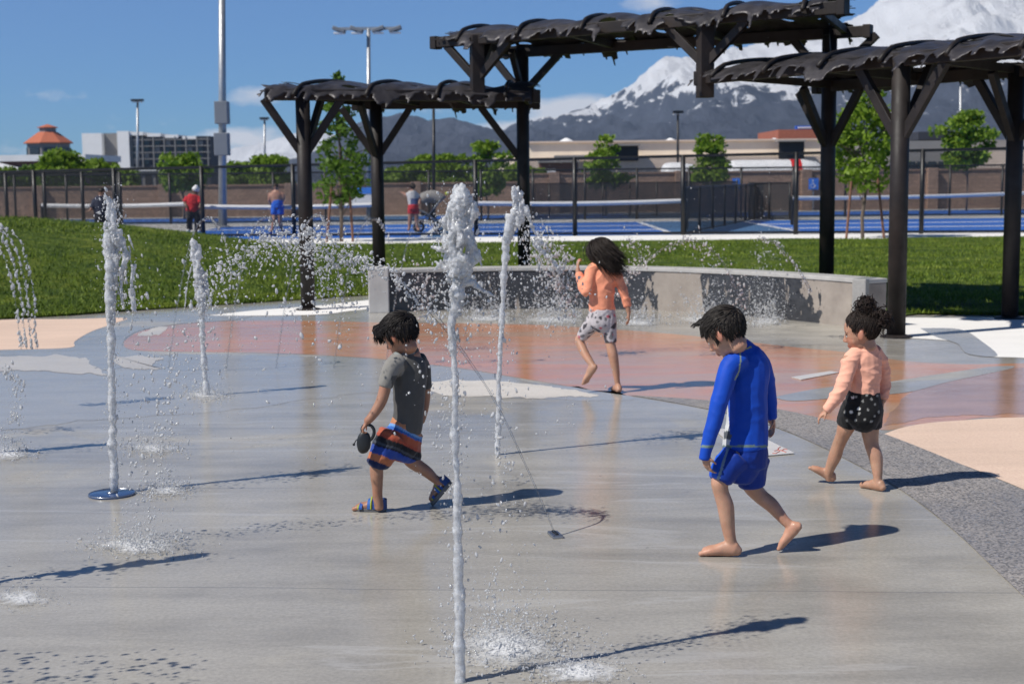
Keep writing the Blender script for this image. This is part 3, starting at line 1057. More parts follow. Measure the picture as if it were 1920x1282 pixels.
# trailers and parked vehicles behind the wall
def trailer(px0, px1, py0, py1, Y, label, stripe=None):
    a, b = at(px0, py1, Y), at(px1, py1, Y)
    zt = zat(py0, Y, (px0 + px1) / 2)
    zb = .75
    t = thing('trailer', ((a.x + b.x) / 2, Y + 1.2, 0), label, 'trailer')
    r = (zt - zb) / 2; zc = (zt + zb) / 2
    pts = [(a.x, Y + 1.2, zc), (a.x + .15, Y + 1.2, zc), (a.x + .5, Y + 1.2, zc)] + [(a.x + .5 + (b.x - a.x - 1.8) * k / 8, Y + 1.2, zc) for k in range(1, 9)] + [(b.x - .6, Y + 1.2, zc), (b.x, Y + 1.2, zc - .1)]
    rs = [r * .72, r * .93, r] + [r] * 8 + [r * .86, r * .5]
    MB().tube(pts, rs, 20).build('body', M_WHITEP, t, smooth=True)
    if stripe:
        x = b.x - 2.1
        ring = MB()
        ring.tube([(x + dx * .1, Y + 1.2, zc) for dx in range(7)], r * 1.015, 20, cap=False)
        ring.build('stripe', M_('stripe_red', (206, 40, 40), .5), t)
    for k in (.2, .8):
        for s in (0, 1):
            x = a.x + (b.x - a.x) * k
            MB().tube([(x, Y + .3 + s * 1.6, .45), (x, Y + .55 + s * 1.6, .45)], .45, 16).build('wheel', M_BLACKM, t)
    MB().box(((a.x + b.x) / 2, Y + 1.2, .62), (b.x - a.x - 1.2, 1.2, .22)).build('chassis', M_DARKD, t)


trailer(1368, 1556, 299, 329, 82, 'long white rounded tank trailer with a red band behind the wall', True)
trailer(1245, 1320, 304, 332, 84, 'shorter white rounded trailer behind the left of the two small young trees')


def car(px, w, Y, m, label):
    c = at(px, 330, Y)
    t = thing('parked_car', (c.x, Y, 0), label, 'car')
    prof = [(-2.3, .45), (-2.3, .85), (-1.5, 1.0), (-.9, 1.55), (.9, 1.6), (1.6, 1.05), (2.3, .95), (2.35, .45)]
    mb = MB(); nP = len(prof)
    mb.add([V((c.x + x, Y - .85 + s * 1.7, z)) for s in (0, 1) for x, z in prof], [tuple(range(nP)), tuple(range(2 * nP - 1, nP - 1, -1))] + [(i, i + nP, (i + 1) % nP + nP, (i + 1) % nP) for i in range(nP)])
    mb.build('body', m, t, bevel=.08)
    MB().box((c.x, Y - .87, 1.27), (1.9, .03, .38)).build('window', M_GLASSD, t)
    for x in (-1.4, 1.45):
        for s in (-.8, .8):
            MB().tube([(c.x + x, Y + s - .1, .34), (c.x + x, Y + s + .1, .34)], .34, 14).build('wheel', M_BLACKM, t)


car(1190, 60, 80, M_('dark_blue_car', (28, 40, 84), .3), 'dark blue car parked behind the wall left of the shorter trailer')

# ------------------------------------------------------------------ trees
def leaf_mat(name, c0, c1):
    n = NT(name)
    vec = n.coord('Object')
    a = n.noise(vec, 1.6, 5, .7)
    b = n.noise(vec, 19, 3, .7)
    c = n.ramp(n.math('ADD', n.math('MULTIPLY', a, .45), n.math('MULTIPLY', b, .55)), [(.36, c0), (.64, c1)])
    d = n.princ(c, .55, None, Specular_IOR_Level=.3)
    tl = n.n('ShaderNodeBsdfTranslucent'); n.l(n.mix(.4, c, (.16, .3, .02)), tl.inputs['Color'])
    m = n.n('ShaderNodeMixShader', i_Fac=.38); n.l(d, m.inputs[1]); n.l(tl.outputs[0], m.inputs[2])
    return n.done(m.outputs[0])


M_LEAF = leaf_mat('fresh_green_leaves', (.09, .17, .012), (.28, .40, .04))
M_LEAFD = leaf_mat('deep_green_leaves', (.045, .10, .014), (.15, .25, .03))
M_BARK = mat('young_bark', (.16, .12, .09), .9, .3, 12, .4, 50)
M_STAKE = mat('wooden_stake', (.20, .095, .06), .8, .25, 9, .2, 60)


def leaves(clumps, per, size, seed, flat=.6):
    r = np.random.default_rng(seed)
    out = []
    for (c, rad) in clumps:
        m = max(6, int(.72 * per * (rad / .3) ** 2))
        p = r.normal(0, 1, (m, 3)); p /= np.linalg.norm(p, axis=1)[:, None] + 1e-9
        p *= (r.uniform(0, 1, m) ** .5)[:, None] * rad
        p[:, 2] *= flat
        out.append(p + np.array(c))
    P = np.concatenate(out)
    m = len(P)
    a = r.normal(0, 1, (m, 3)); a /= np.linalg.norm(a, axis=1)[:, None]
    b = r.normal(0, 1, (m, 3)); b = np.cross(a, b); b /= np.linalg.norm(b, axis=1)[:, None]
    s = size * r.uniform(.6, 1.35, m)[:, None]
    q = np.stack([P - a * s, P - b * s * .55, P + a * s, P + b * s * .55], 1)
    return q


def tree(px, Y, pbase, crown, label, seed, mat_l=M_LEAF, size=.09, per=46, trunk_r=.05, stakes=None, group='young trees around the courts', name='young_tree', nclump=60, cr=.32, low=None):
    """crown: list of (py, halfwidth px) silhouettes from the top down"""
    rr = random.Random(seed)
    b = at(px, pbase, Y) if low is None else V((at(px, 380, Y).x, Y, low))
    t = thing(name, (b.x, Y, b.z), label, 'tree', group)
    zs = [(zat(py, Y, px), w / F * Y) for py, w in crown]
    ztop = zs[0][0]; zlow = zs[-1][0]
    tp = [(b.x + rr.uniform(-.05, .05) * k, Y + rr.uniform(-.05, .05) * k, b.z - .05 + (ztop - .25 - b.z) * k / 5) for k in range(6)]
    tr = MB().tube(tp, [trunk_r * (1 - .8 * k / 5) for k in range(6)], 8).build('trunk', M_BARK, t, smooth=True)
    clumps = []
    for k in range(nclump):
        q = rr.random() ** .9
        z = ztop + (zlow - ztop) * q
        w = np.interp(-z, [-a for a, _ in zs], [c for _, c in zs])
        ang = rr.uniform(0, 2 * pi); rad = w * rr.random() ** .45 * rr.uniform(.75, 1.22)
        c = (b.x + cos(ang) * rad, Y + sin(ang) * rad, z)
        clumps.append((c, cr * rr.uniform(.35, 1.1) * min(1, .35 + w)))
    lb = MB()
    for (c, rd) in clumps[:: 3]:
        zz = max(b.z + .5, c[2] - rr.uniform(.3, .8))
        f = (zz - b.z) / max(.1, ztop - b.z)
        lb.tube([(b.x, Y, zz), ((b.x + c[0]) / 2, (Y + c[1]) / 2, (zz + c[2]) / 2 + .05), c], [trunk_r * .4 * (1.05 - f), trunk_r * .25, .008], 5)
    lb.build('limbs', M_BARK, t)
    link_mesh('crown', tri_mesh('crown', leaves(clumps, per, size, seed)), mat_l, t)
    if stakes:
        for sp, sb, stop_ in stakes:
            p = at(sp, sb, Y - .2); q = at(sp + (sp - px) * -.35, stop_, Y - .1)
            MB().tube([p - V((0, 0, .1)), q], .035, 8).build('stake', M_STAKE, t)
    return t


tree(640, 38.6, 452, [(136, 4), (175, 14), (230, 34), (280, 48), (330, 54), (365, 44), (385, 15)], 'tall conical young tree with stakes behind the leftmost pergola post', 1, M_LEAFD, .085, 40, .055, [(612, 452, 350), (662, 452, 340)], nclump=120, cr=.34)
tree(1618, 37.2, 459, [(168, 20), (205, 44), (250, 62), (300, 66), (335, 56), (355, 30)], 'full young tree with two leaning stakes beyond the thick pergola post', 2, M_LEAF, .09, 44, .055, [(1585, 462, 340), (1660, 460, 330)], nclump=88, cr=.38)
tree(1136, 61, 400, [(252, 8), (275, 26), (300, 30), (335, 38), (352, 22)], 'small young tree with an open crown right of the tallest froth post', 3, M_LEAF, .12, 40, .05, nclump=46, cr=.42, low=0)
tree(1331, 62, 400, [(255, 20), (275, 30), (305, 32), (330, 30), (345, 16)], 'small young tree with a square dense crown in front of the shorter trailer', 4, M_LEAF, .12, 46, .05, nclump=52, cr=.46, low=0)
tree(1812, 64, 400, [(212, 18), (240, 44), (270, 46), (296, 40), (312, 20)], 'round young tree beside the pale floodlight pole', 5, M_LEAF, .12, 46, .05, nclump=70, cr=.5, low=0)
tree(915, 60, 400, [(266, 16), (285, 28), (320, 34), (365, 22)], 'young tree with a ragged crown left of the tall pergola post', 6, M_LEAF, .12, 44, .05, nclump=50, cr=.42, low=0)
tree(345, 64, 400, [(294, 22), (312, 36), (335, 40), (352, 30)], 'bushy green tree left of the steel floodlight pole', 7, M_LEAF, .13, 40, .06, nclump=70, cr=.5, low=0)
lt = [(8, 322, 40, 'dense low tree at the far left behind the fence'), (228, 322, 30, 'low round tree just right of the hotel corner'), (60, 318, 36, 'rounded tree below the rotunda'), (118, 288, 44, 'broad tree in front of the low store roof'), (178, 300, 40, 'darker tree at the corner of the hotel'),
      (455, 306, 34, 'low tree just right of the steel floodlight pole'), (505, 300, 42, 'low wide tree behind the shirtless man'), (748, 318, 36, 'low tree right of the second pergola post'),
      (800, 296, 44, 'low wide tree behind the dark thin post'), (850, 292, 46, 'low tree behind the biggest froth head'), (975, 312, 40, 'low tree behind the tall pergola post'), (1008, 320, 30, 'small low tree beside the brick annex')]
for k, (px, ty, hw, lab) in enumerate(lt):
    tree(px, 78 + (k % 3) * 2.5, 400, [(ty, hw * .4), (ty + 14, hw * .9), (ty + 32, hw), (362, hw * .8)], lab, 20 + k, M_LEAF if k != 2 else M_LEAFD, .16, 42, .08, nclump=46, cr=.62, low=0, name='bushy_tree', group='trees behind the courts')
# ------------------------------------------------------------------ splash wall
n = NT('wet_stained_wall_concrete')
vec = n.coord('Object')
st = n.noise(n.coord('Object', (1, 1, .6)), 2.1, 6, .6, .6)
dr = n.noise(n.coord('Object', (4.5, 4.5, .8)), 1.6, 6, .7, .4)
spx = n.n('ShaderNodeSeparateXYZ'); n.l(n.coord('Object'), spx.inputs[0])
ux = n.math('ADD', spx.outputs[0], n.math('MULTIPLY', n.math('SUBTRACT', st, .5), 1.3))
WX0 = gp(712, 585).x


def span(a, b):
    return n.math('MULTIPLY', n.math('GREATER_THAN', ux, a - WX0), n.math('LESS_THAN', ux, b - WX0))


stain = n.math('MAXIMUM', span(-1.75, 1.72), span(2.45, 3.42))
stain = n.math('MULTIPLY', stain, n.math('LESS_THAN', dr, .64))
stain = n.math('MULTIPLY', stain, n.math('LESS_THAN', n.math('ADD', spx.outputs[2], n.math('MULTIPLY', n.math('SUBTRACT', dr, .5), .3)), .545))
base = n.ramp(n.noise(vec, 3, 7, .65), [(.3, (.25, .215, .185)), (.7, (.40, .35, .30))])
col = n.mix(stain, base, n.ramp(n.noise(vec, 9, 5), [(.3, (.030, .031, .035)), (.7, (.062, .064, .07))]))
rgh = n.mix(stain, .75, .25)
M_WALL = n.done(n.princ(col, rgh, n.bump(n.noise(vec, 45, 5, .7), .25, .01)))
M_PILLAR = mat('pillar_concrete', (.54, .525, .50), .75, .14, 4, .25, 50)
M_COPE = mat('coping_concrete', (.44, .43, .41), .7, .15, 5, .2, 60)
WH = .54
wp = crom([(w.x, w.y) for w in wb], 6)
front = [V((x, y, 0)) for x, y in wp]
nn = len(front)
TH = .30
backp = []
for i, p in enumerate(front):
    tg = (front[min(i + 1, nn - 1)] - front[max(i - 1, 0)]).normalized()
    backp.append(p + V((-tg.y, tg.x, 0)) * TH)
t = thing('splash_wall', (front[0].x, front[0].y, 0), 'low curved concrete wall with dark wet stains behind the splash pad', 'wall')
mb = MB()
vs = []
for p, q in zip(front, backp):
    vs += [p - V((0, 0, .05)), p + V((0, 0, WH - .05)), q + V((0, 0, WH - .05)), q - V((0, 0, .05))]
fs = []
for i in range(nn - 1):
    a = i * 4; b = a + 4
    fs += [(a, b, b + 1, a + 1), (a + 1, b + 1, b + 2, a + 2), (a + 2, b + 2, b + 3, a + 3)]
fs += [(0, 1, 2, 3), tuple((nn - 1) * 4 + k for k in (3, 2, 1, 0))]
mb.add(vs, fs)
mb.build('wall_face', M_WALL, t, bevel=.01)
mb = MB(); vs = []
for i, (p, q) in enumerate(zip(front, backp)):
    d = (p - q).normalized() * .012
    vs += [p + d + V((0, 0, WH - .049)), p + d + V((0, 0, WH)), q - d + V((0, 0, WH)), q - d + V((0, 0, WH - .049))]
mb.add(vs, [f for f in fs] + [(i * 4, i * 4 + 3, i * 4 + 7, i * 4 + 4) for i in range(nn - 1)])
mb.build('coping', M_COPE, t, bevel=.008)
# light pillar closing the left end, grey block closing the right end
p = front[0]
MB().box((p.x - .02, p.y + .12, WH / 2 + .01), (.26, .46, WH + .03), .1).build('end_pillar', M_PILLAR, t, bevel=.012)
p = front[-1]
MB().box((p.x + .02, p.y + .13, WH / 2), (.16, .335, WH + .012), -.62).build('end_pillar', M_GREYB, t, bevel=.012)

# ------------------------------------------------------------------ pergolas
M_PST = mat('dark_bronze_steel', (.013, .0105, .0095), .55, .35, 3, .15, 35, hue=(.023, .018, .016), spec=.35)
M_PBM = mat('dark_bronze_beam', (.014, .0112, .010), .6, .35, 2.2, .2, 30, hue=(.026, .020, .018), spec=.35)
n = NT('cut_steel_sheet')
vec = n.coord('Object')
c = n.ramp(n.noise(vec, 2.2, 7, .7, .6), [(.32, (.022, .020, .021)), (.5, (.048, .044, .047)), (.68, (.075, .068, .072))])
M_SHEET = n.done(n.princ(c, n.ramp(n.noise(vec, 6, 4), [(.3, .32), (.7, .6)]), n.bump(n.noise(vec, 14, 5), .25, .02), Metallic=.25))

P1 = V((-2.66, 18.53, 0)); P2 = at(709, 400, 21.0); P3 = at(982, 400, 21.2); P4 = gp(1680, 632); P5 = at(1551, 400, 18.9); P6 = gp(1893, 597)
for q in (P2, P3, P5): q.z = 0
S1 = at(895, 150, 19.15); S1.z = 0
S2 = at(1322, 120, 17.05); S2.z = 0
LOW, HIGH = 2.70, 3.44
BD = .14


def post(t, p, ztop, r=.094, round_=True, z0=0, m=M_PST):
    if round_:
        o = MB().tube([(p.x, p.y, z0 - .02), (p.x, p.y, ztop)], r, 20).build('post', m, t, smooth=True)
        if z0 == 0:
            MB().lathe((p.x, p.y, 0), [(r * 1.75, 0), (r * 1.75, .015), (r * 1.1, .03)], 16).build('base_plate', M_PST, o)
    else:
        o = MB().box((p.x, p.y, (z0 + ztop) / 2), (r * 2, r * 2, ztop - z0), .25).build('post', m, t, bevel=.008)
    return o


def brace(t, p, zlow, q, zhi):
    MB().beam((p.x, p.y, zlow), (q.x, q.y, zhi), .075, .10).build('brace', M_PST, t, bevel=.006)


def roof(t, f0, f1, b0, b1, zb, seed, nrib, rise=.24, over=.32, fA=0.0, fB=0.0):
    """f0-f1 front beam, b0-b1 back beam (ground points); a barrel vault of torn-edged sheets lies across"""
    up = V((0, 0, 1))
    for (a, b) in ((f0, f1), (b0, b1)):
        MB().beam(a + up * (zb + BD / 2), b + up * (zb + BD / 2), .11, BD).build('beam', M_PBM, t, bevel=.008)
        for e, o2 in ((a, b), (b, a)):
            d = (o2 - e).normalized() * .1
            MB().beam(e + up * (zb + BD / 2 - .002) - d * .02, e + d + up * (zb + BD / 2 - .002), .15, BD + .03).build('beam_end', M_PBM, t, bevel=.008)
    for k in range(4):
        q = .06 + .88 * k / 3
        MB().beam(f0.lerp(f1, q) + up * (zb + BD * .65), b0.lerp(b1, q) + up * (zb + BD * .65), .06, .09).build('cross_beam', M_PBM, t)
    def surf(s, w):
        # s 0..1 along, w from -over to 1+over across
        a = f0.lerp(f1, s); b = b0.lerp(b1, s)
        p = a + (b - a) * w
        ww = min(1.0, max(0.0, (w + .0)))
        arch = sin(pi * ww) ** .8 if 0 < ww < 1 else 0
        z = zb + BD + .02 + (rise - .12) * arch
        if w < 0: z -= -w * 1.35 + max(0, -w - .06) * .8
        if w > 1: z -= (w - 1) * 1.35 + max(0, w - 1.06) * .8
        return p + up * z
    L = (f1 - f0).length; Wd = (b0 - f0).length
    ns = int(L / .035); nw = int((1 + 2 * .2) * Wd / .04)
    w0, w1 = -.20, 1.20
    vs = []; idx = {}
    mb = MB()
    for i in range(ns + 1):
        for j in range(nw + 1):
            s = i / ns * (1 + fA + fB) - fA; w = w0 + (w1 - w0) * j / nw
            p = surf(s, w)
            seam = abs(((s * nrib + .5) % 1.0) - .5)
            ed = min(1, max(0, abs(w - .5) * 2 - .55) / .5)
            p = p + up * (.02 * MN.noise(V((s * L * 2.2, w * 3, seed))) + ed * (.055 * MN.noise(V((s * L * 3.1, w * 2, seed + 2))) + .03 * MN.noise(V((s * L * 8, w * 4, seed + 2)))) + .035 * sin((s * nrib + .5) * 2 * pi) * (1 - ed))
            vs.append(p)
    fs = []
    for i in range(ns):
        for j in range(nw):
            s = (i + .5) / ns * (1 + fA + fB) - fA; w = w0 + (w1 - w0) * (j + .5) / nw
            x = s * L; y = w * Wd
            # torn edges and long slots cut through the plates
            e1 = .5 * MN.noise(V((x * 2.2, 1, seed))) + .5 * MN.noise(V((x * 7.5, 2, seed))) + .35 * MN.noise(V((x * 17, 3, seed)))
            e2 = .5 * MN.noise(V((x * 2.2, 11, seed))) + .5 * MN.noise(V((x * 7.5, 12, seed))) + .35 * MN.noise(V((x * 17, 13, seed)))
            if w < -.085 + .15 * e1 or w > 1.085 + .15 * e2: continue
            e3 = MN.noise(V((y * 5, 21, seed))) * .06 + MN.noise(V((y * 15, 22, seed))) * .035
            if s < -fA + .05 + e3 or s > 1 + fB - .05 + e3: continue
            h = MN.noise(V((x * 2.3 + .4 * y, y * 5.5, seed + 5))) + .45 * MN.noise(V((x * 5.5, y * 13, seed + 9)))
            if h > .44: continue
            a = i * (nw + 1) + j
            fs.append((a, a + nw + 1, a + nw + 2, a + 1))
    mb.add(vs, fs)
    me = mb.mesh('roof_sheet')
    bm = bmesh.new(); bm.from_mesh(me)
    bmesh.ops.delete(bm, geom=[v for v in bm.verts if not v.link_faces], context='VERTS')
    bmesh.ops.smooth_vert(bm, verts=[v for v in bm.verts if v.is_boundary], factor=.5, use_axis_x=True, use_axis_y=True, use_axis_z=True)
    bm.to_mesh(me); bm.free()
    o = link_mesh('roof_sheet', me, M_SHEET, t, smooth=True)
    md = o.modifiers.new('thick', 'SOLIDIFY'); md.thickness = .005; md.offset = 0
    for k in range(nrib):
        s = (k + .5) / nrib
        pts = [surf(s, -.085 + 1.17 * j / 22) + up * .035 for j in range(23)]
        mb = MB()
        mb.tube(pts, .028, 6)
        mb.build('arch_rib', M_PST, t, smooth=True)


def ext(a, b, d0, d1):
    u = (b - a).normalized()
    return a - u * d0, b + u * d1


# low canopy on the left
t = thing('pergola', P1, 'low dark steel canopy on the posts beside the white paving', 'pergola', 'dark steel canopies over the seating arc')
f0, f1 = ext(P1, S1, .48, .85)
b0, b1 = ext(P2, P3, .35, .25)
roof(t, f0, f1, b0, b1, LOW, 3.0, 4, fA=.05, fB=.03)
post(t, P1, LOW + .12); post(t, P2, LOW + .12)
uf = (f1 - f0).normalized(); ub = (b1 - b0).normalized(); dp = (P2 - P1).normalized()
for p, u, dd in ((P1, uf, dp), (P2, ub, -dp)):
    brace(t, p, 1.98, p - u * .5, LOW + .02); brace(t, p, 1.98, p + u * .5, LOW + .02); brace(t, p, 1.98, p + dd * .6, LOW + .05)
brace(t, P3, 1.9, P3 - ub * .62, LOW + .02)
# high canopy in the middle
t = thing('pergola', S1, 'highest dark steel canopy spanning between the two lower ones', 'pergola', 'dark steel canopies over the seating arc')
f0, f1 = ext(S1, S2, .76, 1.78)
b0, b1 = ext(P3, P5, .55, .55)
roof(t, f0, f1, b0, b1, HIGH, 17.0, 6, rise=.27, fA=.015, fB=.0)
post(t, S1, HIGH + .12, .085, False, LOW - .06, M_PBM); post(t, S2, HIGH + .12, .085, False, LOW - .1, M_PBM)
post(t, P3, HIGH + .12); post(t, P5, HIGH + .12, .098)
uf = (f1 - f0).normalized(); ub = (b1 - b0).normalized()
for p in (S1, S2):
    d = (P3 - S1).normalized()
    brace(t, p, 2.98, p - uf * .52, HIGH + .02); brace(t, p, 2.98, p + uf * .55, HIGH + .02); brace(t, p, 2.98, p + d * .55, HIGH + .04)
for p in (P3, P5):
    d = (S1 - P3).normalized()
    brace(t, p, 2.9, p + ub * .62, HIGH + .02); brace(t, p, 2.9, p - ub * .5, HIGH + .02); brace(t, p, 2.9, p + d * .55, HIGH + .04)
# low canopy on the right
t = thing('pergola', P4, 'low dark steel canopy on the thick posts beside the shaded lawn', 'pergola', 'dark steel canopies over the seating arc')
f0, f1 = ext(S2, P4, .12, 1.9)
b0, b1 = ext(P5, P6, .25, 1.7)
roof(t, f0, f1, b0, b1, LOW + .06, 29.0, 6, rise=.25, fA=.02, fB=.02)
post(t, P4, LOW + .18, .094); post(t, P6, LOW + .18, .094)
uf = (f1 - f0).normalized(); ub = (b1 - b0).normalized(); dp = (P6 - P4).normalized()
for p, u, dd in ((P4, uf, dp), (P6, ub, -dp), (P5, ub, (S2 - P5).normalized())):
    brace(t, p, 2.0, p - u * .55, LOW + .08); brace(t, p, 2.0, p + u * .55, LOW + .08); brace(t, p, 2.0, p + dd * .6, LOW + .1)
# ------------------------------------------------------------------ figures
def attr_mat(name, rough=.5, sss=0.0, bscale=150, bump=.15, bdist=.003, var=.1, vscale=25, sheen=0.0, spec=.4, coat=0.0):
    n = NT(name)
    at_ = n.n('ShaderNodeAttribute', attribute_name='Col')
    vec = n.coord('Object')
    k = n.ramp(n.noise(vec, vscale, 5, .6), [(.3, 1 - var), (.7, 1 + var)])
    c = n.mix(1.0, at_.outputs['Color'], k, 'MULTIPLY')
    nm = n.bump(n.noise(vec, bscale, 3, .6), bump, bdist)
    kw = dict(Specular_IOR_Level=spec, Coat_Weight=coat)
    if sss: kw.update(Subsurface_Weight=sss, Subsurface_Scale=.012, Subsurface_Radius=(1.0, .35, .2))
    if sheen: kw.update(Sheen_Weight=sheen)
    return n.done(n.princ(c, rough, nm, **kw))


M_SKIN = attr_mat('skin', .48, .08, 160, .35, .0015, .16, 16, coat=.18)
M_CLOTH = attr_mat('knit_fabric', .75, 0, 420, .2, .001, .07, 40, .15, .25)
M_SWIM = attr_mat('smooth_swim_fabric', .62, 0, 420, .2, .001, .10, 16, .1, .25)
M_HAIR = None
n = NT('dark_hair')
vec = n.coord('Object', (1, 1, 1))
at_ = n.n('ShaderNodeAttribute', attribute_name='Col')
M_HAIR = n.done(n.princ(n.mix(1.0, at_.outputs['Color'], n.ramp(n.noise(vec, 60, 4), [(.3, .55), (.7, 1.5)]), 'MULTIPLY'), .55, n.bump(n.noise(vec, 180, 3), .3, .004), Specular_IOR_Level=.28))
M_RUBBER = mat('grey_rubber_sole', (.13, .13, .135), .7, .2, 20, .1, 90)
M_BLKPL = mat('matte_black_plastic', (.016, .017, .018), .45, .2, 15, .06, 120)


def proj(p):
    q = RM.transposed() @ (V(p) - V((0, 0, CAMZ)))
    return (CW / 2 + F * q.x / -q.z, CH / 2 - F * q.y / -q.z)


def remeshed(mb, voxel, it=3, fac=.5):
    me = mb.mesh('tmp')
    bm = bmesh.new(); bm.from_mesh(me); bmesh.ops.recalc_face_normals(bm, faces=bm.faces); bm.to_mesh(me); bm.free()
    o = bpy.data.objects.new('tmp', me); COL.objects.link(o)
    m = o.modifiers.new('r', 'REMESH'); m.mode = 'VOXEL'; m.voxel_size = voxel; m.adaptivity = 0
    if it:
        m = o.modifiers.new('s', 'SMOOTH'); m.factor = fac; m.iterations = it
    dg = bpy.context.evaluated_depsgraph_get(); dg.update()
    r = bpy.data.meshes.new_from_object(o.evaluated_get(dg))
    bpy.data.objects.remove(o); bpy.data.meshes.remove(me)
    return r


def paint(me, fn):
    a = me.color_attributes.new('Col', 'FLOAT_COLOR', 'POINT')
    buf = np.ones((len(me.vertices), 4), np.float32)
    for i, v in enumerate(me.vertices):
        buf[i, :3] = fn(v.co)
    a.data.foreach_set('color', buf.reshape(-1))


def wrinkle(me, fn):
    nm = [v.normal.copy() for v in me.vertices]
    for v, n_ in zip(me.vertices, nm):
        v.co = v.co + n_ * fn(v.co)
    me.update()


class Kid:
    def __init__(self, D0):
        self.D = D0
        self.k = D0 / F
        self.body = MB()
        self.yax = V((0, 1, 0))

    def P(self, px, py, dd=0.0):
        return at(px, py, self.D + dd)

    def loft(self, pts, mb=None, n=4, seg=16, cap=.55):
        """(px, py, dd, half width px, half depth px)"""
        mb = mb or self.body
        q = crom(pts, n)
        C = [self.P(a[0], a[1], a[2]) for a in q]
        R = [(max(.5, a[3]) * self.k, max(.5, a[4]) * self.k) for a in q]
        return self.rings(C, R, mb, seg, cap)

    def rings(self, C, R, mb=None, seg=16, cap=.55, side=None):
        mb = mb or self.body
        C = [V(c) for c in C]
        if cap:
            t0 = (C[0] - C[1]).normalized(); t1 = (C[-1] - C[-2]).normalized()
            r0 = min(R[0]); r1 = min(R[-1])
            pre = [(C[0] + t0 * r0 * cap * a, (R[0][0] * b, R[0][1] * b)) for a, b in ((1.0, .25), (.8, .62), (.42, .9))]
            suf = [(C[-1] + t1 * r1 * cap * a, (R[-1][0] * b, R[-1][1] * b)) for a, b in ((.42, .9), (.8, .62), (1.0, .25))]
            C = [p for p, _ in pre] + C + [p for p, _ in suf]
            R = [r for _, r in pre] + R + [r for _, r in suf]
        vs = []; fs = []
        n = len(C)
        pu = None
        for i in range(n):
            t = (C[min(i + 1, n - 1)] - C[max(i - 1, 0)]).normalized()
            if side is None:
                u = t.cross(self.yax)
                if u.length < .25: u = pu if pu is not None else V((1, 0, 0))
            else:
                u = V(side) - t * t.dot(V(side))
            u.normalize()
            if pu is not None and u.dot(pu) < 0: u = -u
            pu = u
            w = t.cross(u).normalized()
            for k in range(seg):
                a = 2 * pi * k / seg
                vs.append(C[i] + u * cos(a) * R[i][0] + w * sin(a) * R[i][1])
        for i in range(n - 1):
            for k in range(seg):
                k2 = (k + 1) % seg
                fs.append((i * seg + k, i * seg + k2, (i + 1) * seg + k2, (i + 1) * seg + k))
        fs.append(tuple(range(seg - 1, -1, -1))); fs.append(tuple((n - 1) * seg + k for k in range(seg)))
        mb.add(vs, fs)

    def foot(self, heel, toe, up, L=None, w=1.0, toes=True, side=None):
        """heel, toe: sole points; up: away from the sole"""
        heel, toe, up = V(heel), V(toe), V(up).normalized()
        d = toe - heel
        L = d.length; d.normalize()
        up = (up - d * up.dot(d)).normalized()
        s = d.cross(up).normalized()
        sec = [(.02, .15, .12, .11), (.12, .19, .19, .155), (.26, .185, .21, .16), (.42, .175, .185, .16), (.58, .16, .15, .185), (.72, .13, .135, .21), (.82, .09, .115, .21), (.89, .07, .10, .195)]
        C = []; R = []
        for q, hc, hr, wr in sec:
            hr2 = max(hr, .05) * L
            C.append(heel + d * q * L + up * (hr2 * .98)); R.append((wr * L * w, hr2))
        self.rings(C, R, seg=18, side=s)
        if toes:
            for k, (off, ln, r) in enumerate(((-.135, 1.0, .072), (-.045, .985, .054), (.030, .955, .05), (.098, .915, .047), (.155, .865, .044))):
                sg = side or 1
                a = heel + d * .80 * L + s * (off * .95 * w * L * sg) + up * r * L * 1.15
                b = heel + d * (ln - .03) * L + s * (off * 1.04 * w * L * sg) + up * r * L * .95
                self.rings([a, a.lerp(b, .55) + up * .012 * L, b], [(r * L, r * L * .95)] * 3, seg=8, cap=.9)

    def hand(self, wrist, d, palm, L, curl=.5, thumb=1, spread=.12, fl=(.93, 1.0, .95, .78)):
        """d: direction of the hand; palm: palm normal; thumb: side of the thumb along d x palm"""
        wrist, d, palm = V(wrist), V(d).normalized(), V(palm).normalized()
        palm = (palm - d * palm.dot(d)).normalized()
        s = d.cross(palm).normalized() * thumb
        pl_ = L * .52
        self.rings([wrist - d * L * .06, wrist + d * pl_ * .3, wrist + d * pl_ * .75, wrist + d * pl_ * 1.0],
                   [(L * .15, L * .11), (L * .19, L * .105), (L * .225, L * .095), (L * .21, L * .08)], seg=14, side=s)
        fL = L * .50
        for k in range(4):
            off = (.150 - .1 * k)
            base = wrist + d * pl_ * (.98 if k < 3 else .9) + s * off * L
            dir_ = (d + s * spread * (1.2 - .8 * k)).normalized()
            pts = [base]; a = curl * (.55 + .1 * k)
            cur = base
            for j, seg_l in enumerate((.45, .32, .27)):
                ang = a * (j + .6)
                v = dir_ * cos(ang) + palm * sin(ang)
                cur = cur + v * seg_l * fL * fl[k]
                pts.append(cur)
            r = L * .052
            self.rings(pts, [(r, r), (r * .97, r * .97), (r * .88, r * .88), (r * .74, r * .74)], seg=8, cap=.9)
        b0 = wrist + d * pl_ * .25 + s * L * .15 + palm * L * .03
        b1 = b0 + (d * .62 + s * .62 + palm * .35).normalized() * L * .2
        b2 = b1 + (d * .85 + s * .12 + palm * .55).normalized() * L * .16
        b3 = b2 + (d * .8 - s * .15 + palm * .6).normalized() * L * .12
        self.rings([b0, b1, b2, b3], [(L * .08, L * .075), (L * .062, L * .06), (L * .056, L * .054), (L * .042, L * .042)], seg=8, cap=.9)

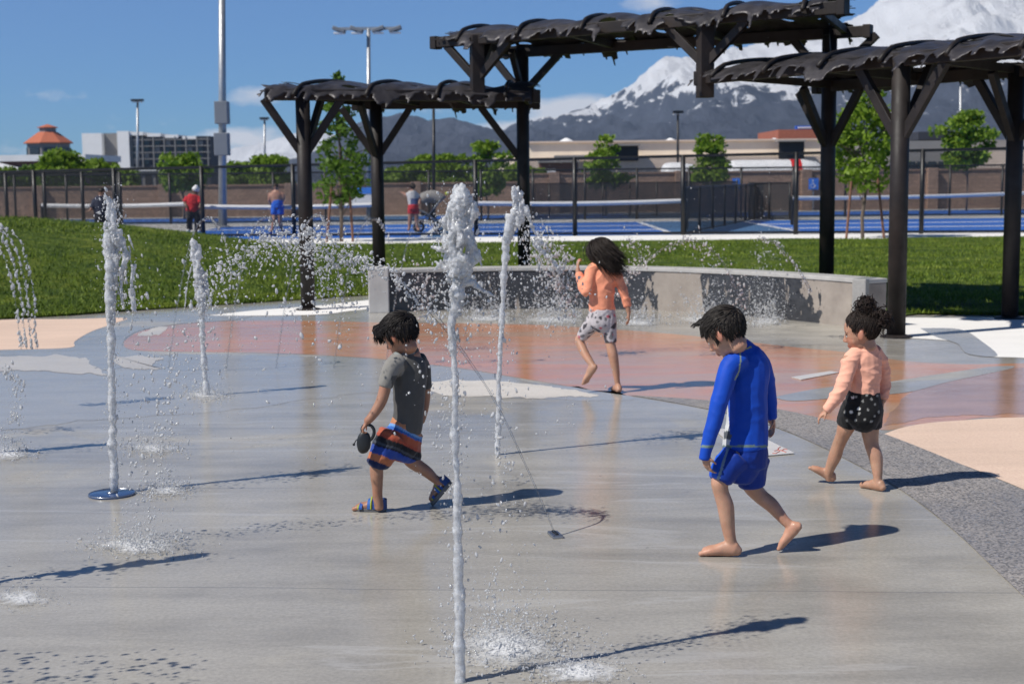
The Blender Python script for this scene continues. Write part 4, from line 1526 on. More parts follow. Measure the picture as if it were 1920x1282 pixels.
    # ---------------- head
    def head(self, px, py, dd, h, yaw, pitch, roll=0.0, face=True):
        """px, py: middle of the skull; yaw 0 = facing picture left, + = turned away; pitch = nod down"""
        self.hc = self.P(px, py, dd); self.hh = h
        a, p = RAD(yaw), RAD(pitch)
        f = V((-cos(a), sin(a), 0)); z = V((0, 0, 1))
        fw = f * cos(p) - z * sin(p)
        upv = z * cos(p) + f * sin(p)
        lf = upv.cross(fw)
        R3 = Matrix((fw, lf, upv)).transposed()
        self.HR = R3 @ Matrix.Rotation(RAD(roll), 3, 'X')
        mb = self.body
        def E(c, r, rot=None):
            M = self.HR if rot is None else self.HR @ rot
            mb.ball(self.H(c), [q * h for q in r], 20, 14, M)
        E((-.05, 0, 0), (.44, .365, .38))
        E((.06, 0, -.12), (.33, .315, .36))
        E((.14, 0, -.22), (.25, .27, .32))
        for s in (-1, 1):
            E((.17, s * .135, -.27), (.15, .135, .15))
            E((.31, s * .13, -.045), (.055, .105, .04))
            E((.315, s * .135, -.135), (.055, .062, .045))
            E((-.03, s * .355, -.17), (.085, .045, .135), Matrix.Rotation(s * RAD(-22), 3, 'Z') @ Matrix.Rotation(RAD(-12), 3, 'Y'))
            E((.395, s * .045, -.265), (.045, .035, .032))
        E((.09, 0, -.40), (.23, .215, .17))
        E((.215, 0, -.535), (.105, .115, .085))
        self.rings([self.H((.36, 0, -.09)), self.H((.40, 0, -.17)), self.H((.435, 0, -.245))], [(.036 * h, .04 * h), (.042 * h, .045 * h), (.052 * h, .05 * h)], seg=10, cap=.8)
        E((.355, 0, -.375), (.045, .09, .026)); E((.345, 0, -.425), (.045, .078, .03))
        self.rings([self.H((-.10, 0, -.25)), self.H((-.10, 0, -.55))], [(.20 * h, .2 * h), (.19 * h, .19 * h)], seg=16)

    def H(self, c):
        return self.hc + self.HR @ (V(c) * self.hh)

    def HL(self, p):
        return self.HR.transposed() @ (V(p) - self.hc) / self.hh

    def face_col(self, skin, hairc=(.012, .009, .008)):
        def fn(p):
            q = self.HL(p)
            a_ = MN.noise(p * 11) * .5 + MN.noise(p * 34) * .3
            c = (skin[0] * (1 + .10 * a_), skin[1] * (1 - .10 * a_), skin[2] * (1 - .14 * a_))
            if q.length < .85 and q.x > -.2 and q.z > -.66:
                y = abs(q.y)
                if q.x > .22:
                    if ((y - .135) / .065) ** 2 + ((q.z + .135) / .030) ** 2 < 1:
                        c = (.55, .52, .5)
                        if ((y - .13) / .032) ** 2 + ((q.z + .135) / .034) ** 2 < 1: c = (.02, .012, .01)
                    elif ((y - .135) / .078) ** 2 + ((q.z + .122) / .04) ** 2 < 1 and q.z > -.125: c = (.03, .02, .018)
                    elif ((y - .14) / .10) ** 2 + ((q.z + .028 + .1 * (y - .14)) / .022) ** 2 < 1: c = tuple(.65 * a + .35 * b for a, b in zip(hairc, skin))
                    elif (q.y / .1) ** 2 + ((q.z + .40) / .055) ** 2 < 1: c = (skin[0] * .95, skin[1] * .62, skin[2] * .62)
                    elif ((y - .18) / .13) ** 2 + ((q.z + .29) / .12) ** 2 < 1: c = (skin[0] * 1.05, skin[1] * .86, skin[2] * .84)
                if y > .33 and -.34 < q.z < .0: c = (skin[0] * 1.04, skin[1] * .82, skin[2] * .8)
            return c
        return fn

    def make_body(self, root, skin, voxel=.0045, it=3, hairc=(.012, .009, .008)):
        me = remeshed(self.body, voxel, it)
        paint(me, self.face_col(skin, hairc))
        return link_mesh('body', me, M_SKIN, root, True)

    def cloth(self, name, lofts, root, colf, m, voxel=.006, it=3, amp=.004, wf=(9, 9, 16), seed=0, extra=None, zcut=None):
        mb = MB()
        for lf in lofts:
            if callable(lf): lf(mb)
            else: self.loft(lf, mb, cap=.25)
        me = remeshed(mb, voxel, it)
        def w(p):
            a = MN.noise(V(((p.x + .55 * p.z) * wf[0], p.y * wf[1], (p.z - .35 * p.x) * wf[2])) + V((seed, 0, 0)))
            b = MN.noise(V((p.x * wf[0] * 2.3, p.y * wf[1] * 2.3, p.z * wf[2] * 2.3)) + V((seed, 5, 0)))
            v = amp * (1.6 * (1 - abs(a)) ** 5 - .3) + amp * .6 * ((1 - abs(b)) ** 4 - .3)
            return v + (extra(p) if extra else 0)
        wrinkle(me, w)
        paint(me, colf)
        return link_mesh(name, me, m, root, True)

    def on_scalp(self, d, k=1.0):
        """point on the skull ellipsoid in head units"""
        r = (.44, .365, .38)
        t = 1 / sqrt((d[0] / r[0]) ** 2 + (d[1] / r[1]) ** 2 + (d[2] / r[2]) ** 2)
        return V((-.05 + d[0] * t * k, d[1] * t * k, d[2] * t * k))

    def hair(self, root, line, nstr, flow, length, lift, rad, col, seed, extra=None, cap=1.06, cool=.0):
        rr = random.Random(seed)
        mb = MB(); cols = []
        # cap that follows the skull above the hair line
        seg, ring = 40, 26
        idx = {}
        vs = []; fs = []
        for i in range(ring + 1):
            th = -pi / 2 + pi * i / ring
            for j in range(seg):
                a = 2 * pi * j / seg
                d = V((cos(th) * cos(a), cos(th) * sin(a), sin(th)))
                p = self.on_scalp(d, cap + .018 * MN.noise(d * 5 + V((seed, 0, 0))))
                vs.append(p)
        for i in range(ring):
            for j in range(seg):
                q = (i * seg + j, i * seg + (j + 1) % seg, (i + 1) * seg + (j + 1) % seg, (i + 1) * seg + j)
                if all(line(vs[k], .03) for k in q): fs.append(q)
        mb.add([self.H(v) for v in vs], fs)
        cols += [col] * len(vs)
        made = 0; tries = 0
        while made < nstr and tries < nstr * 30:
            tries += 1
            d = V((rr.gauss(0, 1), rr.gauss(0, 1), rr.gauss(.25, 1))).normalized()
            p = self.on_scalp(d, 1.03)
            if not line(p, 0): continue
            made += 1
            ln = length(p) * rr.uniform(.75, 1.2); lf = lift(p) * rr.uniform(.6, 1.3)
            pts = [p]; cur = p.copy(); steps = 7
            jit = V((rr.gauss(0, .14), rr.gauss(0, .14), rr.gauss(0, .14)))
            for k in range(steps):
                nrm = V(((cur.x + .05) / .19, cur.y / .133, cur.z / .144)).normalized()
                fdir = V(flow(cur, k / steps)) + jit
                tdir = fdir - nrm * min(0, fdir.dot(nrm)) if k > 2 else fdir - nrm * fdir.dot(nrm)
                if tdir.length < 1e-4: tdir = nrm.orthogonal()
                cur = cur + (tdir.normalized() + nrm * lf * (1 - k / steps)) * ln / steps
                e = sqrt(((cur.x + .05) / .44) ** 2 + (cur.y / .365) ** 2 + (cur.z / .38) ** 2)
                mn = cap + .01 + lf * .12
                if e < mn and cur.z > -.45: cur = V((-.05 + (cur.x + .05) * mn / e, cur.y * mn / e, cur.z * mn / e))
                pts.append(cur.copy())
            r0 = rad * rr.uniform(.7, 1.3)
            n0 = len(mb.v)
            mb.tube([self.H(q) for q in pts], [self.hh * r0 * f for f in (1.0, 1.05, 1.0, .9, .75, .55, .34, .1)], 5, cap=False)
            t = rr.uniform(.7, 1.35)
            cols += [tuple(c * t for c in col)] * (len(mb.v) - n0)
        if extra: extra(mb, cols, rr)
        me = mb.mesh('hair')
        a = me.color_attributes.new('Col', 'FLOAT_COLOR', 'POINT')
        buf = np.ones((len(me.vertices), 4), np.float32)
        buf[:len(cols), :3] = np.array(cols, np.float32)
        a.data.foreach_set('color', buf.reshape(-1))
        bm = bmesh.new(); bm.from_mesh(me); bmesh.ops.delete(bm, geom=[v for v in bm.verts if not v.link_faces], context='VERTS'); bm.to_mesh(me); bm.free()
        return link_mesh('hair', me, M_HAIR, root, True)


def pdist(px, py, line):
    best = 1e9
    for (x0, y0), (x1, y1) in zip(line, line[1:]):
        dx, dy = x1 - x0, y1 - y0
        t = max(0, min(1, ((px - x0) * dx + (py - y0) * dy) / (dx * dx + dy * dy)))
        best = min(best, math.hypot(px - x0 - dx * t, py - y0 - dy * t))
    return best


def short_line(p, m):
    """boys' hair line in head units"""
    x, y, z = p
    if x > .26: return z > .10 + m
    if x > .12: return z > -.02 + m - .0
    if x > .03: return z > -.20 + m
    if x > -.12: return z > -.03 + m
    return z > -.36 + m + max(0, x + .2) * .6


SKIN_A = (.47, .255, .165); SKIN_B = (.37, .185, .115); SKIN_C = (.49, .265, .175)
UP = V((0, 0, 1))

# ================= boy in blue =================
k1 = Kid(gp(1352, 1042).y)
K = k1
root = thing('person', gp(1385, 1040), 'barefoot boy in a bright blue long sleeved swim shirt and blue shorts', 'person', 'children on the splash pad')
K.head(1352, 616, .05, .212, 33, 37)
K.loft([(1374, 632, .06, 20, 21), (1386, 648, .065, 19, 20), (1404, 672, .07, 24, 23)])
K.loft([(1404, 664, .07, 26, 22), (1402, 690, .07, 38, 26), (1402, 740, .07, 34, 28), (1404, 790, .07, 32, 28), (1402, 836, .06, 30, 26), (1400, 858, .06, 26, 22)])
K.loft([(1366, 690, .0, 15, 15), (1354, 735, -.03, 13, 13), (1339, 790, -.05, 11.5, 11.5), (1326, 838, -.06, 8.5, 8.5), (1322, 858, -.06, 7.5, 7.5)])
K.hand(K.P(1321, 852, -.06), V((.22, .1, -1)), V((.8, .55, 0)), .105, .75, thumb=1)
K.loft([(1430, 690, .15, 14, 14), (1440, 740, .17, 12, 12), (1444, 772, .17, 9.5, 9.5), (1447, 790, .17, 7.5, 7.5)])
K.hand(K.P(1448, 780, .17), V((.05, -.05, -1)), V((-.8, -.2, 0)), .105, .8, thumb=-1)
K.loft([(1384, 855, .02, 22, 22), (1361, 886, .01, 19, 20), (1350, 902, 0, 17.5, 18.5), (1352, 922, 0, 15, 17), (1360, 947, 0, 16.2, 17), (1363, 969, 0, 15.0, 16), (1366, 992, 0, 12.8, 13.5), (1369, 1008, 0, 11.3, 12), (1372, 1022, 0, 11.2, 11.5), (1374, 1034, 0, 10, 11)])
K.foot(gp(1387, 1043), gp(1312, 1040), UP, side=1)
K.loft([(1408, 862, .1, 22, 22), (1408, 903, .1, 20, 20), (1423, 927, .1, 15.5, 16), (1445, 945, .09, 14.5, 15), (1460, 962, .08, 12, 13), (1472, 976, .07, 10, 11), (1484, 986, .06, 10, 10)])
ht = K.P(1506, 990, .03); tt = K.P(1464, 1035, .06); tt.z = max(tt.z, .004)
K.foot(ht, tt, V((-.75, .45, .45)), side=1, w=.95)
K.make_body(root, SKIN_C)
BLUE = (.003, .062, .46); BLUED = (.002, .030, .25); SEAM = (.30, .36, .22); WHITE = (.62, .63, .62)


def c_shirt(p):
    x, y = proj(p)
    if pdist(x, y, [(1376, 658), (1392, 657), (1408, 650)]) < 1.3: return (.42, .40, .08)
    if pdist(x, y, [(1388, 658), (1389, 675), (1386, 695), (1378, 712)]) < 1.3: return SEAM
    if y > 834.5 and y < 838.5: return (.17, .24, .20)
    if 745 < y < 838 and x < 1363.5 + (y - 745) * .075 + (4 if y > 815 else 0) and p.y > K1T + .005:
        return (.09, .10, .11) if 808 < y < 823 and x > 1357 else WHITE
    return BLUE


K1T = K.D
K.cloth('shirt', [
    [(1402, 656, .07, 19, 18), (1404, 664, .07, 29, 25), (1402, 690, .07, 42, 31), (1402, 740, .07, 38, 33), (1401, 790, .07, 40, 35), (1398, 826, .06, 43.5, 37), (1398, 837, .06, 44, 38)],
    [(1386, 652, .065, 21.5, 22), (1398, 662, .07, 24, 24), (1404, 672, .07, 26, 24)],
    [(1388, 672, .03, 22, 22), (1368, 688, .0, 20, 20), (1354, 735, -.03, 17.5, 17.5), (1339, 790, -.05, 15, 15), (1325, 838, -.06, 11.5, 12), (1321, 860, -.06, 11, 11)],
    [(1416, 672, .12, 22, 22), (1431, 690, .15, 18, 18), (1441, 740, .17, 15.5, 16), (1445, 770, .17, 12, 12), (1447, 784, .17, 10.5, 11)],
], root, c_shirt, M_SWIM, .0058, 4, .0022, (5, 5, 8), 3)


def c_short(p):
    x, y = proj(p)
    if x < 1362 - (y - 840) * .32 and y > 838: return (.005, .085, .56)
    if abs(x - (1365 - (y - 840) * .32)) < 2.6: return (.20, .27, .36)
    return BLUED


K.cloth('shorts', [
    [(1398, 826, .06, 41, 35), (1397, 850, .06, 43, 36), (1396, 872, .06, 43, 36)],
    [(1380, 858, .02, 31, 31), (1360, 880, .01, 27, 27), (1351, 899, .0, 22.5, 24)],
    [(1412, 858, .09, 31, 31), (1409, 885, .1, 28, 28), (1410, 909, .1, 25.5, 26)],
    [(1398, 850, .05, 36, 34), (1391, 880, .05, 32, 30), (1388, 900, .05, 22, 24)],
], root, c_short, M_SWIM, .006, 3, .0035, (8, 8, 4), 8)


def fl1(p, t):
    if p.x > .12 and p.z > -.1: return V((.35, .3 * p.y, -.8))
    return V((1.0, .15 * p.y, -.25)) if p.z > .02 else V((.25, 0, -1))


def quiff(mb, cols, rr):
    for k in range(34):
        a = V((.24 + rr.uniform(-.10, .06), rr.uniform(-.16, .16), .28 + rr.uniform(-.03, .06)))
        tip = V((.40 + rr.uniform(-.06, .12), a.y * 1.1 + rr.uniform(-.05, .05), .34 + rr.uniform(-.04, .08)))
        m = a.lerp(tip, .5) + V((0, 0, .06))
        n0 = len(mb.v)
        mb.tube([k1.H(a), k1.H(a.lerp(m, .5) + V((0, 0, .02))), k1.H(m), k1.H(tip)], [k1.hh * r for r in (.022, .022, .018, .004)], 5, cap=False)
        cols += [(.018, .015, .013)] * (len(mb.v) - n0)


k1.hair(root, short_line, 1500, fl1, lambda p: (.07 if p.x > .12 else .22) if p.z > .1 else .12, lambda p: (.04 if p.x > .12 else .13) if p.z > .1 else .04, .012, (.020, .016, .013), 5, quiff, 1.12)

# ================= small girl with the bun =================
k2 = Kid(gp(1648, 921).y)
K = k2
root = thing('person', gp(1648, 920), 'small girl in peach top and black spotted shorts with curly hair tied up', 'person', 'children on the splash pad')
K.head(1612, 614, .04, .212, 20, 14)
K.loft([(1615, 632, .05, 16, 17), (1620, 648, .05, 15, 16), (1624, 660, .05, 18, 18)])
K.loft([(1622, 652, .05, 20, 19), (1620, 672, .05, 30, 24), (1620, 700, .05, 28, 25), (1621, 730, .05, 27, 25), (1620, 752, .05, 25, 22), (1618, 768, .05, 22, 20)])
K.loft([(1592, 672, .0, 13, 13), (1586, 705, -.02, 11.5, 11.5), (1572, 738, -.04, 9.5, 9.5), (1556, 762, -.06, 7.5, 7.5), (1549, 771, -.06, 6.5, 6.5)])
K.hand(K.P(1550, 769, -.06), V((-.62, .1, -.6)), V((.5, .1, -.7)), .088, .7, thumb=1)
K.loft([(1648, 672, .12, 12, 12), (1656, 705, .14, 10.5, 10.5), (1657, 735, .13, 9, 9), (1655, 752, .11, 6.5, 6.5)])
K.hand(K.P(1655, 752, .11), V((-.1, 0, -1)), V((-.8, 0, 0)), .088, .7, thumb=-1)
K.loft([(1632, 768, .07, 18, 19), (1631, 800, .08, 18, 19), (1634, 832, .07, 13.8, 15), (1642, 857, .05, 13.5, 14.5), (1645, 883, .03, 10, 11), (1646, 900, .02, 8, 9), (1648, 912, .01, 8, 8.5)])
K.foot(gp(1657, 922), gp(1614, 912), UP, side=-1)
K.loft([(1606, 766, .07, 18, 19), (1588, 797, .10, 17, 19), (1580, 816, .13, 13.5, 15.5), (1571.5, 836, .16, 12.2, 14), (1566, 854, .18, 12.8, 13.5), (1557.5, 874, .20, 10, 11), (1553.5, 888, .21, 8.3, 9), (1555, 897, .22, 8, 8.5)])
h_ = K.P(1560, 906, .21); h_.z = .004
K.foot(h_, K.P(1515, 878, .24), V((.35, 0, 1)), side=1)
K.make_body(root, SKIN_A, .004)
PEACH = (.88, .44, .31)


def c_peach(p):
    x, y = proj(p)
    if y < 646: return (.80, .38, .28)
    return PEACH


K.cloth('top', [
    [(1618, 643, .05, 17, 17), (1622, 652, .05, 22, 21), (1620, 672, .05, 33, 27), (1620, 700, .05, 31.5, 28), (1621, 722, .05, 29.5, 27), (1621, 736, .05, 29, 27)],
    [(1616, 640, .05, 16.5, 17), (1620, 650, .05, 18, 19)],
    [(1608, 662, .03, 16, 16), (1594, 676, .0, 15, 15), (1586, 705, -.02, 13.2, 13.5), (1572, 738, -.04, 12.5, 12.5), (1556, 762, -.06, 10, 10), (1550, 769, -.06, 9.5, 9.5)],
    [(1636, 660, .09, 17, 17), (1648, 674, .12, 15, 15), (1656, 705, .14, 13, 13), (1657, 735, .13, 11, 11), (1655, 748, .11, 9.5, 9.5)],
], root, c_peach, M_CLOTH, .0052, 2, .0058, (5, 5, 13), 4)
dots = [(1599, 745), (1610, 766), (1596, 772), (1626, 741), (1634, 748), (1618, 752), (1641, 758), (1611, 775), (1627, 768), (1588, 788), (1604, 788), (1634, 790), (1648, 772), (1645, 742), (1584, 772), (1640, 780), (1605, 744), (1622, 786)]


def c_blk(p):
    x, y = proj(p)
    for i, (dx, dy) in enumerate(dots):
        if ((x - dx) / (3.4 if i < 3 else 2.2)) ** 2 + ((y - dy) / 2.6) ** 2 < 1: return (.7, .7, .66) if i < 3 else (.30, .30, .28)
    # back of the shorts carries the same scattered spots
    if p.y > k2.D + .09 and MN.noise(p * 55) > .42: return (.5, .5, .47)
    return (.008, .008, .009)


K.cloth('shorts', [
    [(1620, 734, .05, 30, 28), (1619, 752, .05, 34.5, 31), (1617, 772, .05, 38, 34), (1615, 788, .06, 33, 32), (1612, 796, .07, 22, 24)],
    [(1604, 765, .06, 27, 27), (1592, 784, .09, 22, 24), (1588, 795, .10, 20, 22)],
    [(1634, 765, .08, 23, 26), (1632, 785, .08, 22, 24), (1631, 799, .08, 21.5, 23)],
], root, c_blk, M_CLOTH, .0055, 2, .003, (9, 9, 9), 12)


def girl_line(p, m):
    x, y, z = p
    if x > .30: return z > .22 + m
    if x > .18: return z > .08 + m + (.1 if abs(y) < .2 else 0)
    if x > .03: return z > -.12 + m
    if x > -.12: return z > -.06 + m
    return z > -.42 + m


def fl2(p, t):
    tgt = V((-.30, 0, .42))
    return (tgt - p)


def bun(mb, cols, rr):
    for k in range(520):
        # curls: coils around the tie and a bunch falling behind
        if k < 300:
            c = V((-.26, 0, .50)); sp = .20
        else:
            c = V((-.56, rr.uniform(-.05, .05), .18)); sp = .19
        d = V((rr.gauss(0, 1), rr.gauss(0, 1), rr.gauss(0, 1))).normalized()
        b = c + d * sp * rr.uniform(.25, 1.05)
        r = rr.uniform(.035, .075)
        u = d.orthogonal().normalized(); w = d.cross(u)
        ph = rr.uniform(0, 6.3); ln = rr.uniform(.06, .18)
        drop = V((0, 0, -.1 if k < 300 else -.3)) * rr.random()
        pts = [k2.H(b + (u * cos(ph + j * .95) + w * sin(ph + j * .95)) * r + (d * ln + drop) * (j / 7)) for j in range(8)]
        n0 = len(mb.v)
        mb.tube(pts, [k2.hh * .0135 * f for f in (1, 1, 1, .95, .9, .8, .6, .2)], 4, cap=False)
        t = rr.uniform(.6, 1.6)
        cols += [(.020 * t, .012 * t, .009 * t)] * (len(mb.v) - n0)
    for c, r in ((V((-.26, 0, .48)), .17), (V((-.40, 0, .34)), .15), (V((-.54, 0, .16)), .14)):
        n0 = len(mb.v)
        mb.ball(k2.H(c), k2.hh * r, 12, 8)
        cols += [(.012, .008, .006)] * (len(mb.v) - n0)


k2.hair(root, girl_line, 800, fl2, lambda p: .42, lambda p: .04, .010, (.022, .014, .010), 9, bun, 1.055)

# ================= boy in the grey T-shirt =================
k3 = Kid(gp(692, 960).y)
K = k3
root = thing('person', gp(705, 958), 'boy in grey T-shirt, striped shorts and blue sandals holding a black reel', 'person', 'children on the splash pad')
K.head(745, 620, .05, .208, 27, 30)
K.loft([(756, 636, .06, 17, 18), (764, 652, .06, 16, 17), (770, 668, .06, 20, 20)])
K.loft([(766, 664, .06, 22, 20), (766, 690, .06, 32, 24), (766, 730, .06, 28, 25), (766, 775, .06, 25, 24), (762, 805, .06, 24, 22), (756, 822, .06, 20, 20)])
K.loft([(734, 686, -.02, 13, 13), (724, 720, -.05, 11.5, 11.5), (716, 749, -.06, 10.8, 10.8), (706, 768, -.07, 9.6, 9.8), (695, 783, -.08, 8.2, 8.4), (688, 790, -.08, 7.4, 7.6)])
K.hand(K.P(690, 788, -.08), V((-.55, -.1, -.8)), V((.75, .15, -.6)), .098, 1.25, thumb=-1, spread=.02)
K.loft([(792, 690, .15, 12, 12), (798, 725, .17, 10.5, 10.5), (796, 762, .17, 9, 9), (790, 790, .15, 7, 7)])
K.hand(K.P(790, 788, .15), V((-.2, -.05, -1)), V((-.8, 0, 0)), .098, .6, thumb=1)
K.loft([(742, 820, .02, 20, 20), (718, 850, .0, 20, 20), (707, 872, .0, 13.8, 15), (706.5, 893, .0, 12.6, 14), (707.4, 911, .0, 10.6, 12), (708, 929, .0, 9.6, 10), (710, 942, .0, 9.3, 10), (711, 952, 0, 9, 9.5)])
K.foot(gp(722, 958), gp(664, 956), UP, side=1)
K.loft([(764, 820, .09, 20, 20), (770, 856, .1, 18, 19), (778, 869, .1, 13.5, 14.5), (799, 883, .11, 11.4, 12.5), (815, 897, .12, 8.8, 9.6), (826, 904, .12, 9, 9.5)])
ht = K.P(843, 903, .12); tt = K.P(809, 946, .13); tt.z = max(.012, tt.z)
K.foot(ht, tt, V((-.72, .2, .62)), side=-1)
K.make_body(root, SKIN_B, .0042)
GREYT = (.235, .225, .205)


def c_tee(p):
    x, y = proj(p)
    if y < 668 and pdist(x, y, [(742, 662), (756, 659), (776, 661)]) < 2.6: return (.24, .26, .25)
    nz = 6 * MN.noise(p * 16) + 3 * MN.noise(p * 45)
    paler = (y < 706 + nz and x < 764 - (y - 660) * .25 + nz) or (x < 734 + nz * .3 and y < 730)
    return GREYT if paler else (.088, .085, .080)      # back of the shirt darker, with an uneven edge


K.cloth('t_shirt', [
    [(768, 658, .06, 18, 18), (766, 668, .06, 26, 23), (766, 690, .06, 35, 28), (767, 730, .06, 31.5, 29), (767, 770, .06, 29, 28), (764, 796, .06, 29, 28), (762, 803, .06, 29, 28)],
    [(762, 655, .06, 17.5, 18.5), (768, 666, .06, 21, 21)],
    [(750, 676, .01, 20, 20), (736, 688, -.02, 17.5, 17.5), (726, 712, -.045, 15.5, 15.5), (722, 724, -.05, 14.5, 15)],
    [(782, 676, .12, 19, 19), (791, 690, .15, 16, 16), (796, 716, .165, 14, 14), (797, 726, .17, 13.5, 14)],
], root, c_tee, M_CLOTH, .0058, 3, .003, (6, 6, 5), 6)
STR = [(0, (.46, .20, .10)), (9, (.16, .33, .62)), (14, (.03, .12, .42)), (20, (.42, .10, .05)), (34, (.36, .07, .04)), (40, (.012, .013, .018)), (51, (.05, .06, .08)), (56, (.012, .014, .03)), (60, (.02, .06, .32)), (76, (.44, .15, .07)), (91, (.012, .02, .07)), (200, (.012, .02, .07))]


def c_str(p):
    x, y = proj(p)
    s = (y - 785) - (x - 735) * .36 + 3 * MN.noise(p * 18)
    if x > 748: s -= (x - 748) * .10
    c = STR[0][1]
    for v, cc in STR:
        if s >= v: c = cc
    return c


K.cloth('shorts', [
    [(762, 790, .06, 27, 27), (756, 812, .06, 33, 30), (748, 836, .06, 38, 34), (742, 856, .05, 30, 28)],
    [(738, 818, .02, 30, 30), (720, 845, .0, 26, 26), (708, 870, .0, 21.5, 24)],
    [(764, 818, .09, 30, 29), (765, 842, .1, 25, 26), (766, 860, .1, 23.5, 25)],
], root, c_str, M_CLOTH, .0055, 2, .004, (13, 13, 8), 2)


def fl3(p, t):
    return V((.9, .1 * p.y, -.35)) if p.z > .05 else V((.15, 0, -1))


def fringe(mb, cols, rr):
    for k in range(200):
        a = V((.20 + rr.uniform(-.08, .12), rr.uniform(-.26, .26), .26 + rr.uniform(-.05, .08)))
        m = V((.40 + rr.uniform(-.05, .07), a.y * 1.1, .20 + rr.uniform(-.08, .08)))
        tip = V((.50 + rr.uniform(-.08, .08), a.y * 1.15 + rr.uniform(-.05, .05), -.02 + rr.uniform(-.1, .12)))
        n0 = len(mb.v)
        mb.tube([k3.H(a), k3.H(a.lerp(m, .6) + V((0, 0, .05))), k3.H(m), k3.H(tip)], [k3.hh * r for r in (.02, .023, .018, .004)], 5, cap=False)
        cols += [(.012, .010, .009)] * (len(mb.v) - n0)


k3.hair(root, short_line, 1500, fl3, lambda p: (.14 if p.x > .2 else .26) if p.z > .1 else .15, lambda p: .16 if p.z > .1 else .06, .012, (.013, .010, .009), 15, fringe, 1.13)
# sandals
M_SANDAL = attr_mat('sandal_strap_fabric', .65, 0, 300, .2, .001, .1, 60)


def sandal(heel, toe, up, nm_col, root, wid):
    heel, toe, up = V(heel), V(toe), V(up).normalized()
    d = (toe - heel); L = d.length; d.normalize(); up = (up - d * up.dot(d)).normalized(); s = d.cross(up)
    t = Kid(1)
    # sole
    mb = MB()
    out = []
    for k in range(28):
        a = 2 * pi * k / 28
        u = cos(a)
        w = (.19 + .06 * max(0, u) - .015 * cos(2 * a)) * L * wid
        out.append(heel + d * (L * .5 + u * L * .54) + s * sin(a) * w * (1.0 if abs(u) < .8 else 1.0))
    vs = [p - up * .014 for p in out] + [p + up * .004 for p in out]
    mb.add(vs, [tuple(range(27, -1, -1)), tuple(range(28, 56))] + [(k, (k + 1) % 28, 28 + (k + 1) % 28, 28 + k) for k in range(28)])
    so_ = mb.build('sandal', M_RUBBER, root, bevel=.003)
    for (q, hh, ww, wd, c) in ((.72, .135, .235, .10, (.02, .085, .34)), (.47, .27, .195, .09, (.03, .12, .40)), (.30, .40, .18, .085, (.02, .07, .28)), (.80, .10, .24, .04, (.35, .42, .03)), (.40, .335, .192, .035, (.35, .42, .03))):
        mb = MB(); ring = []
        for k in range(13):
            a = pi * k / 12
            for e in (-.5, .5):
                for off in (0, .004):
                    ring.append(heel + d * (q * L + e * wd * L) + s * cos(a) * (ww * L * wid + off) + up * (sin(a) ** .8 * (hh * L + off) + .002))
        fs = []
        for k in range(12):
            b = k * 4; e = b + 4
            fs += [(b, b + 2, e + 2, e), (b + 1, e + 1, e + 3, b + 3), (b, e, e + 1, b + 1), (b + 2, b + 3, e + 3, e + 2)]
        mb.add(ring, fs)
        me = mb.mesh('strap'); paint(me, lambda p, c=c: c)
        link_mesh('strap', me, M_SANDAL, so_)
    # heel cup
    mb = MB(); ring = []
    for k in range(13):
        a = pi / 2 + pi * k / 12
        for z_ in (.0, .30):
            for off in (0, .005):
                ring.append(heel + d * (.16 * L + cos(a) * (.19 * L + off)) + s * sin(a) * (.185 * L * wid + off) + up * (z_ * L))
    fs = []
    for k in range(12):
        b = k * 4; e = b + 4
        fs += [(b, e, e + 2, b + 2), (b + 1, b + 3, e + 3, e + 1), (b + 2, e + 2, e + 3, b + 3), (b, b + 1, e + 1, e)]
    mb.add(ring, fs)
    me = mb.mesh('heel_cup'); paint(me, lambda p: (.03, .07, .22))
    link_mesh('heel_cup', me, M_SANDAL, so_)


sandal(gp(722, 958) + V((0, 0, .014)), gp(664, 956) + V((0, 0, .014)), UP, None, root, 1.0)
sandal(ht, tt, V((-.72, .2, .62)), None, root, 1.0)
# black looped gadget in his hand
gc = K.P(683, 830, -.085)
root = thing('leash_reel', gc, 'black rounded reel with loop handle held by the boy in the grey T-shirt', 'reel')
mb = MB()
q = Kid(K.D)
q.loft([(684, 812, -.085, 9, 5), (683, 820, -.085, 12.5, 7), (682, 832, -.085, 13.5, 7.5), (682, 842, -.085, 11.5, 7), (683, 847, -.085, 8, 5)], mb)
link_mesh('reel_case', remeshed(mb, .004, 2), M_BLKPL, root, True)
mb = MB()
ringp = [(683, 814), (679, 806), (681, 799), (688, 796), (696, 798), (701, 805), (701, 814), (697, 822), (692, 826)]
mb.tube([K.P(x, y, -.085) for x, y in crom(ringp, 3)], 3.1 * K.k, 8)
mb.build('loop_handle', M_BLKPL, root, smooth=True)
mb = MB()
mb.tube([K.P(x, y, -.085) for x, y in ((672, 822), (667, 826), (664, 832))], 1.0 * K.k, 6)
mb.ball(K.P(663.5, 833, -.085), 2.6 * K.k)
mb.build('cord_toggle', M_BLKPL, root)

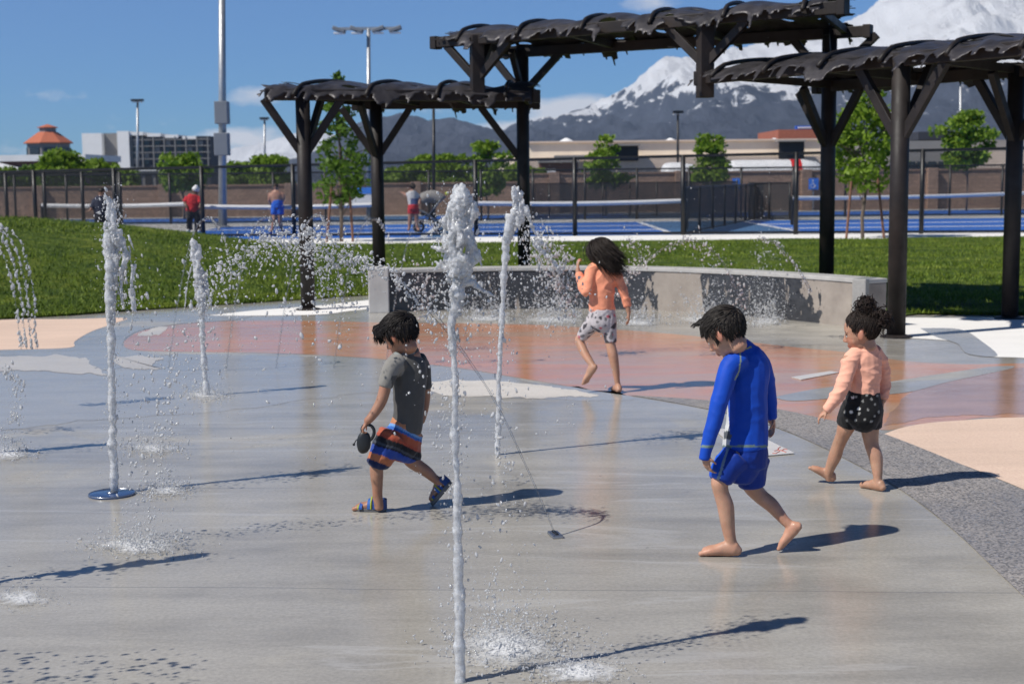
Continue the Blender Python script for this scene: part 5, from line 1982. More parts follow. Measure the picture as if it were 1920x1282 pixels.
# ================= running girl =================
k4 = Kid(gp(1160, 736).y)
K = k4
root = thing('person', gp(1160, 735), 'running girl in peach top and patterned grey shorts with loose dark hair', 'person', 'children on the splash pad')
K.head(1122, 468, .06, .215, 52, 8)
K.loft([(1124, 485, .05, 11, 11), (1126, 496, .05, 11, 11), (1128, 504, .05, 13, 13)])
K.loft([(1128, 500, .05, 15, 13), (1129, 512, .05, 23, 16), (1128, 540, .05, 22, 17), (1128, 570, .05, 20.5, 17), (1128, 588, .05, 19, 15), (1128, 598, .05, 15, 13)])
K.loft([(1110, 500, .02, 8.5, 8.5), (1104, 528, -.01, 7.5, 7.5), (1098, 548, -.02, 7, 7), (1090, 530, .03, 6.3, 6.3), (1084, 510, .06, 4.8, 4.8), (1083, 503, .07, 4.3, 4.3)])
K.hand(K.P(1083.5, 505, .07), V((.0, .1, 1)), V((.8, .3, .1)), .10, .9, thumb=1)
K.loft([(1153, 508, .05, 8, 8), (1163, 532, .04, 7, 7), (1171, 553, .02, 6.4, 6.4), (1177, 575, .01, 5.2, 5.2), (1179, 586, .01, 4.3, 4.3)])
K.hand(K.P(1179, 585, .01), V((-.02, -.1, -1)), V((-.75, .2, 0)), .105, .45, thumb=1)
K.loft([(1138, 596, .04, 10, 11), (1143, 625, .03, 11.5, 12.5), (1145, 645, .02, 9.4, 10), (1149.6, 667, .0, 9.6, 10), (1154.8, 695, .0, 7.2, 8), (1157, 713, .0, 5.5, 6), (1159, 724, 0, 5.5, 6), (1160, 730, .0, 5.5, 6)])
K.foot(gp(1161, 738), gp(1153, 731.5), UP, side=1)
K.loft([(1117, 596, .06, 10, 11), (1104, 615, .10, 12, 12.5), (1090, 632, .15, 9.6, 10), (1087, 640, .15, 9, 9.5), (1096, 661, .09, 8.4, 9), (1108, 680, .03, 6.6, 7), (1114, 688, .0, 5.5, 6)])
ht = K.P(1121, 690, -.02); tt = K.P(1097, 722, .03)
K.foot(ht, tt, V((-.7, .55, .4)), side=1)
K.make_body(root, SKIN_A, .005)
PE2 = (.90, .34, .20)
K.cloth('top', [
    [(1127, 497, .05, 12, 12), (1128, 502, .05, 17, 15), (1129, 512, .05, 25.5, 18.5), (1128, 540, .05, 25, 20), (1128, 565, .05, 23.5, 20), (1129, 581, .05, 24.5, 20)],
    [(1118, 502, .03, 11.5, 11.5), (1110, 506, .02, 11, 11), (1104, 528, -.01, 10, 10), (1098, 547, -.02, 9.4, 9.4), (1090, 529, .03, 8.4, 8.4), (1085, 512, .06, 6.8, 6.8)],
    [(1144, 504, .05, 11, 11), (1153, 511, .05, 10.5, 10.5), (1163, 532, .04, 9.2, 9.2), (1171, 553, .02, 8.3, 8.3), (1177, 574, .01, 6.8, 6.8)],
], root, lambda p: PE2, M_CLOTH, .007, 2, .005, (6, 6, 9), 14)


def c_pat(p):
    a = MN.noise(p * 24); b = MN.noise(p * 24 + V((9, 3, 1)))
    if a > .30: return (.055, .05, .06)
    if b > .40: return (.50, .10, .13)
    if a < -.40: return (.16, .15, .16)
    return (.50, .46, .47)


K.cloth('shorts', [
    [(1129, 580, .05, 24.5, 20), (1129, 592, .05, 26, 22), (1129, 606, .05, 26, 23), (1127, 617, .06, 17, 18)],
    [(1116, 600, .06, 16, 17), (1104, 615, .10, 14.2, 15), (1091, 631, .145, 11.6, 12)],
    [(1140, 600, .04, 15.5, 17), (1143, 622, .03, 13.2, 14), (1145, 641, .02, 11, 12)],
], root, c_pat, M_CLOTH, .0068, 2, .003, (10, 10, 10), 22)


def long_line(p, m):
    x, y, z = p
    if x > .28: return z > .14 + m
    if x > .10: return z > .0 + m
    if x > -.05: return z > -.25 + m
    return z > -.55 + m


wind = k4.HR.transposed() @ V((1, -.1, 0))


def fl4(p, t):
    return V((0, 0, -1)) * (1.0 - .3 * t) + wind * (.08 + .62 * t) * (1.0 if p.x < .1 else .5) + V((-.35, 0, 0))


k4.hair(root, long_line, 1100, fl4, lambda p: 1.2 if p.x < .1 else .75, lambda p: .055, .011, (.018, .012, .009), 31, None, 1.05)

# ================= people on the courts =================
def adult(foot_px, foot_py, D, label, spec):
    K = Kid(D)
    b = at(foot_px, foot_py, D)
    root = thing('person', V((b.x, D, .02)), label, 'person')
    return K, root


# man in the red shirt
K, root = adult(364, 434, 44.0, 'man in a red T-shirt, black trousers and white cap on the blue court', None)
K.head(367, 357, 0, .235, 160, 15)
K.loft([(365, 362, 0, 3.6, 4), (364, 368, 0, 5, 5)])
K.loft([(363, 367, 0, 9, 7), (362, 375, 0, 12, 8), (361, 385, 0, 11, 8), (361, 396, 0, 10, 8)])
K.loft([(351, 371, 0, 4, 4), (347, 379, -.05, 3.4, 3.4), (350, 388, -.15, 3, 3)])
K.hand(K.P(350, 388, -.15), V((.3, -.3, -1)), V((1, 0, 0)), .18, .6)
K.loft([(373, 371, 0, 4, 4), (377, 381, -.1, 3.4, 3.4), (375, 390, -.2, 3, 3)])
K.hand(K.P(375, 390, -.2), V((-.2, -.3, -1)), V((-1, 0, 0)), .18, .6, thumb=-1)
K.loft([(358, 394, 0, 6, 6), (356, 408, 0, 5, 5), (354, 430, 0, 2.6, 3)])
K.loft([(367, 394, 0, 6, 6), (371, 408, 0, 5, 5), (372, 430, .1, 2.6, 3)])
K.foot(K.P(355, 434, 0) , K.P(351, 434, -.22), UP, toes=False); K.foot(K.P(373, 434, .1), K.P(376, 434, -.12), UP, toes=False)
K.make_body(root, (.16, .085, .055), .014, 2)
K.cloth('t_shirt', [[(363, 366, 0, 9, 8), (362, 375, 0, 13.5, 9.5), (361, 387, 0, 12.5, 9.5), (360, 396, 0, 12, 9.5)], [(352, 371, 0, 5.5, 5.5), (347.5, 379, -.05, 5, 5)], [(372, 371, 0, 5.5, 5.5), (376, 380, -.08, 5, 5)]], root, lambda p: (.55, .02, .03), M_CLOTH, .016, 2, .01)
K.cloth('trousers', [[(361, 394, 0, 11, 9), (361, 402, 0, 11.5, 9)], [(358, 396, 0, 7, 7), (356, 410, 0, 6, 6), (354, 431, 0, 4, 4)], [(366, 396, 0, 7, 7), (370.5, 410, 0, 6, 6), (372, 431, .1, 4, 4)]], root, lambda p: (.012, .012, .014), M_CLOTH, .016, 2, .008)
mb = MB(); K.loft([(368, 349, 0, 4, 5), (367.5, 353, 0, 6.6, 7.4), (367, 356, 0, 6.9, 7.6)], mb); mb.box(K.P(373, 355.5, .0), (.2, .16, .02))
mb.build('cap', M_WHITEP, root, True)
for x, dd in ((353, -.1), (374.5, 0)):
    mb = MB(); mb.ball(K.P(x, 433, dd), (.06, .15, .055)); mb.build('shoe', M_WHITEP, root, True)
# shirtless man
K, root = adult(519, 436, 44.0, 'shirtless man in bright blue shorts seen from behind on the court', None)
K.head(517, 350, 0, .23, 90, 8)
K.loft([(517, 356, 0, 3.6, 3.8), (517, 361, 0, 5, 5)])
K.loft([(517, 360, 0, 9, 7), (518, 367, 0, 13, 8), (519, 378, 0, 10.5, 8), (520, 390, 0, 9.5, 8)])
K.loft([(507, 364, 0, 4, 4), (505.5, 374, 0, 3.4, 3.4), (508, 383, .15, 3, 3)])
K.hand(K.P(508, 383, .15), V((.2, .6, -.5)), V((1, 0, 0)), .18, .7)
K.loft([(529, 364, 0, 4, 4), (531, 373, 0, 3.4, 3.4), (527, 380, .2, 3, 3)])
K.hand(K.P(527, 380, .2), V((-.3, .6, -.2)), V((-1, 0, 0)), .18, .7, thumb=-1)
K.loft([(516, 396, 0, 6, 6), (515, 408, 0, 4.6, 5), (513, 420, 0, 3.8, 4), (510, 432, 0, 2.4, 2.6)])
K.loft([(524, 396, 0, 6, 6), (525, 408, 0, 4.6, 5), (526, 420, .05, 3.8, 4), (528, 431, .1, 2.4, 2.6)])
K.foot(K.P(509, 436, -.05), K.P(507, 435, .2), UP, toes=False); K.foot(K.P(529, 435, .05), K.P(531, 434.5, .3), UP, toes=False)
K.make_body(root, (.50, .27, .19), .014, 2)
K.cloth('shorts', [[(520, 376, 0, 10, 9), (520, 388, 0, 11.5, 9.5)], [(515.5, 386, 0, 7, 8), (515, 401, 0, 7, 7)], [(524.5, 386, 0, 7, 8), (525.5, 401, 0, 7, 7)]], root, lambda p: (.02, .14, .66), M_CLOTH, .016, 2, .01)
hr = MB(); hr.ball(K.H((-.06, 0, .05)), (.092, .1, .09), 14, 10); hme = hr.mesh('hair'); paint(hme, lambda p: (.03, .018, .012)); link_mesh('hair', hme, M_HAIR, root, True)
for x, dd in ((508, .1), (530, .2)):
    mb = MB(); mb.ball(K.P(x, 435, dd), (.06, .15, .055)); mb.build('shoe', M_SIGNB, root, True)
# woman with red shorts and stroller
K, root = adult(772, 432, 45.0, 'person in a white and grey top and red shorts standing beside a dark stroller', None)
K.head(773, 350, 0, .23, 60, 5)
K.loft([(773, 356, 0, 3, 3.4), (773, 361, 0, 4, 4)])
K.loft([(773, 360, 0, 7, 6), (774, 368, 0, 9.5, 7), (775, 380, 0, 8, 7), (775, 392, 0, 9, 8)])
K.loft([(766, 364, 0, 3, 3), (761, 366, .1, 2.8, 2.8), (757, 362, .2, 2.4, 2.4)])
K.hand(K.P(757, 362, .2), V((-.8, .3, .3)), V((0, 0, -1)), .17, .5)
K.loft([(782, 365, 0, 3, 3), (787, 373, 0, 2.8, 2.8), (786, 382, -.1, 2.4, 2.4)])
K.hand(K.P(786, 382, -.1), V((-.1, -.2, -1)), V((-1, 0, 0)), .17, .5, thumb=-1)
K.loft([(771, 396, 0, 5.4, 5.6), (769, 412, 0, 4, 4.2), (767, 429, 0, 2.2, 2.4)])
K.loft([(779, 396, 0, 5.4, 5.6), (781, 412, 0, 4, 4.2), (783, 429, 0, 2.2, 2.4)])
K.foot(K.P(767, 432, 0), K.P(765, 433, -.22), UP, toes=False); K.foot(K.P(783, 432, 0), K.P(786, 433, -.2), UP, toes=False)
K.make_body(root, (.40, .21, .14), .014, 2)
K.cloth('top', [[(773, 359, 0, 7, 7), (774, 368, 0, 10.5, 8), (775, 382, 0, 9.4, 8), (775, 388, 0, 9.6, 8)], [(767, 364, 0, 4, 4), (764, 365, .05, 3.8, 3.8)], [(781, 365, 0, 4, 4), (785, 370, 0, 3.8, 3.8)]], root, lambda p: (.10, .13, .24) if proj(p)[1] > 372 and proj(p)[0] > 770 else (.55, .54, .53), M_CLOTH, .016, 2, .008)
K.cloth('shorts', [[(775, 384, 0, 9.6, 9), (775, 392, 0, 10.4, 9.4)], [(771, 392, 0, 6.6, 7), (770.5, 400, 0, 6.4, 6.6)], [(779, 392, 0, 6.6, 7), (780, 400, 0, 6.4, 6.6)]], root, lambda p: (.52, .03, .04), M_CLOTH, .016, 2, .008)
hr = MB(); hr.ball(K.H((-.08, 0, .05)), (.10, .105, .1), 14, 10); hr.ball(K.H((-.42, 0, .0)), .05); hme = hr.mesh('hair'); paint(hme, lambda p: (.02, .013, .01)); link_mesh('hair', hme, M_HAIR, root, True)
# stroller
D = 45.5
c = at(803, 430, D); c.z = .02
root = thing('stroller', c, 'dark stroller with large wheels beside the person in red shorts', 'stroller')
for dx, dy in ((-.3, -.25), (-.3, .25), (.36, -.25), (.36, .25)):
    mb = MB(); mb.tube([c + V((dx + .15 * cos(a), dy, .16 + .15 * sin(a))) for a in [2 * pi * k / 16 for k in range(17)]], .028, 6, cap=False)
    for k in range(3):
        a = pi * k / 3; mb.tube([c + V((dx + .14 * cos(a), dy, .16 + .14 * sin(a))), c + V((dx - .14 * cos(a), dy, .16 - .14 * sin(a)))], .008, 4)
    mb.build('wheel', M_BLACKM, root)
for dy in (-.25, .25):
    mb = MB(); mb.tube([c + V((-.3, dy, .16)), c + V((.1, dy, .62)), c + V((.42, dy, 1.02))], .016, 6); mb.tube([c + V((.36, dy, .16)), c + V((.1, dy, .5)), c + V((-.35, dy, .75))], .016, 6)
    mb.build('frame', M_STEEL, root)
mb = MB(); mb.box(c + V((.02, 0, .52)), (.5, .42, .08), M=Matrix.Rotation(.25, 3, 'Y')); mb.box(c + V((.22, 0, .76)), (.08, .42, .5), M=Matrix.Rotation(.45, 3, 'Y')); mb.build('seat', M_DARKD, root, bevel=.02)
mb = MB(); mb.tube([c + V((.12 + .36 * cos(a), 0, .80 + .32 * sin(a))) for a in [RAD(30 + 12 * k) for k in range(11)]], .2, 10); mb.build('hood', M_GREYW, root, True)
mb = MB(); mb.tube([c + V((.42, -.25, 1.02)), c + V((.42, .25, 1.02))], .018, 6); mb.build('handle', M_BLACKM, root)
# dark figure behind the tall left jet
K, root = adult(190, 430, 41.6, 'person in dark navy clothing standing at the tall fence, partly behind a tall jet', None)
D = 41.6
K.head(190, 359, 0, .235, 20, 10)
K.loft([(190, 366, 0, 3.8, 4), (190, 371, 0, 5, 5)])
K.loft([(190, 370, 0, 10, 8), (190, 380, 0, 13, 9), (190, 395, 0, 11, 9), (190, 404, 0, 11, 9)])
K.loft([(179, 374, 0, 4, 4), (175, 385, -.05, 3.5, 3.5), (170, 393, -.15, 3, 3)])
K.hand(K.P(170, 393, -.15), V((-.7, -.2, -.5)), V((0, 0, 1)), .18, .6)
K.loft([(201, 374, 0, 4, 4), (205, 386, 0, 3.5, 3.5), (204, 398, -.05, 3, 3)])
K.hand(K.P(204, 398, -.05), V((-.1, 0, -1)), V((-1, 0, 0)), .18, .6, thumb=-1)
K.loft([(185, 402, 0, 6.5, 6.5), (184, 420, 0, 5.4, 5.4), (183, 436, 0, 3, 3)])
K.loft([(195, 402, 0, 6.5, 6.5), (196, 420, 0, 5.4, 5.4), (198, 436, 0, 3, 3)])
K.make_body(root, (.20, .11, .075), .015, 2)
K.cloth('jacket', [[(190, 369, 0, 10, 9), (190, 380, 0, 14.5, 10.5), (190, 402, 0, 13, 10.5)], [(180, 374, 0, 5.5, 5.5), (175, 385, -.05, 5, 5), (171.5, 391, -.12, 4.2, 4.2)], [(200, 374, 0, 5.5, 5.5), (205, 386, 0, 5, 5), (204, 395, -.04, 4.2, 4.2)]], root, lambda p: (.012, .016, .035), M_CLOTH, .017, 2, .01)
K.cloth('trousers', [[(190, 400, 0, 12, 10), (190, 408, 0, 12, 10)], [(185, 404, 0, 7.5, 7.5), (184, 420, 0, 6.4, 6.4), (183, 437, 0, 4.6, 4.6)], [(195, 404, 0, 7.5, 7.5), (196, 420, 0, 6.4, 6.4), (198, 437, 0, 4.6, 4.6)]], root, lambda p: (.010, .011, .018), M_CLOTH, .017, 2, .008)
hr = MB(); hr.ball(K.H((-.06, 0, .06)), (.1, .1, .09), 14, 10); hme = hr.mesh('hair'); paint(hme, lambda p: (.012, .01, .01)); link_mesh('hair', hme, M_HAIR, root, True)
# ------------------------------------------------------------------ water
def water_mat(name, clear, rough=.05, fs=60, clump=(.36, .62), sss=.9, glass=.0):
    """aerated water: bright scattering bubbles mixed with clear patches that let the view through"""
    n = NT(name)
    vec = n.coord('Object')
    tr = n.n('ShaderNodeBsdfTransparent'); tr.inputs['Color'].default_value = (.96, .97, .98, 1)
    pr = n.princ((.93, .945, .96), rough + .12, n.bump(n.noise(vec, fs * 2.6, 4, .7), .5, .004), Subsurface_Weight=sss, Subsurface_Scale=.05, Subsurface_Radius=(1.0, 1.0, 1.0), IOR=1.33)
    tl = n.n('ShaderNodeBsdfTranslucent'); tl.inputs['Color'].default_value = (.95, .96, .98, 1)
    m1 = n.n('ShaderNodeMixShader', i_Fac=.35); n.l(pr, m1.inputs[1]); n.l(tl.outputs[0], m1.inputs[2])
    f = n.ramp(n.noise(vec, fs, 6, .7), [(clump[0], clear), (clump[1], clear * .12)])
    m2 = n.n('ShaderNodeMixShader'); n.l(f, m2.inputs[0]); n.l(m1.outputs[0], m2.inputs[1]); n.l(tr.outputs[0], m2.inputs[2])
    gs = n.n('ShaderNodeBsdfGlossy'); gs.inputs['Roughness'].default_value = rough
    fr = n.n('ShaderNodeFresnel'); fr.inputs['IOR'].default_value = 1.33
    m3 = n.n('ShaderNodeMixShader'); n.l(fr.outputs[0], m3.inputs[0]); n.l(m2.outputs[0], m3.inputs[1]); n.l(gs.outputs[0], m3.inputs[2])
    return n.done(m3.outputs[0])


M_FROTH = water_mat('frothy_water', .42, .06, 46, clump=(.40, .52), sss=.5)
M_JET = water_mat('aerated_jet_water', .42, .05, 60, clump=(.40, .60), sss=.5)
n = NT('water_drop')
_tr = n.n('ShaderNodeBsdfTransparent'); _df = n.n('ShaderNodeBsdfDiffuse'); _df.inputs['Color'].default_value = (.97, .975, .98, 1)
_tl = n.n('ShaderNodeBsdfTranslucent'); _tl.inputs['Color'].default_value = (.97, .975, .98, 1)
_m1 = n.n('ShaderNodeMixShader', i_Fac=.45); n.l(_df.outputs[0], _m1.inputs[1]); n.l(_tl.outputs[0], _m1.inputs[2])
_m2 = n.n('ShaderNodeMixShader', i_Fac=.30); n.l(_m1.outputs[0], _m2.inputs[1]); n.l(_tr.outputs[0], _m2.inputs[2])
_gs = n.n('ShaderNodeBsdfGlossy'); _gs.inputs['Roughness'].default_value = .08
_fr = n.n('ShaderNodeFresnel'); _fr.inputs['IOR'].default_value = 1.33
_m3 = n.n('ShaderNodeMixShader'); n.l(_fr.outputs[0], _m3.inputs[0]); n.l(_m2.outputs[0], _m3.inputs[1]); n.l(_gs.outputs[0], _m3.inputs[2])
M_DROP = n.done(_m3.outputs[0])
M_THIN = water_mat('clear_thin_water', .97, .04, 40, clump=(.52, .80))
n = NT('foam_film')
_v = n.coord('Object')
_at = n.n('ShaderNodeAttribute', attribute_name='Col')
_sp = n.n('ShaderNodeSeparateColor'); n.l(_at.outputs['Color'], _sp.inputs[0])
_nz = n.math('ADD', n.math('MULTIPLY', n.noise(_v, 14, 7, .72, .6), .75), n.math('MULTIPLY', n.noise(_v, 70, 4, .7), .35))
_f = n.math('MULTIPLY', n.math('SUBTRACT', n.math('ADD', _sp.outputs[0], _nz), 1.02), 2.2, clamp=True)
_df = n.princ((.93, .94, .95), .5, n.bump(_nz, .6, .01))
_tr = n.n('ShaderNodeBsdfTransparent')
_ms = n.n('ShaderNodeMixShader'); n.l(n.math('MULTIPLY', _f, .80), _ms.inputs[0]); n.l(_tr.outputs[0], _ms.inputs[1]); n.l(_df, _ms.inputs[2])
M_FOAM = n.done(_ms.outputs[0])
M_METAL = mat('stainless_steel', (.36, .38, .42), .3, .15, 8, .05, 60, metal=.9)
M_DRAIN = mat('wet_dark_blue_ring', (.035, .07, .17), .12, .3, 10, .1, 40)

_tb = MB(); _tb.ball((0, 0, 0), 1.0, 7, 5)
TV = np.array([tuple(v) for v in _tb.v], np.float32)
TF = _tb.f
WR = np.random.default_rng(11)


def drops(name, pos, rad, m, parent, vel=None, stretch=1.0, wob=.25, label=None, top=False):
    """pos (n,3), rad (n,), each a small lopsided drop; vel (n,3) draws it out"""
    pos = np.asarray(pos, np.float32); rad = np.asarray(rad, np.float32)
    n_ = len(pos); k = len(TV)
    q = np.repeat(TV[None], n_, 0)
    q = q * (1 + WR.uniform(-wob, wob, (n_, k, 1)))
    q = q * WR.uniform(.7, 1.25, (n_, 1, 3))
    if vel is not None:
        d = np.asarray(vel, np.float32); d = d / (np.linalg.norm(d, axis=1)[:, None] + 1e-9)
        s = WR.uniform(.1, 1.0, n_) ** 1.5 * stretch
        q = q + (q @ d[:, :, None]) * d[:, None, :] * s[:, None, None]
    q = q * rad[:, None, None] + pos[:, None, :]
    mb_v = q.reshape(-1, 3)
    me = bpy.data.meshes.new(name)
    me.vertices.add(len(mb_v)); me.vertices.foreach_set('co', mb_v.reshape(-1).astype(np.float32))
    li = []; ls = []; lt = []
    base_l = [i for f in TF for i in f]; base_t = [len(f) for f in TF]
    bl_ = np.array(base_l, np.int32)
    li = (bl_[None] + (np.arange(n_, dtype=np.int32) * k)[:, None]).reshape(-1)
    lt = np.tile(np.array(base_t, np.int32), n_)
    ls = np.concatenate([[0], np.cumsum(lt)[:-1]]).astype(np.int32)
    me.loops.add(len(li)); me.loops.foreach_set('vertex_index', li)
    me.polygons.add(len(lt)); me.polygons.foreach_set('loop_start', ls); me.polygons.foreach_set('loop_total', lt)
    me.update(calc_edges=True)
    o = link_mesh(name, me, m, parent, True)
    o['kind'] = 'stuff'
    if label: o['label'] = label
    return o


def jet_mesh(path, D, amp=.22, step=3.0, seg=12, seed=0, f1=9, f2=28):
    """rough column of water: path of (px, py, radius px)"""
    k = D / F
    P = crom(path, 10)
    # resample
    out = [P[0]]
    for q in P[1:]:
        while math.hypot(q[0] - out[-1][0], q[1] - out[-1][1]) >= step:
            l = math.hypot(q[0] - out[-1][0], q[1] - out[-1][1]); t = step / l
            out.append(tuple(a + (b - a) * t for a, b in zip(out[-1], q)))
    pts = []; rs = []
    for i, (x, y, r) in enumerate(out):
        p = at(x, y, D)
        a = MN.noise(V((seed, p.z * f1, 0))); b = MN.noise(V((seed + 9, p.z * f2, 0)))
        c = MN.noise(V((seed + 4, p.z * f1 * .6, 3)))
        pts.append(p + V((c * r * k * amp * 1.6, MN.noise(V((seed + 2, p.z * f1 * .6, 8))) * r * k * amp * 1.6, 0)))
        rs.append(max(.0012, r * k * (1 + amp * 1.2 * a + amp * .9 * b)))
    mb = MB(); mb.tube(pts, rs, seg)
    me = mb.mesh('column')
    def w(p): return (MN.noise(p * 45 + V((seed, 0, 0))) * .30 + MN.noise(p * 110 + V((seed, 3, 0))) * .22) * amp * 2.2 * path[len(path) // 2][2] * k
    me.update()
    nm = [v.normal.copy() for v in me.vertices]
    for v, n_ in zip(me.vertices, nm): v.co = v.co + n_ * w(v.co)
    return me


def froth_mesh(outline, D, n, rmin, rmax, voxel, amp, seed, depth=.8, extra=None, freq=60):
    """outline: (py, left px, right px) rows; a lumpy body of churned water"""
    rr = random.Random(seed); k = D / F
    mb = MB()
    ys = [o[0] for o in outline]
    for i in range(n):
        y = rr.uniform(ys[0], ys[-1])
        l = np.interp(y, ys, [o[1] for o in outline]); r = np.interp(y, ys, [o[2] for o in outline])
        c, h = (l + r) / 2, (r - l) / 2
        rad = min(rr.uniform(rmin, rmax), max(2.0, h * .8))
        a = rr.uniform(0, 2 * pi); q = sqrt(rr.random()) * max(0, h - rad * .8)
        p = at(c + cos(a) * q, y, D + sin(a) * q * k * depth)
        mb.ball(p, (rad * k * rr.uniform(.5, 1.0), rad * k * rr.uniform(.6, 1.1), rad * k * rr.uniform(1.0, 2.6)), 10, 7)
    if extra: extra(mb, rr, k)
    me = remeshed(mb, voxel, 1)
    def w(p): return amp * (MN.noise(p * freq) + .8 * MN.noise(p * freq * 2.3) - .25 * abs(MN.noise(p * freq * .5)) * 2)
    wrinkle(me, w)
    return me


def cloud(n, fpos, D, rlo, rhi, dd=.06, powr=2.2):
    """n drops; fpos() -> (px, py); radius px"""
    pos = []; rad = []
    for i in range(n):
        x, y = fpos(i)
        pos.append(tuple(at(x, y, D + RNG.gauss(0, dd))))
        rad.append((rlo + (rhi - rlo) * RNG.random() ** powr) * D / F)
    keep = [i for i, p in enumerate(pos) if p[2] > .004]
    return np.array([pos[i] for i in keep]), np.array([rad[i] for i in keep])


def along(path, spread, bias=1.0):
    P = crom(path, 6)
    def f(i):
        t = RNG.random() ** bias * (len(P) - 1.001)
        a = int(t); q = t - a
        x = P[a][0] + (P[a + 1][0] - P[a][0]) * q; y = P[a][1] + (P[a + 1][1] - P[a][1]) * q
        s = spread if not callable(spread) else spread(t / len(P))
        return x + RNG.gauss(0, s), y + RNG.gauss(0, s)
    return f


def downv(n, sx=.3):
    return np.stack([WR.normal(0, sx, n), WR.normal(0, .2, n), WR.normal(-1, .4, n)], 1)


def nozzle(p, r, label, ring=True):
    t = thing('jet_nozzle', p, label, 'nozzle', 'jet nozzles set in the splash pad')
    mb = MB(); mb.lathe(p, [(r, .0), (r, .007), (r * .93, .010), (r * .3, .0105), (.001, .0105)], 28)
    mb.build('drain_plate', M_DRAIN, t, True)
    mb = MB(); mb.lathe(p, [(r * .22, .010), (r * .22, .016), (r * .13, .018), (.001, .016)], 16); mb.build('spout', M_METAL, t, True)
    mb = MB(); mb.tube([p + V((r * .97 * cos(a), r * .97 * sin(a), .008)) for a in [2 * pi * k / 28 for k in range(29)]], .004, 6, cap=False); mb.build('rim', M_METAL, t, True)
    return t


def splash(px, py, rx, ry, h, n, label, D=None, spikes=10, rhi=4.0, seed=0):
    """water breaking on the ground round a point: fine beads, thrown threads and a thin film of foam"""
    rr = random.Random(seed + int(px))
    g0 = gp(px, py); k = g0.y / F
    n = int(n * 4.2)
    pos = []; rad = []
    for i in range(n):
        x = px + rr.gauss(0, rx * .50); y = py + rr.gauss(0, ry * .5)
        g1 = gp(x, y)
        hh = abs(rr.gauss(0, 1)) ** 1.7 * h * k * .5 * math.exp(-((x - px) / rx) ** 2)
        r = (.32 + (rhi * .58 - .32) * rr.random() ** 6) * k
        pos.append((g1.x, g1.y, max(.002 + r * .5, hh))); rad.append(r)
    # crowns thrown up: beads strung along curved paths
    for i in range(spikes):
        x = px + rr.gauss(0, rx * .42); y = py + rr.gauss(0, ry * .4)
        g1 = gp(x, y); hh = h * k * rr.uniform(.3, 1.05) * math.exp(-((x - px) / rx) ** 2 * .6)
        lx, ly = rr.gauss(0, .55) * hh, rr.gauss(0, .35) * hh
        m = rr.randint(7, 16); r0 = rr.uniform(.7, 1.7) * k
        for q in range(m):
            t_ = (q + rr.random()) / m
            p = g1 + V((lx * t_, ly * t_, hh * (1.5 * t_ - .7 * t_ * t_))) + V((rr.gauss(0, 1), rr.gauss(0, 1), rr.gauss(0, 1))) * r0 * .8
            pos.append(tuple(p)); rad.append(r0 * rr.uniform(.35, 1.1) * (1.15 - .6 * t_))
    t = thing('water_splash', g0, label, 'splash')
    drops('droplets', pos, rad, M_DROP, t, vel=np.stack([WR.normal(0, .7, len(pos)), WR.normal(0, .3, len(pos)), WR.normal(.7, .5, len(pos))], 1), stretch=1.6)
    mb = MB(); R_, S_ = 10, 40
    c = gp(px, py); ex = gp(px + rx * 1.25, py); ey = gp(px, py - ry * 1.25)
    ax = (ex - c); ay = (ey - c)
    vs = [c + V((0, 0, .0095))]; val = [1.0]
    for i in range(1, R_ + 1):
        for j in range(S_):
            a_ = 2 * pi * j / S_; q = i / R_
            w_ = 1 + .25 * MN.noise(V((cos(a_) * 1.5, sin(a_) * 1.5, px)))
            p = c + ax * (cos(a_) * q * w_) + ay * (sin(a_) * q * w_)
            vs.append(V((p.x, p.y, .0095))); val.append((1 - q) ** .8)
    fs = [(0, 1 + j, 1 + (j + 1) % S_) for j in range(S_)]
    for i in range(R_ - 1):
        for j in range(S_):
            a_ = 1 + i * S_; j2 = (j + 1) % S_
            fs.append((a_ + j, a_ + S_ + j, a_ + S_ + j2, a_ + j2))
    mb.add(vs, fs)
    me = mb.mesh('foam')
    ca = me.color_attributes.new('Col', 'FLOAT_COLOR', 'POINT')
    buf = np.ones((len(vs), 4), np.float32); buf[:, :3] = np.array(val, np.float32)[:, None] * (.90 if h < 35 else 1.05)
    ca.data.foreach_set('color', buf.reshape(-1))
    link_mesh('foam', me, M_FOAM, t)
    return t


# --- the tall jet nearest the camera
D = gp(862, 1277).y
t = thing('water_jet', gp(862, 1277), 'nearest water jet, a thin column with a big white froth head', 'water jet')
link_mesh('column', jet_mesh([(863, 1284, 12.5), (862, 1230, 11.5), (861, 1150, 10.5), (859, 1060, 9.5), (857, 960, 8.6), (855, 860, 7.4), (853, 760, 6.6), (851, 690, 6.2), (849, 640, 6.6), (850, 600, 8.5), (856, 572, 9), (852, 548, 9), (860, 520, 12)], D, .36, 3, 12, 1), M_JET, t, True)


def tails(mb, rr, k):
    for (x0, y0, x1, y1, r0) in ((838, 505, 815, 490, 6), (832, 470, 808, 462, 6), (880, 525, 905, 545, 7), (905, 545, 928, 556, 4), (870, 520, 855, 560, 9), (850, 560, 862, 585, 7), (862, 585, 842, 610, 6), (846, 612, 856, 640, 6), (828, 490, 812, 510, 4), (895, 470, 904, 500, 5), (885, 380, 899, 402, 7), (850, 366, 846, 385, 6)):
        mb.tube([at(x0 + (x1 - x0) * q, y0 + (y1 - y0) * q, D + rr.uniform(-.01, .01)) for q in (0, .33, .66, 1)], [r0 * k, r0 * k * .9, r0 * k * .7, r0 * k * .4], 8)


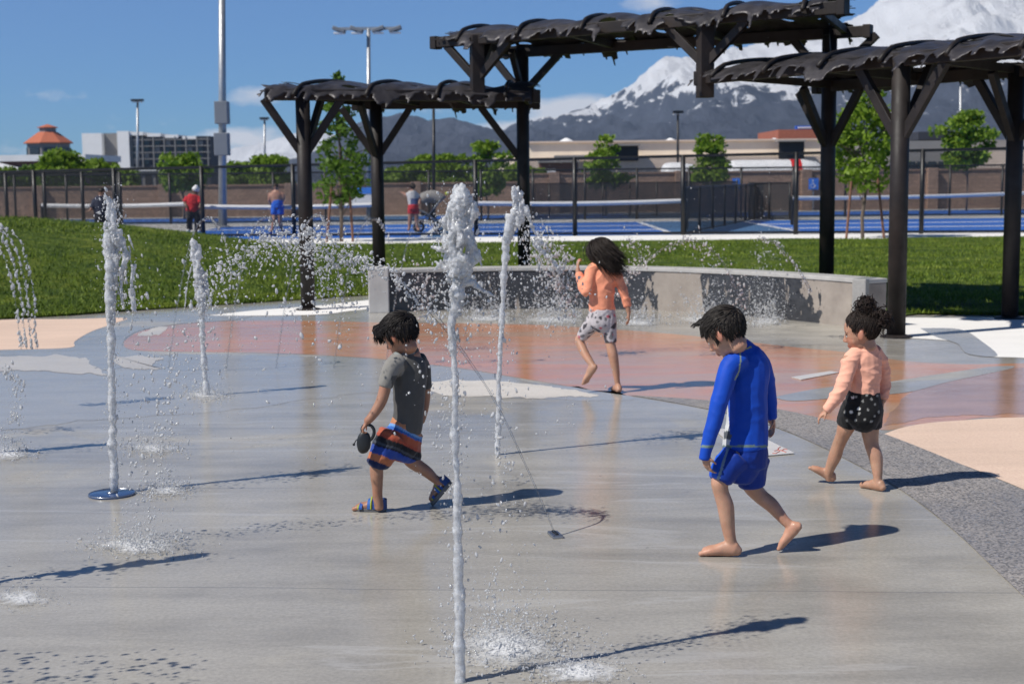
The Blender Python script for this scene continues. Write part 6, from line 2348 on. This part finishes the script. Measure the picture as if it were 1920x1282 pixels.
link_mesh('froth', froth_mesh([(358, 846, 886), (375, 842, 892), (400, 830, 899), (440, 822, 903), (480, 824, 900), (505, 832, 893), (530, 840, 882), (560, 845, 872)], D, 190, 4, 11, .0036, .0042, 5, .8, tails, 75), M_FROTH, t, True)
a1 = cloud(420, along([(865, 380), (855, 450), (850, 520), (850, 600)], lambda q: 26), D, .8, 3.2)
a2 = cloud(330, along([(850, 620), (853, 760), (856, 950), (860, 1150)], lambda q: 8 + 16 * q), D, .7, 3.0, .03)
a3 = cloud(170, along([(880, 530), (930, 620), (945, 760), (945, 900), (940, 990)], lambda q: 22), D + .05, .7, 3.4)
a4 = cloud(110, along([(835, 540), (800, 640), (815, 760), (830, 900)], lambda q: 24), D, .6, 2.8)
P_ = np.concatenate([a1[0], a2[0], a3[0], a4[0]]); R_ = np.concatenate([a1[1], a2[1], a3[1], a4[1]])
m_ = cloud(1300, along([(862, 370), (855, 450), (850, 560), (852, 760), (858, 1000), (861, 1260)], lambda q: 34 - 20 * q), D, .22, .95)
P_ = np.concatenate([P_, m_[0]]); R_ = np.concatenate([R_, m_[1]])
drops('droplets', P_, R_, M_DROP, t, downv(len(P_)), 1.3)
splash(950, 1215, 120, 48, 90, 900, 'white splash on the pad at the right foot of the nearest jet', spikes=34, rhi=4.5, seed=1)
splash(1080, 1262, 110, 30, 40, 380, 'low splash at the bottom edge right of the nearest jet', spikes=10, rhi=3.6, seed=2)

# --- tall jet on the left
D = gp(214, 924).y
t = thing('water_jet', gp(214, 924), 'tall jet rising from the dark blue ring at the far left', 'water jet')
link_mesh('column', jet_mesh([(215, 928, 9), (213, 860, 8.2), (211, 780, 7.2), (208, 690, 6.4), (207, 620, 7), (206, 560, 9), (208, 480, 12), (207, 430, 12)], D, .4, 3, 12, 22), M_JET, t, True)


def tl2(mb, rr, k):
    for (x0, y0, x1, y1, r0) in ((205, 385, 196, 362, 4), (212, 400, 222, 372, 3), (222, 430, 236, 470, 6), (236, 470, 226, 540, 6), (226, 540, 232, 580, 4), (252, 495, 246, 540, 5), (246, 540, 252, 585, 7), (214, 440, 226, 470, 7), (200, 460, 194, 478, 5), (205, 520, 200, 560, 6), (240, 440, 252, 470, 3)):
        mb.tube([at(x0 + (x1 - x0) * q, y0 + (y1 - y0) * q, D + rr.uniform(-.02, .02)) for q in (0, .33, .66, 1)], [r0 * k, r0 * k * .9, r0 * k * .75, r0 * k * .45], 8)


link_mesh('froth', froth_mesh([(378, 197, 212), (400, 193, 222), (430, 191, 224), (470, 193, 226), (500, 196, 226), (540, 197, 220), (600, 199, 219)], D, 130, 3, 7.5, .0048, .006, 6, .8, tl2, 55), M_FROTH, t, True)
a1 = cloud(330, along([(206, 375), (212, 440), (222, 520), (228, 600)], lambda q: 15), D, .7, 2.8)
a2 = cloud(180, along([(240, 470), (255, 540), (262, 600), (262, 700), (258, 820), (262, 910)], lambda q: 15 + 12 * q), D, .7, 3.2)
a3 = cloud(110, along([(206, 640), (210, 760), (213, 900)], lambda q: 9), D, .6, 2.2, .02)
P_ = np.concatenate([a1[0], a2[0], a3[0]]); R_ = np.concatenate([a1[1], a2[1], a3[1]])
m_ = cloud(700, along([(206, 370), (210, 470), (216, 600), (220, 760), (214, 910)], 16), D, .22, .95)
P_ = np.concatenate([P_, m_[0]]); R_ = np.concatenate([R_, m_[1]])
drops('droplets', P_, R_, M_DROP, t, downv(len(P_)), 1.4)
nozzle(gp(210, 927), .125, 'dark blue drain ring with a spout at the foot of the tall left jet')
splash(312, 921, 55, 16, 26, 260, 'small splash just right of the dark blue drain ring', spikes=6, rhi=3.2, seed=3)
splash(262, 1026, 95, 20, 40, 620, 'bright splash where the long droplet arc lands at the lower left', spikes=18, rhi=3.6, seed=4)
splash(288, 843, 55, 14, 22, 240, 'small splash beyond the dark blue drain ring', spikes=5, rhi=2.8, seed=5)
splash(15, 852, 50, 14, 40, 190, 'splash cut by the picture edge beside a long thin shadow', spikes=8, rhi=3.2, seed=6)
splash(40, 1125, 70, 22, 26, 160, 'faint speckled splash at the lower left corner', spikes=4, rhi=2.6, seed=7)

# --- shorter jet behind it
D = gp(385, 742).y
t = thing('water_jet', gp(385, 742), 'shorter frothy jet standing between the tall left jet and the pergola post', 'water jet')
link_mesh('column', jet_mesh([(386, 744, 6), (383, 690, 5.2), (380, 640, 4.8), (378, 590, 5.8), (375, 540, 8), (370, 500, 10)], D, .4, 2.4, 12, 33), M_JET, t, True)


def tl3(mb, rr, k):
    for (x0, y0, x1, y1, r0) in ((372, 510, 366, 560, 4), (382, 510, 392, 560, 5), (392, 560, 398, 580, 3), (358, 500, 350, 540, 2), (350, 540, 346, 580, 2), (378, 540, 386, 585, 6)):
        mb.tube([at(x0 + (x1 - x0) * q, y0 + (y1 - y0) * q, D + rr.uniform(-.02, .02)) for q in (0, .33, .66, 1)], [r0 * k, r0 * k * .9, r0 * k * .75, r0 * k * .45], 7)


link_mesh('froth', froth_mesh([(455, 356, 374), (475, 354, 381), (495, 357, 384), (520, 362, 386), (550, 366, 388), (580, 371, 388)], D, 90, 3, 6.5, .0062, .007, 9, .8, tl3, 42), M_FROTH, t, True)
a1 = cloud(220, along([(368, 470), (376, 540), (384, 620), (388, 720)], lambda q: 10 + 14 * q), D, .6, 2.2)
drops('droplets', a1[0], a1[1], M_DROP, t, downv(len(a1[0])), 1.2)
splash(385, 742, 48, 12, 18, 240, 'low foam ring round the foot of the shorter frothy jet', spikes=5, rhi=2.6, seed=8)

# --- jet right of the nearest one
D = gp(934, 852).y
t = thing('water_jet', gp(934, 852), 'slim jet just right of the nearest one, toppling over to the right at its top', 'water jet')
link_mesh('column', jet_mesh([(933, 856, 5.6), (934, 800, 5.2), (936, 720, 4.8), (939, 640, 4.7), (943, 560, 5.2), (946, 490, 7), (951, 440, 8.5), (958, 400, 11)], D, .4, 2.6, 12, 44), M_JET, t, True)


def tl4(mb, rr, k):
    for (x0, y0, x1, y1, r0) in ((985, 385, 996, 420, 6), (996, 420, 1004, 440, 4), (1000, 455, 1014, 470, 6), (1014, 470, 1038, 488, 5), (1038, 488, 1046, 505, 4), (1046, 505, 1058, 482, 3), (960, 420, 952, 455, 6), (1010, 450, 1018, 458, 6)):
        mb.tube([at(x0 + (x1 - x0) * q, y0 + (y1 - y0) * q, D + rr.uniform(-.02, .02)) for q in (0, .33, .66, 1)], [r0 * k, r0 * k * .9, r0 * k * .75, r0 * k * .45], 8)


link_mesh('froth', froth_mesh([(352, 962, 974), (362, 956, 984), (380, 954, 988), (400, 953, 990), (420, 952, 982), (440, 947, 965)], D, 75, 3, 6.5, .005, .0055, 12, .8, tl4, 55), M_FROTH, t, True)
a1 = cloud(300, along([(975, 390), (985, 440), (995, 500), (1010, 570)], lambda q: 13 + 20 * q), D, .7, 2.6)
a2 = cloud(420, along([(1000, 450), (1040, 500), (1060, 560), (1050, 600)], lambda q: 22), D + .2, .6, 2.4)
a3 = cloud(140, along([(945, 500), (938, 640), (934, 850)], lambda q: 8 + 12 * q), D, .6, 2.4)
a4 = cloud(90, along([(940, 850), (944, 900), (940, 950), (948, 1050)], lambda q: 10), D - .8, .7, 3.0)
P_ = np.concatenate([a1[0], a2[0], a3[0], a4[0]]); R_ = np.concatenate([a1[1], a2[1], a3[1], a4[1]])
drops('droplets', P_, R_, M_DROP, t, downv(len(P_)), 1.3)

# --- two jets standing just outside the picture, whose shadows lie on the pad
for (tx, ty, H_, lab) in ((380, 1040, 1.5, 'jet standing left of the pad view whose shadow crosses the near left corner'), (200, 832, 1.35, 'jet standing left of the pad view beside the beaded falling streams')):
    tip = gp(tx, ty)
    b_ = tip - SH * (H_ / tan(SUN_EL))
    t = thing('water_jet', b_, lab, 'water jet')
    kk = F / b_.y
    rr = random.Random(int(tx)); mb = MB()
    pts = [b_ + V((rr.gauss(0, .008), rr.gauss(0, .008), H_ * q / 30)) for q in range(31)]
    mb.tube(pts, [.018 * (1 + .3 * rr.uniform(-1, 1)) for _ in pts], 10)
    link_mesh('column', mb.mesh('column'), M_JET, t, True)
    mb = MB()
    for i in range(70):
        z_ = H_ * rr.uniform(.5, 1.0)
        mb.ball(b_ + V((rr.gauss(0, .022), rr.gauss(0, .022), z_)), tuple(rr.uniform(.012, .035) for _ in range(3)), 8, 6)
    me = remeshed(mb, .008, 1); wrinkle(me, lambda p: .006 * MN.noise(p * 55))
    link_mesh('froth', me, M_FROTH, t, True)
    pos = [tuple(b_ + V((rr.gauss(0, .09), rr.gauss(0, .09), H_ * rr.random()))) for _ in range(220)]
    drops('droplets', pos, [rr.uniform(.002, .008) for _ in pos], M_DROP, t, downv(len(pos)), 1.3)
pos = []
for i in range(210):
    g_ = gp(RNG.uniform(-60, 390), 1215 + RNG.random() ** .7 * 75)
    h_ = RNG.uniform(.75, 1.25)
    pos.append(tuple(g_ - SH * (h_ / tan(SUN_EL)) + V((0, 0, h_))))
drops('water_drops', pos, [.003 + .008 * RNG.random() ** 2 for _ in pos], M_DROP, None, downv(len(pos), 1.0), 1.0, label='flung drops whose shadows speckle the near left corner of the pad')

# --- long arc of drops from the slot nozzle
p0 = gp(1041, 1005)
t = thing('slot_nozzle', p0, 'small dark slot nozzle in the pad where the long droplet arc starts', 'nozzle')
MB().box(p0 + V((0, 0, .008)), (.05, .10, .016), .25).build('plate', M_METAL, t, bevel=.003)
MB().box(p0 + V((0, 0, .018)), (.014, .075, .006), .25).build('slot', M_DARKD, t)
Da = p0.y
t = thing('water_arc', p0, 'long thin arc that breaks into drops above the lawn edge left of the biggest froth', 'water arc')
arcp = [(1041, 1003, 1.6), (1020, 950, 1.7), (990, 882, 1.7), (955, 805, 1.8), (920, 738, 1.9), (880, 676, 2.2), (840, 622, 3.2), (805, 578, 5), (770, 545, 7.5), (735, 516, 7), (705, 500, 5.5)]
link_mesh('stream', jet_mesh(arcp[:8], Da, .30, 3, 10, 51), M_THIN, t, True)


def clots(mb, rr, k):
    for i in range(190):
        q = rr.random() ** .8
        P = crom([(820, 600), (790, 566), (755, 532), (720, 508), (690, 495), (655, 488), (620, 486), (585, 478)], 8)
        a = P[int(q * (len(P) - 1))]
        mb.ball(at(a[0] + rr.gauss(0, 5 + 9 * q), a[1] + rr.gauss(0, 5 + 10 * q), Da + rr.gauss(0, .03)), tuple(rr.uniform(1.4, 4.6 - 2.0 * q) * k for _ in range(3)), 8, 6)


mbc = MB(); clots(mbc, random.Random(4), Da / F)
me = remeshed(mbc, .0042, 1); wrinkle(me, lambda p: .004 * MN.noise(p * 70))
o = link_mesh('clots', me, M_FROTH, t, True); o['kind'] = 'stuff'
b1 = cloud(800, along([(700, 500), (640, 480), (590, 468), (540, 452), (500, 455), (470, 470), (430, 500), (400, 530), (370, 570)], lambda q: 13 + 10 * q), Da, .5, 2.7, .07, 2.0)
b2 = cloud(560, along([(520, 440), (570, 470), (610, 520), (640, 560)], lambda q: 26), Da + .1, .5, 2.6, .1, 2.0)
b3 = cloud(140, along([(560, 440), (600, 445), (640, 470)], lambda q: 12), Da, .8, 3.2)
b4 = cloud(280, along([(420, 540), (350, 640), (320, 760), (300, 900), (270, 1010)], lambda q: 28), Da, .8, 3.0)
b5 = cloud(110, along([(640, 540), (600, 620), (540, 560), (480, 520)], lambda q: 32), Da, .8, 3.4)
b6 = cloud(170, along([(830, 612), (780, 560), (720, 510), (650, 490)], lambda q: 11), Da, .8, 3.2)
b7 = cloud(170, along([(690, 497), (620, 468), (560, 450), (510, 452), (460, 474), (420, 508), (370, 580), (330, 680), (300, 800), (275, 920)], 12), Da, 1.6, 3.8, .07, 1.6)
P_ = np.concatenate([q[0] for q in (b1, b2, b3, b4, b5, b6, b7)]); R_ = np.concatenate([q[1] for q in (b1, b2, b3, b4, b5, b6, b7)])
drops('droplets', P_, R_, M_DROP, t, downv(len(P_), 1.0), 1.0)

# --- thin arching streams in the ring behind
apex = [(390, 410), (498, 408), (592, 403), (700, 411), (797, 414)]
for i, (ax, ay) in enumerate(apex):
    Db = 12.6
    t = thing('thin_water_arc', at(ax - 70, 690, Db), ['thin stream arching beside the man in red', 'thin stream arching in front of the shirtless man', 'thin stream arching in front of the leftmost pergola post', 'thin stream arching in front of the second pergola post', 'thin stream arching at the left of the biggest froth'][i], 'water arc', 'thin arching streams of the ring')
    path = [(ax - 74, 690, 1.2), (ax - 62, 600, 1.3), (ax - 50, 530, 1.4), (ax - 38, 474, 1.5), (ax - 26, 436, 1.7), (ax - 12, 414, 2.2), (ax, ay, 2.6), (ax + 10, ay + 3, 2.6), (ax + 22, ay + 22, 2.0)]
    link_mesh('stream', jet_mesh(path, Db, .22, 2.5, 8, 60 + i), M_THIN, t, True)
    c1 = cloud(70, along([(ax + 8, ay), (ax + 24, ay + 24), (ax + 38, ay + 75), (ax + 50, ay + 150), (ax + 60, ay + 250)], 2.4), Db, .6, 2.0, .03)
    c2 = cloud(30, along([(p[0], p[1]) for p in path], 2.4), Db, .5, 1.6, .03)
    P_ = np.concatenate([c1[0], c2[0]]); R_ = np.concatenate([c1[1], c2[1]])
    drops('droplets', P_, R_, M_DROP, t, downv(len(P_)), 1.5)

# --- streams that fall at the far left
t = thing('water_arc', at(20, 640, 10.5), 'bunch of beaded streams falling at the far left edge', 'water arc')
PP = []; RR = []
for k in range(4):
    c1 = cloud(95, along([(-40 + k * 14, 425), (-8 + k * 14, 452 - k * 2), (14 + k * 13, 500), (28 + k * 12, 560), (36 + k * 10, 625), (40 + k * 10, 650)], 1.5), 10.5, .8, 2.5, .03, 1.6)
    PP.append(c1[0]); RR.append(c1[1])
c1 = cloud(120, along([(0, 690), (25, 710), (36, 745), (28, 790)], 7), 9.5, .8, 3.0)
PP.append(c1[0]); RR.append(c1[1])
P_ = np.concatenate(PP)
drops('droplets', P_, np.concatenate(RR), M_DROP, t, downv(len(P_)), 1.7)
mb = MB()
for k in range(4):
    pts = crom([(-40 + k * 14, 425), (-8 + k * 14, 452 - k * 2), (14 + k * 13, 500), (28 + k * 12, 560), (36 + k * 10, 625), (40 + k * 10, 655)], 6)
    mb.tube([at(x, y, 10.5) for x, y in pts], [.0042 * (.6 + .5 * abs(MN.noise(V((k * 7, j * .6, 0)))) * 2) for j in range(len(pts))], 6)
o = link_mesh('strand', mb.mesh('strand'), M_THIN, t, True); o['kind'] = 'stuff'

# --- sprays in front of the wall
def wall_arc(path, Dw, label, n, spread, r=1.6, rhi=2.4, seed=0, mm=None):
    t = thing('water_arc', at(path[0][0], path[0][1], Dw), label, 'water arc')
    link_mesh('stream', jet_mesh([(x, y, r) for x, y in path], Dw, .3, 2.5, 8, seed), mm or M_THIN, t, True)
    c1 = cloud(n, along(path, spread), Dw, .6, rhi, .08)
    drops('droplets', c1[0], c1[1], M_DROP, t, downv(len(c1[0])), 1.3)


wall_arc([(1150, 560), (1170, 530), (1190, 508), (1236, 470), (1279, 453), (1305, 452), (1330, 466), (1356, 494), (1379, 540), (1392, 575)], 13.6, 'beaded arc springing up beside the running girl and falling against the wall', 260, lambda q: 4 + 8 * q, 1.7, 2.6, 71)
wall_arc([(1420, 448), (1452, 455), (1478, 482), (1504, 516), (1520, 548)], 14.4, 'straight faint stream slanting down to the wall beside the slim rear post', 90, 4, 2.2, 2.0, 72)
wall_arc([(1070, 575), (1052, 520), (1040, 490), (1030, 470), (1015, 460)], 13.2, 'ragged spray thrown up left of the running girl', 420, 17, 1.6, 2.8, 73)
wall_arc([(790, 590), (800, 560), (795, 530), (780, 505)], 13.8, 'faint spray against the dark left half of the wall', 150, 16, 1.4, 2.4, 74)
wall_arc([(1205, 500), (1195, 470), (1180, 452)], 13.0, 'thin spray behind the head of the running girl', 120, 13, 1.5, 2.2, 75)
for (px, py, rx, ry, h, n_, lab) in ((1437, 604, 40, 9, 110, 420, 'pale burst of spray at the wall behind the boy in blue'), (1330, 600, 75, 9, 70, 420, 'wide low spray along the foot of the wall'),
                                     (1040, 600, 70, 9, 90, 520, 'spray at the foot of the wall beside the running girl'), (915, 598, 60, 8, 60, 320, 'spray at the foot of the wall behind the slim jet'),
                                     (1200, 606, 45, 8, 45, 200, 'small spray at the foot of the wall right of the running girl')):
    splash(px, py, rx, ry, h, n_, lab, spikes=24, rhi=2.6, seed=px)
# loose drops in the air all over the pad
c1 = cloud(420, lambda i: (RNG.uniform(260, 1150), RNG.uniform(470, 860)), 8.6, .5, 2.1, .9, 2.5)
o = drops('water_drops', c1[0], c1[1], M_DROP, None, downv(len(c1[0])), 1.4, label='loose water drops hanging in the air over the pad')

# ------------------------------------------------------------------ decals on the ground
M_DECAL = mat('white_decal_vinyl', (.62, .60, .58), .4, .06, 6, .05, 60)
M_DRED = mat('red_decal_print', (.48, .08, .05), .45, .1, 10, 0)


def decal(pts, z, label, marks=()):
    W3 = [gp(*p) for p in pts]
    c = sum(W3, V()) / len(W3)
    t = thing('ground_decal', V((c.x, c.y, 0)), label, 'decal')
    mb = MB()
    mb.add([V((w.x, w.y, z - .004)) for w in W3] + [V((w.x, w.y, z)) for w in W3], [tuple(range(len(W3) - 1, -1, -1)), tuple(range(len(W3), 2 * len(W3)))] + [(i, (i + 1) % len(W3), (i + 1) % len(W3) + len(W3), i + len(W3)) for i in range(len(W3))])
    mb.build('vinyl', M_DECAL, t)
    if marks:
        mb = MB()
        for seg_ in marks:
            mb.tube([V((gp(x, y).x, gp(x, y).y, z)) for x, y in seg_], .0035, 6)
        mb.build('red_symbol', M_DRED, t)


decal([(1338, 806), (1396, 805), (1490, 851), (1402, 859)], .0075, 'white square decal with a small red figure under the boy in blue', [[(1452, 848), (1458, 846), (1466, 847), (1474, 850)], [(1458, 846), (1460, 842), (1463, 840)], [(1462, 848), (1455, 852), (1448, 852)], [(1466, 847), (1470, 844), (1476, 845)]])
decal([(1484, 708), (1556, 697), (1574, 699), (1502, 713)], .0075, 'plain white strip decal on the terracotta paving left of the small girl')
# yellow ball in play
p = at(838, 363, 46)
t = MB(); t.ball(p, .055, 14, 10)
o = t.build('ball', mat('yellow_ball', (.62, .72, .04), .6, .1, 20, .1, 90), None, True)
tag(o, 'yellow ball in the air beside the dark thin post', 'ball')
cam_d.dof.focus_distance = gp(1360, 1040).y
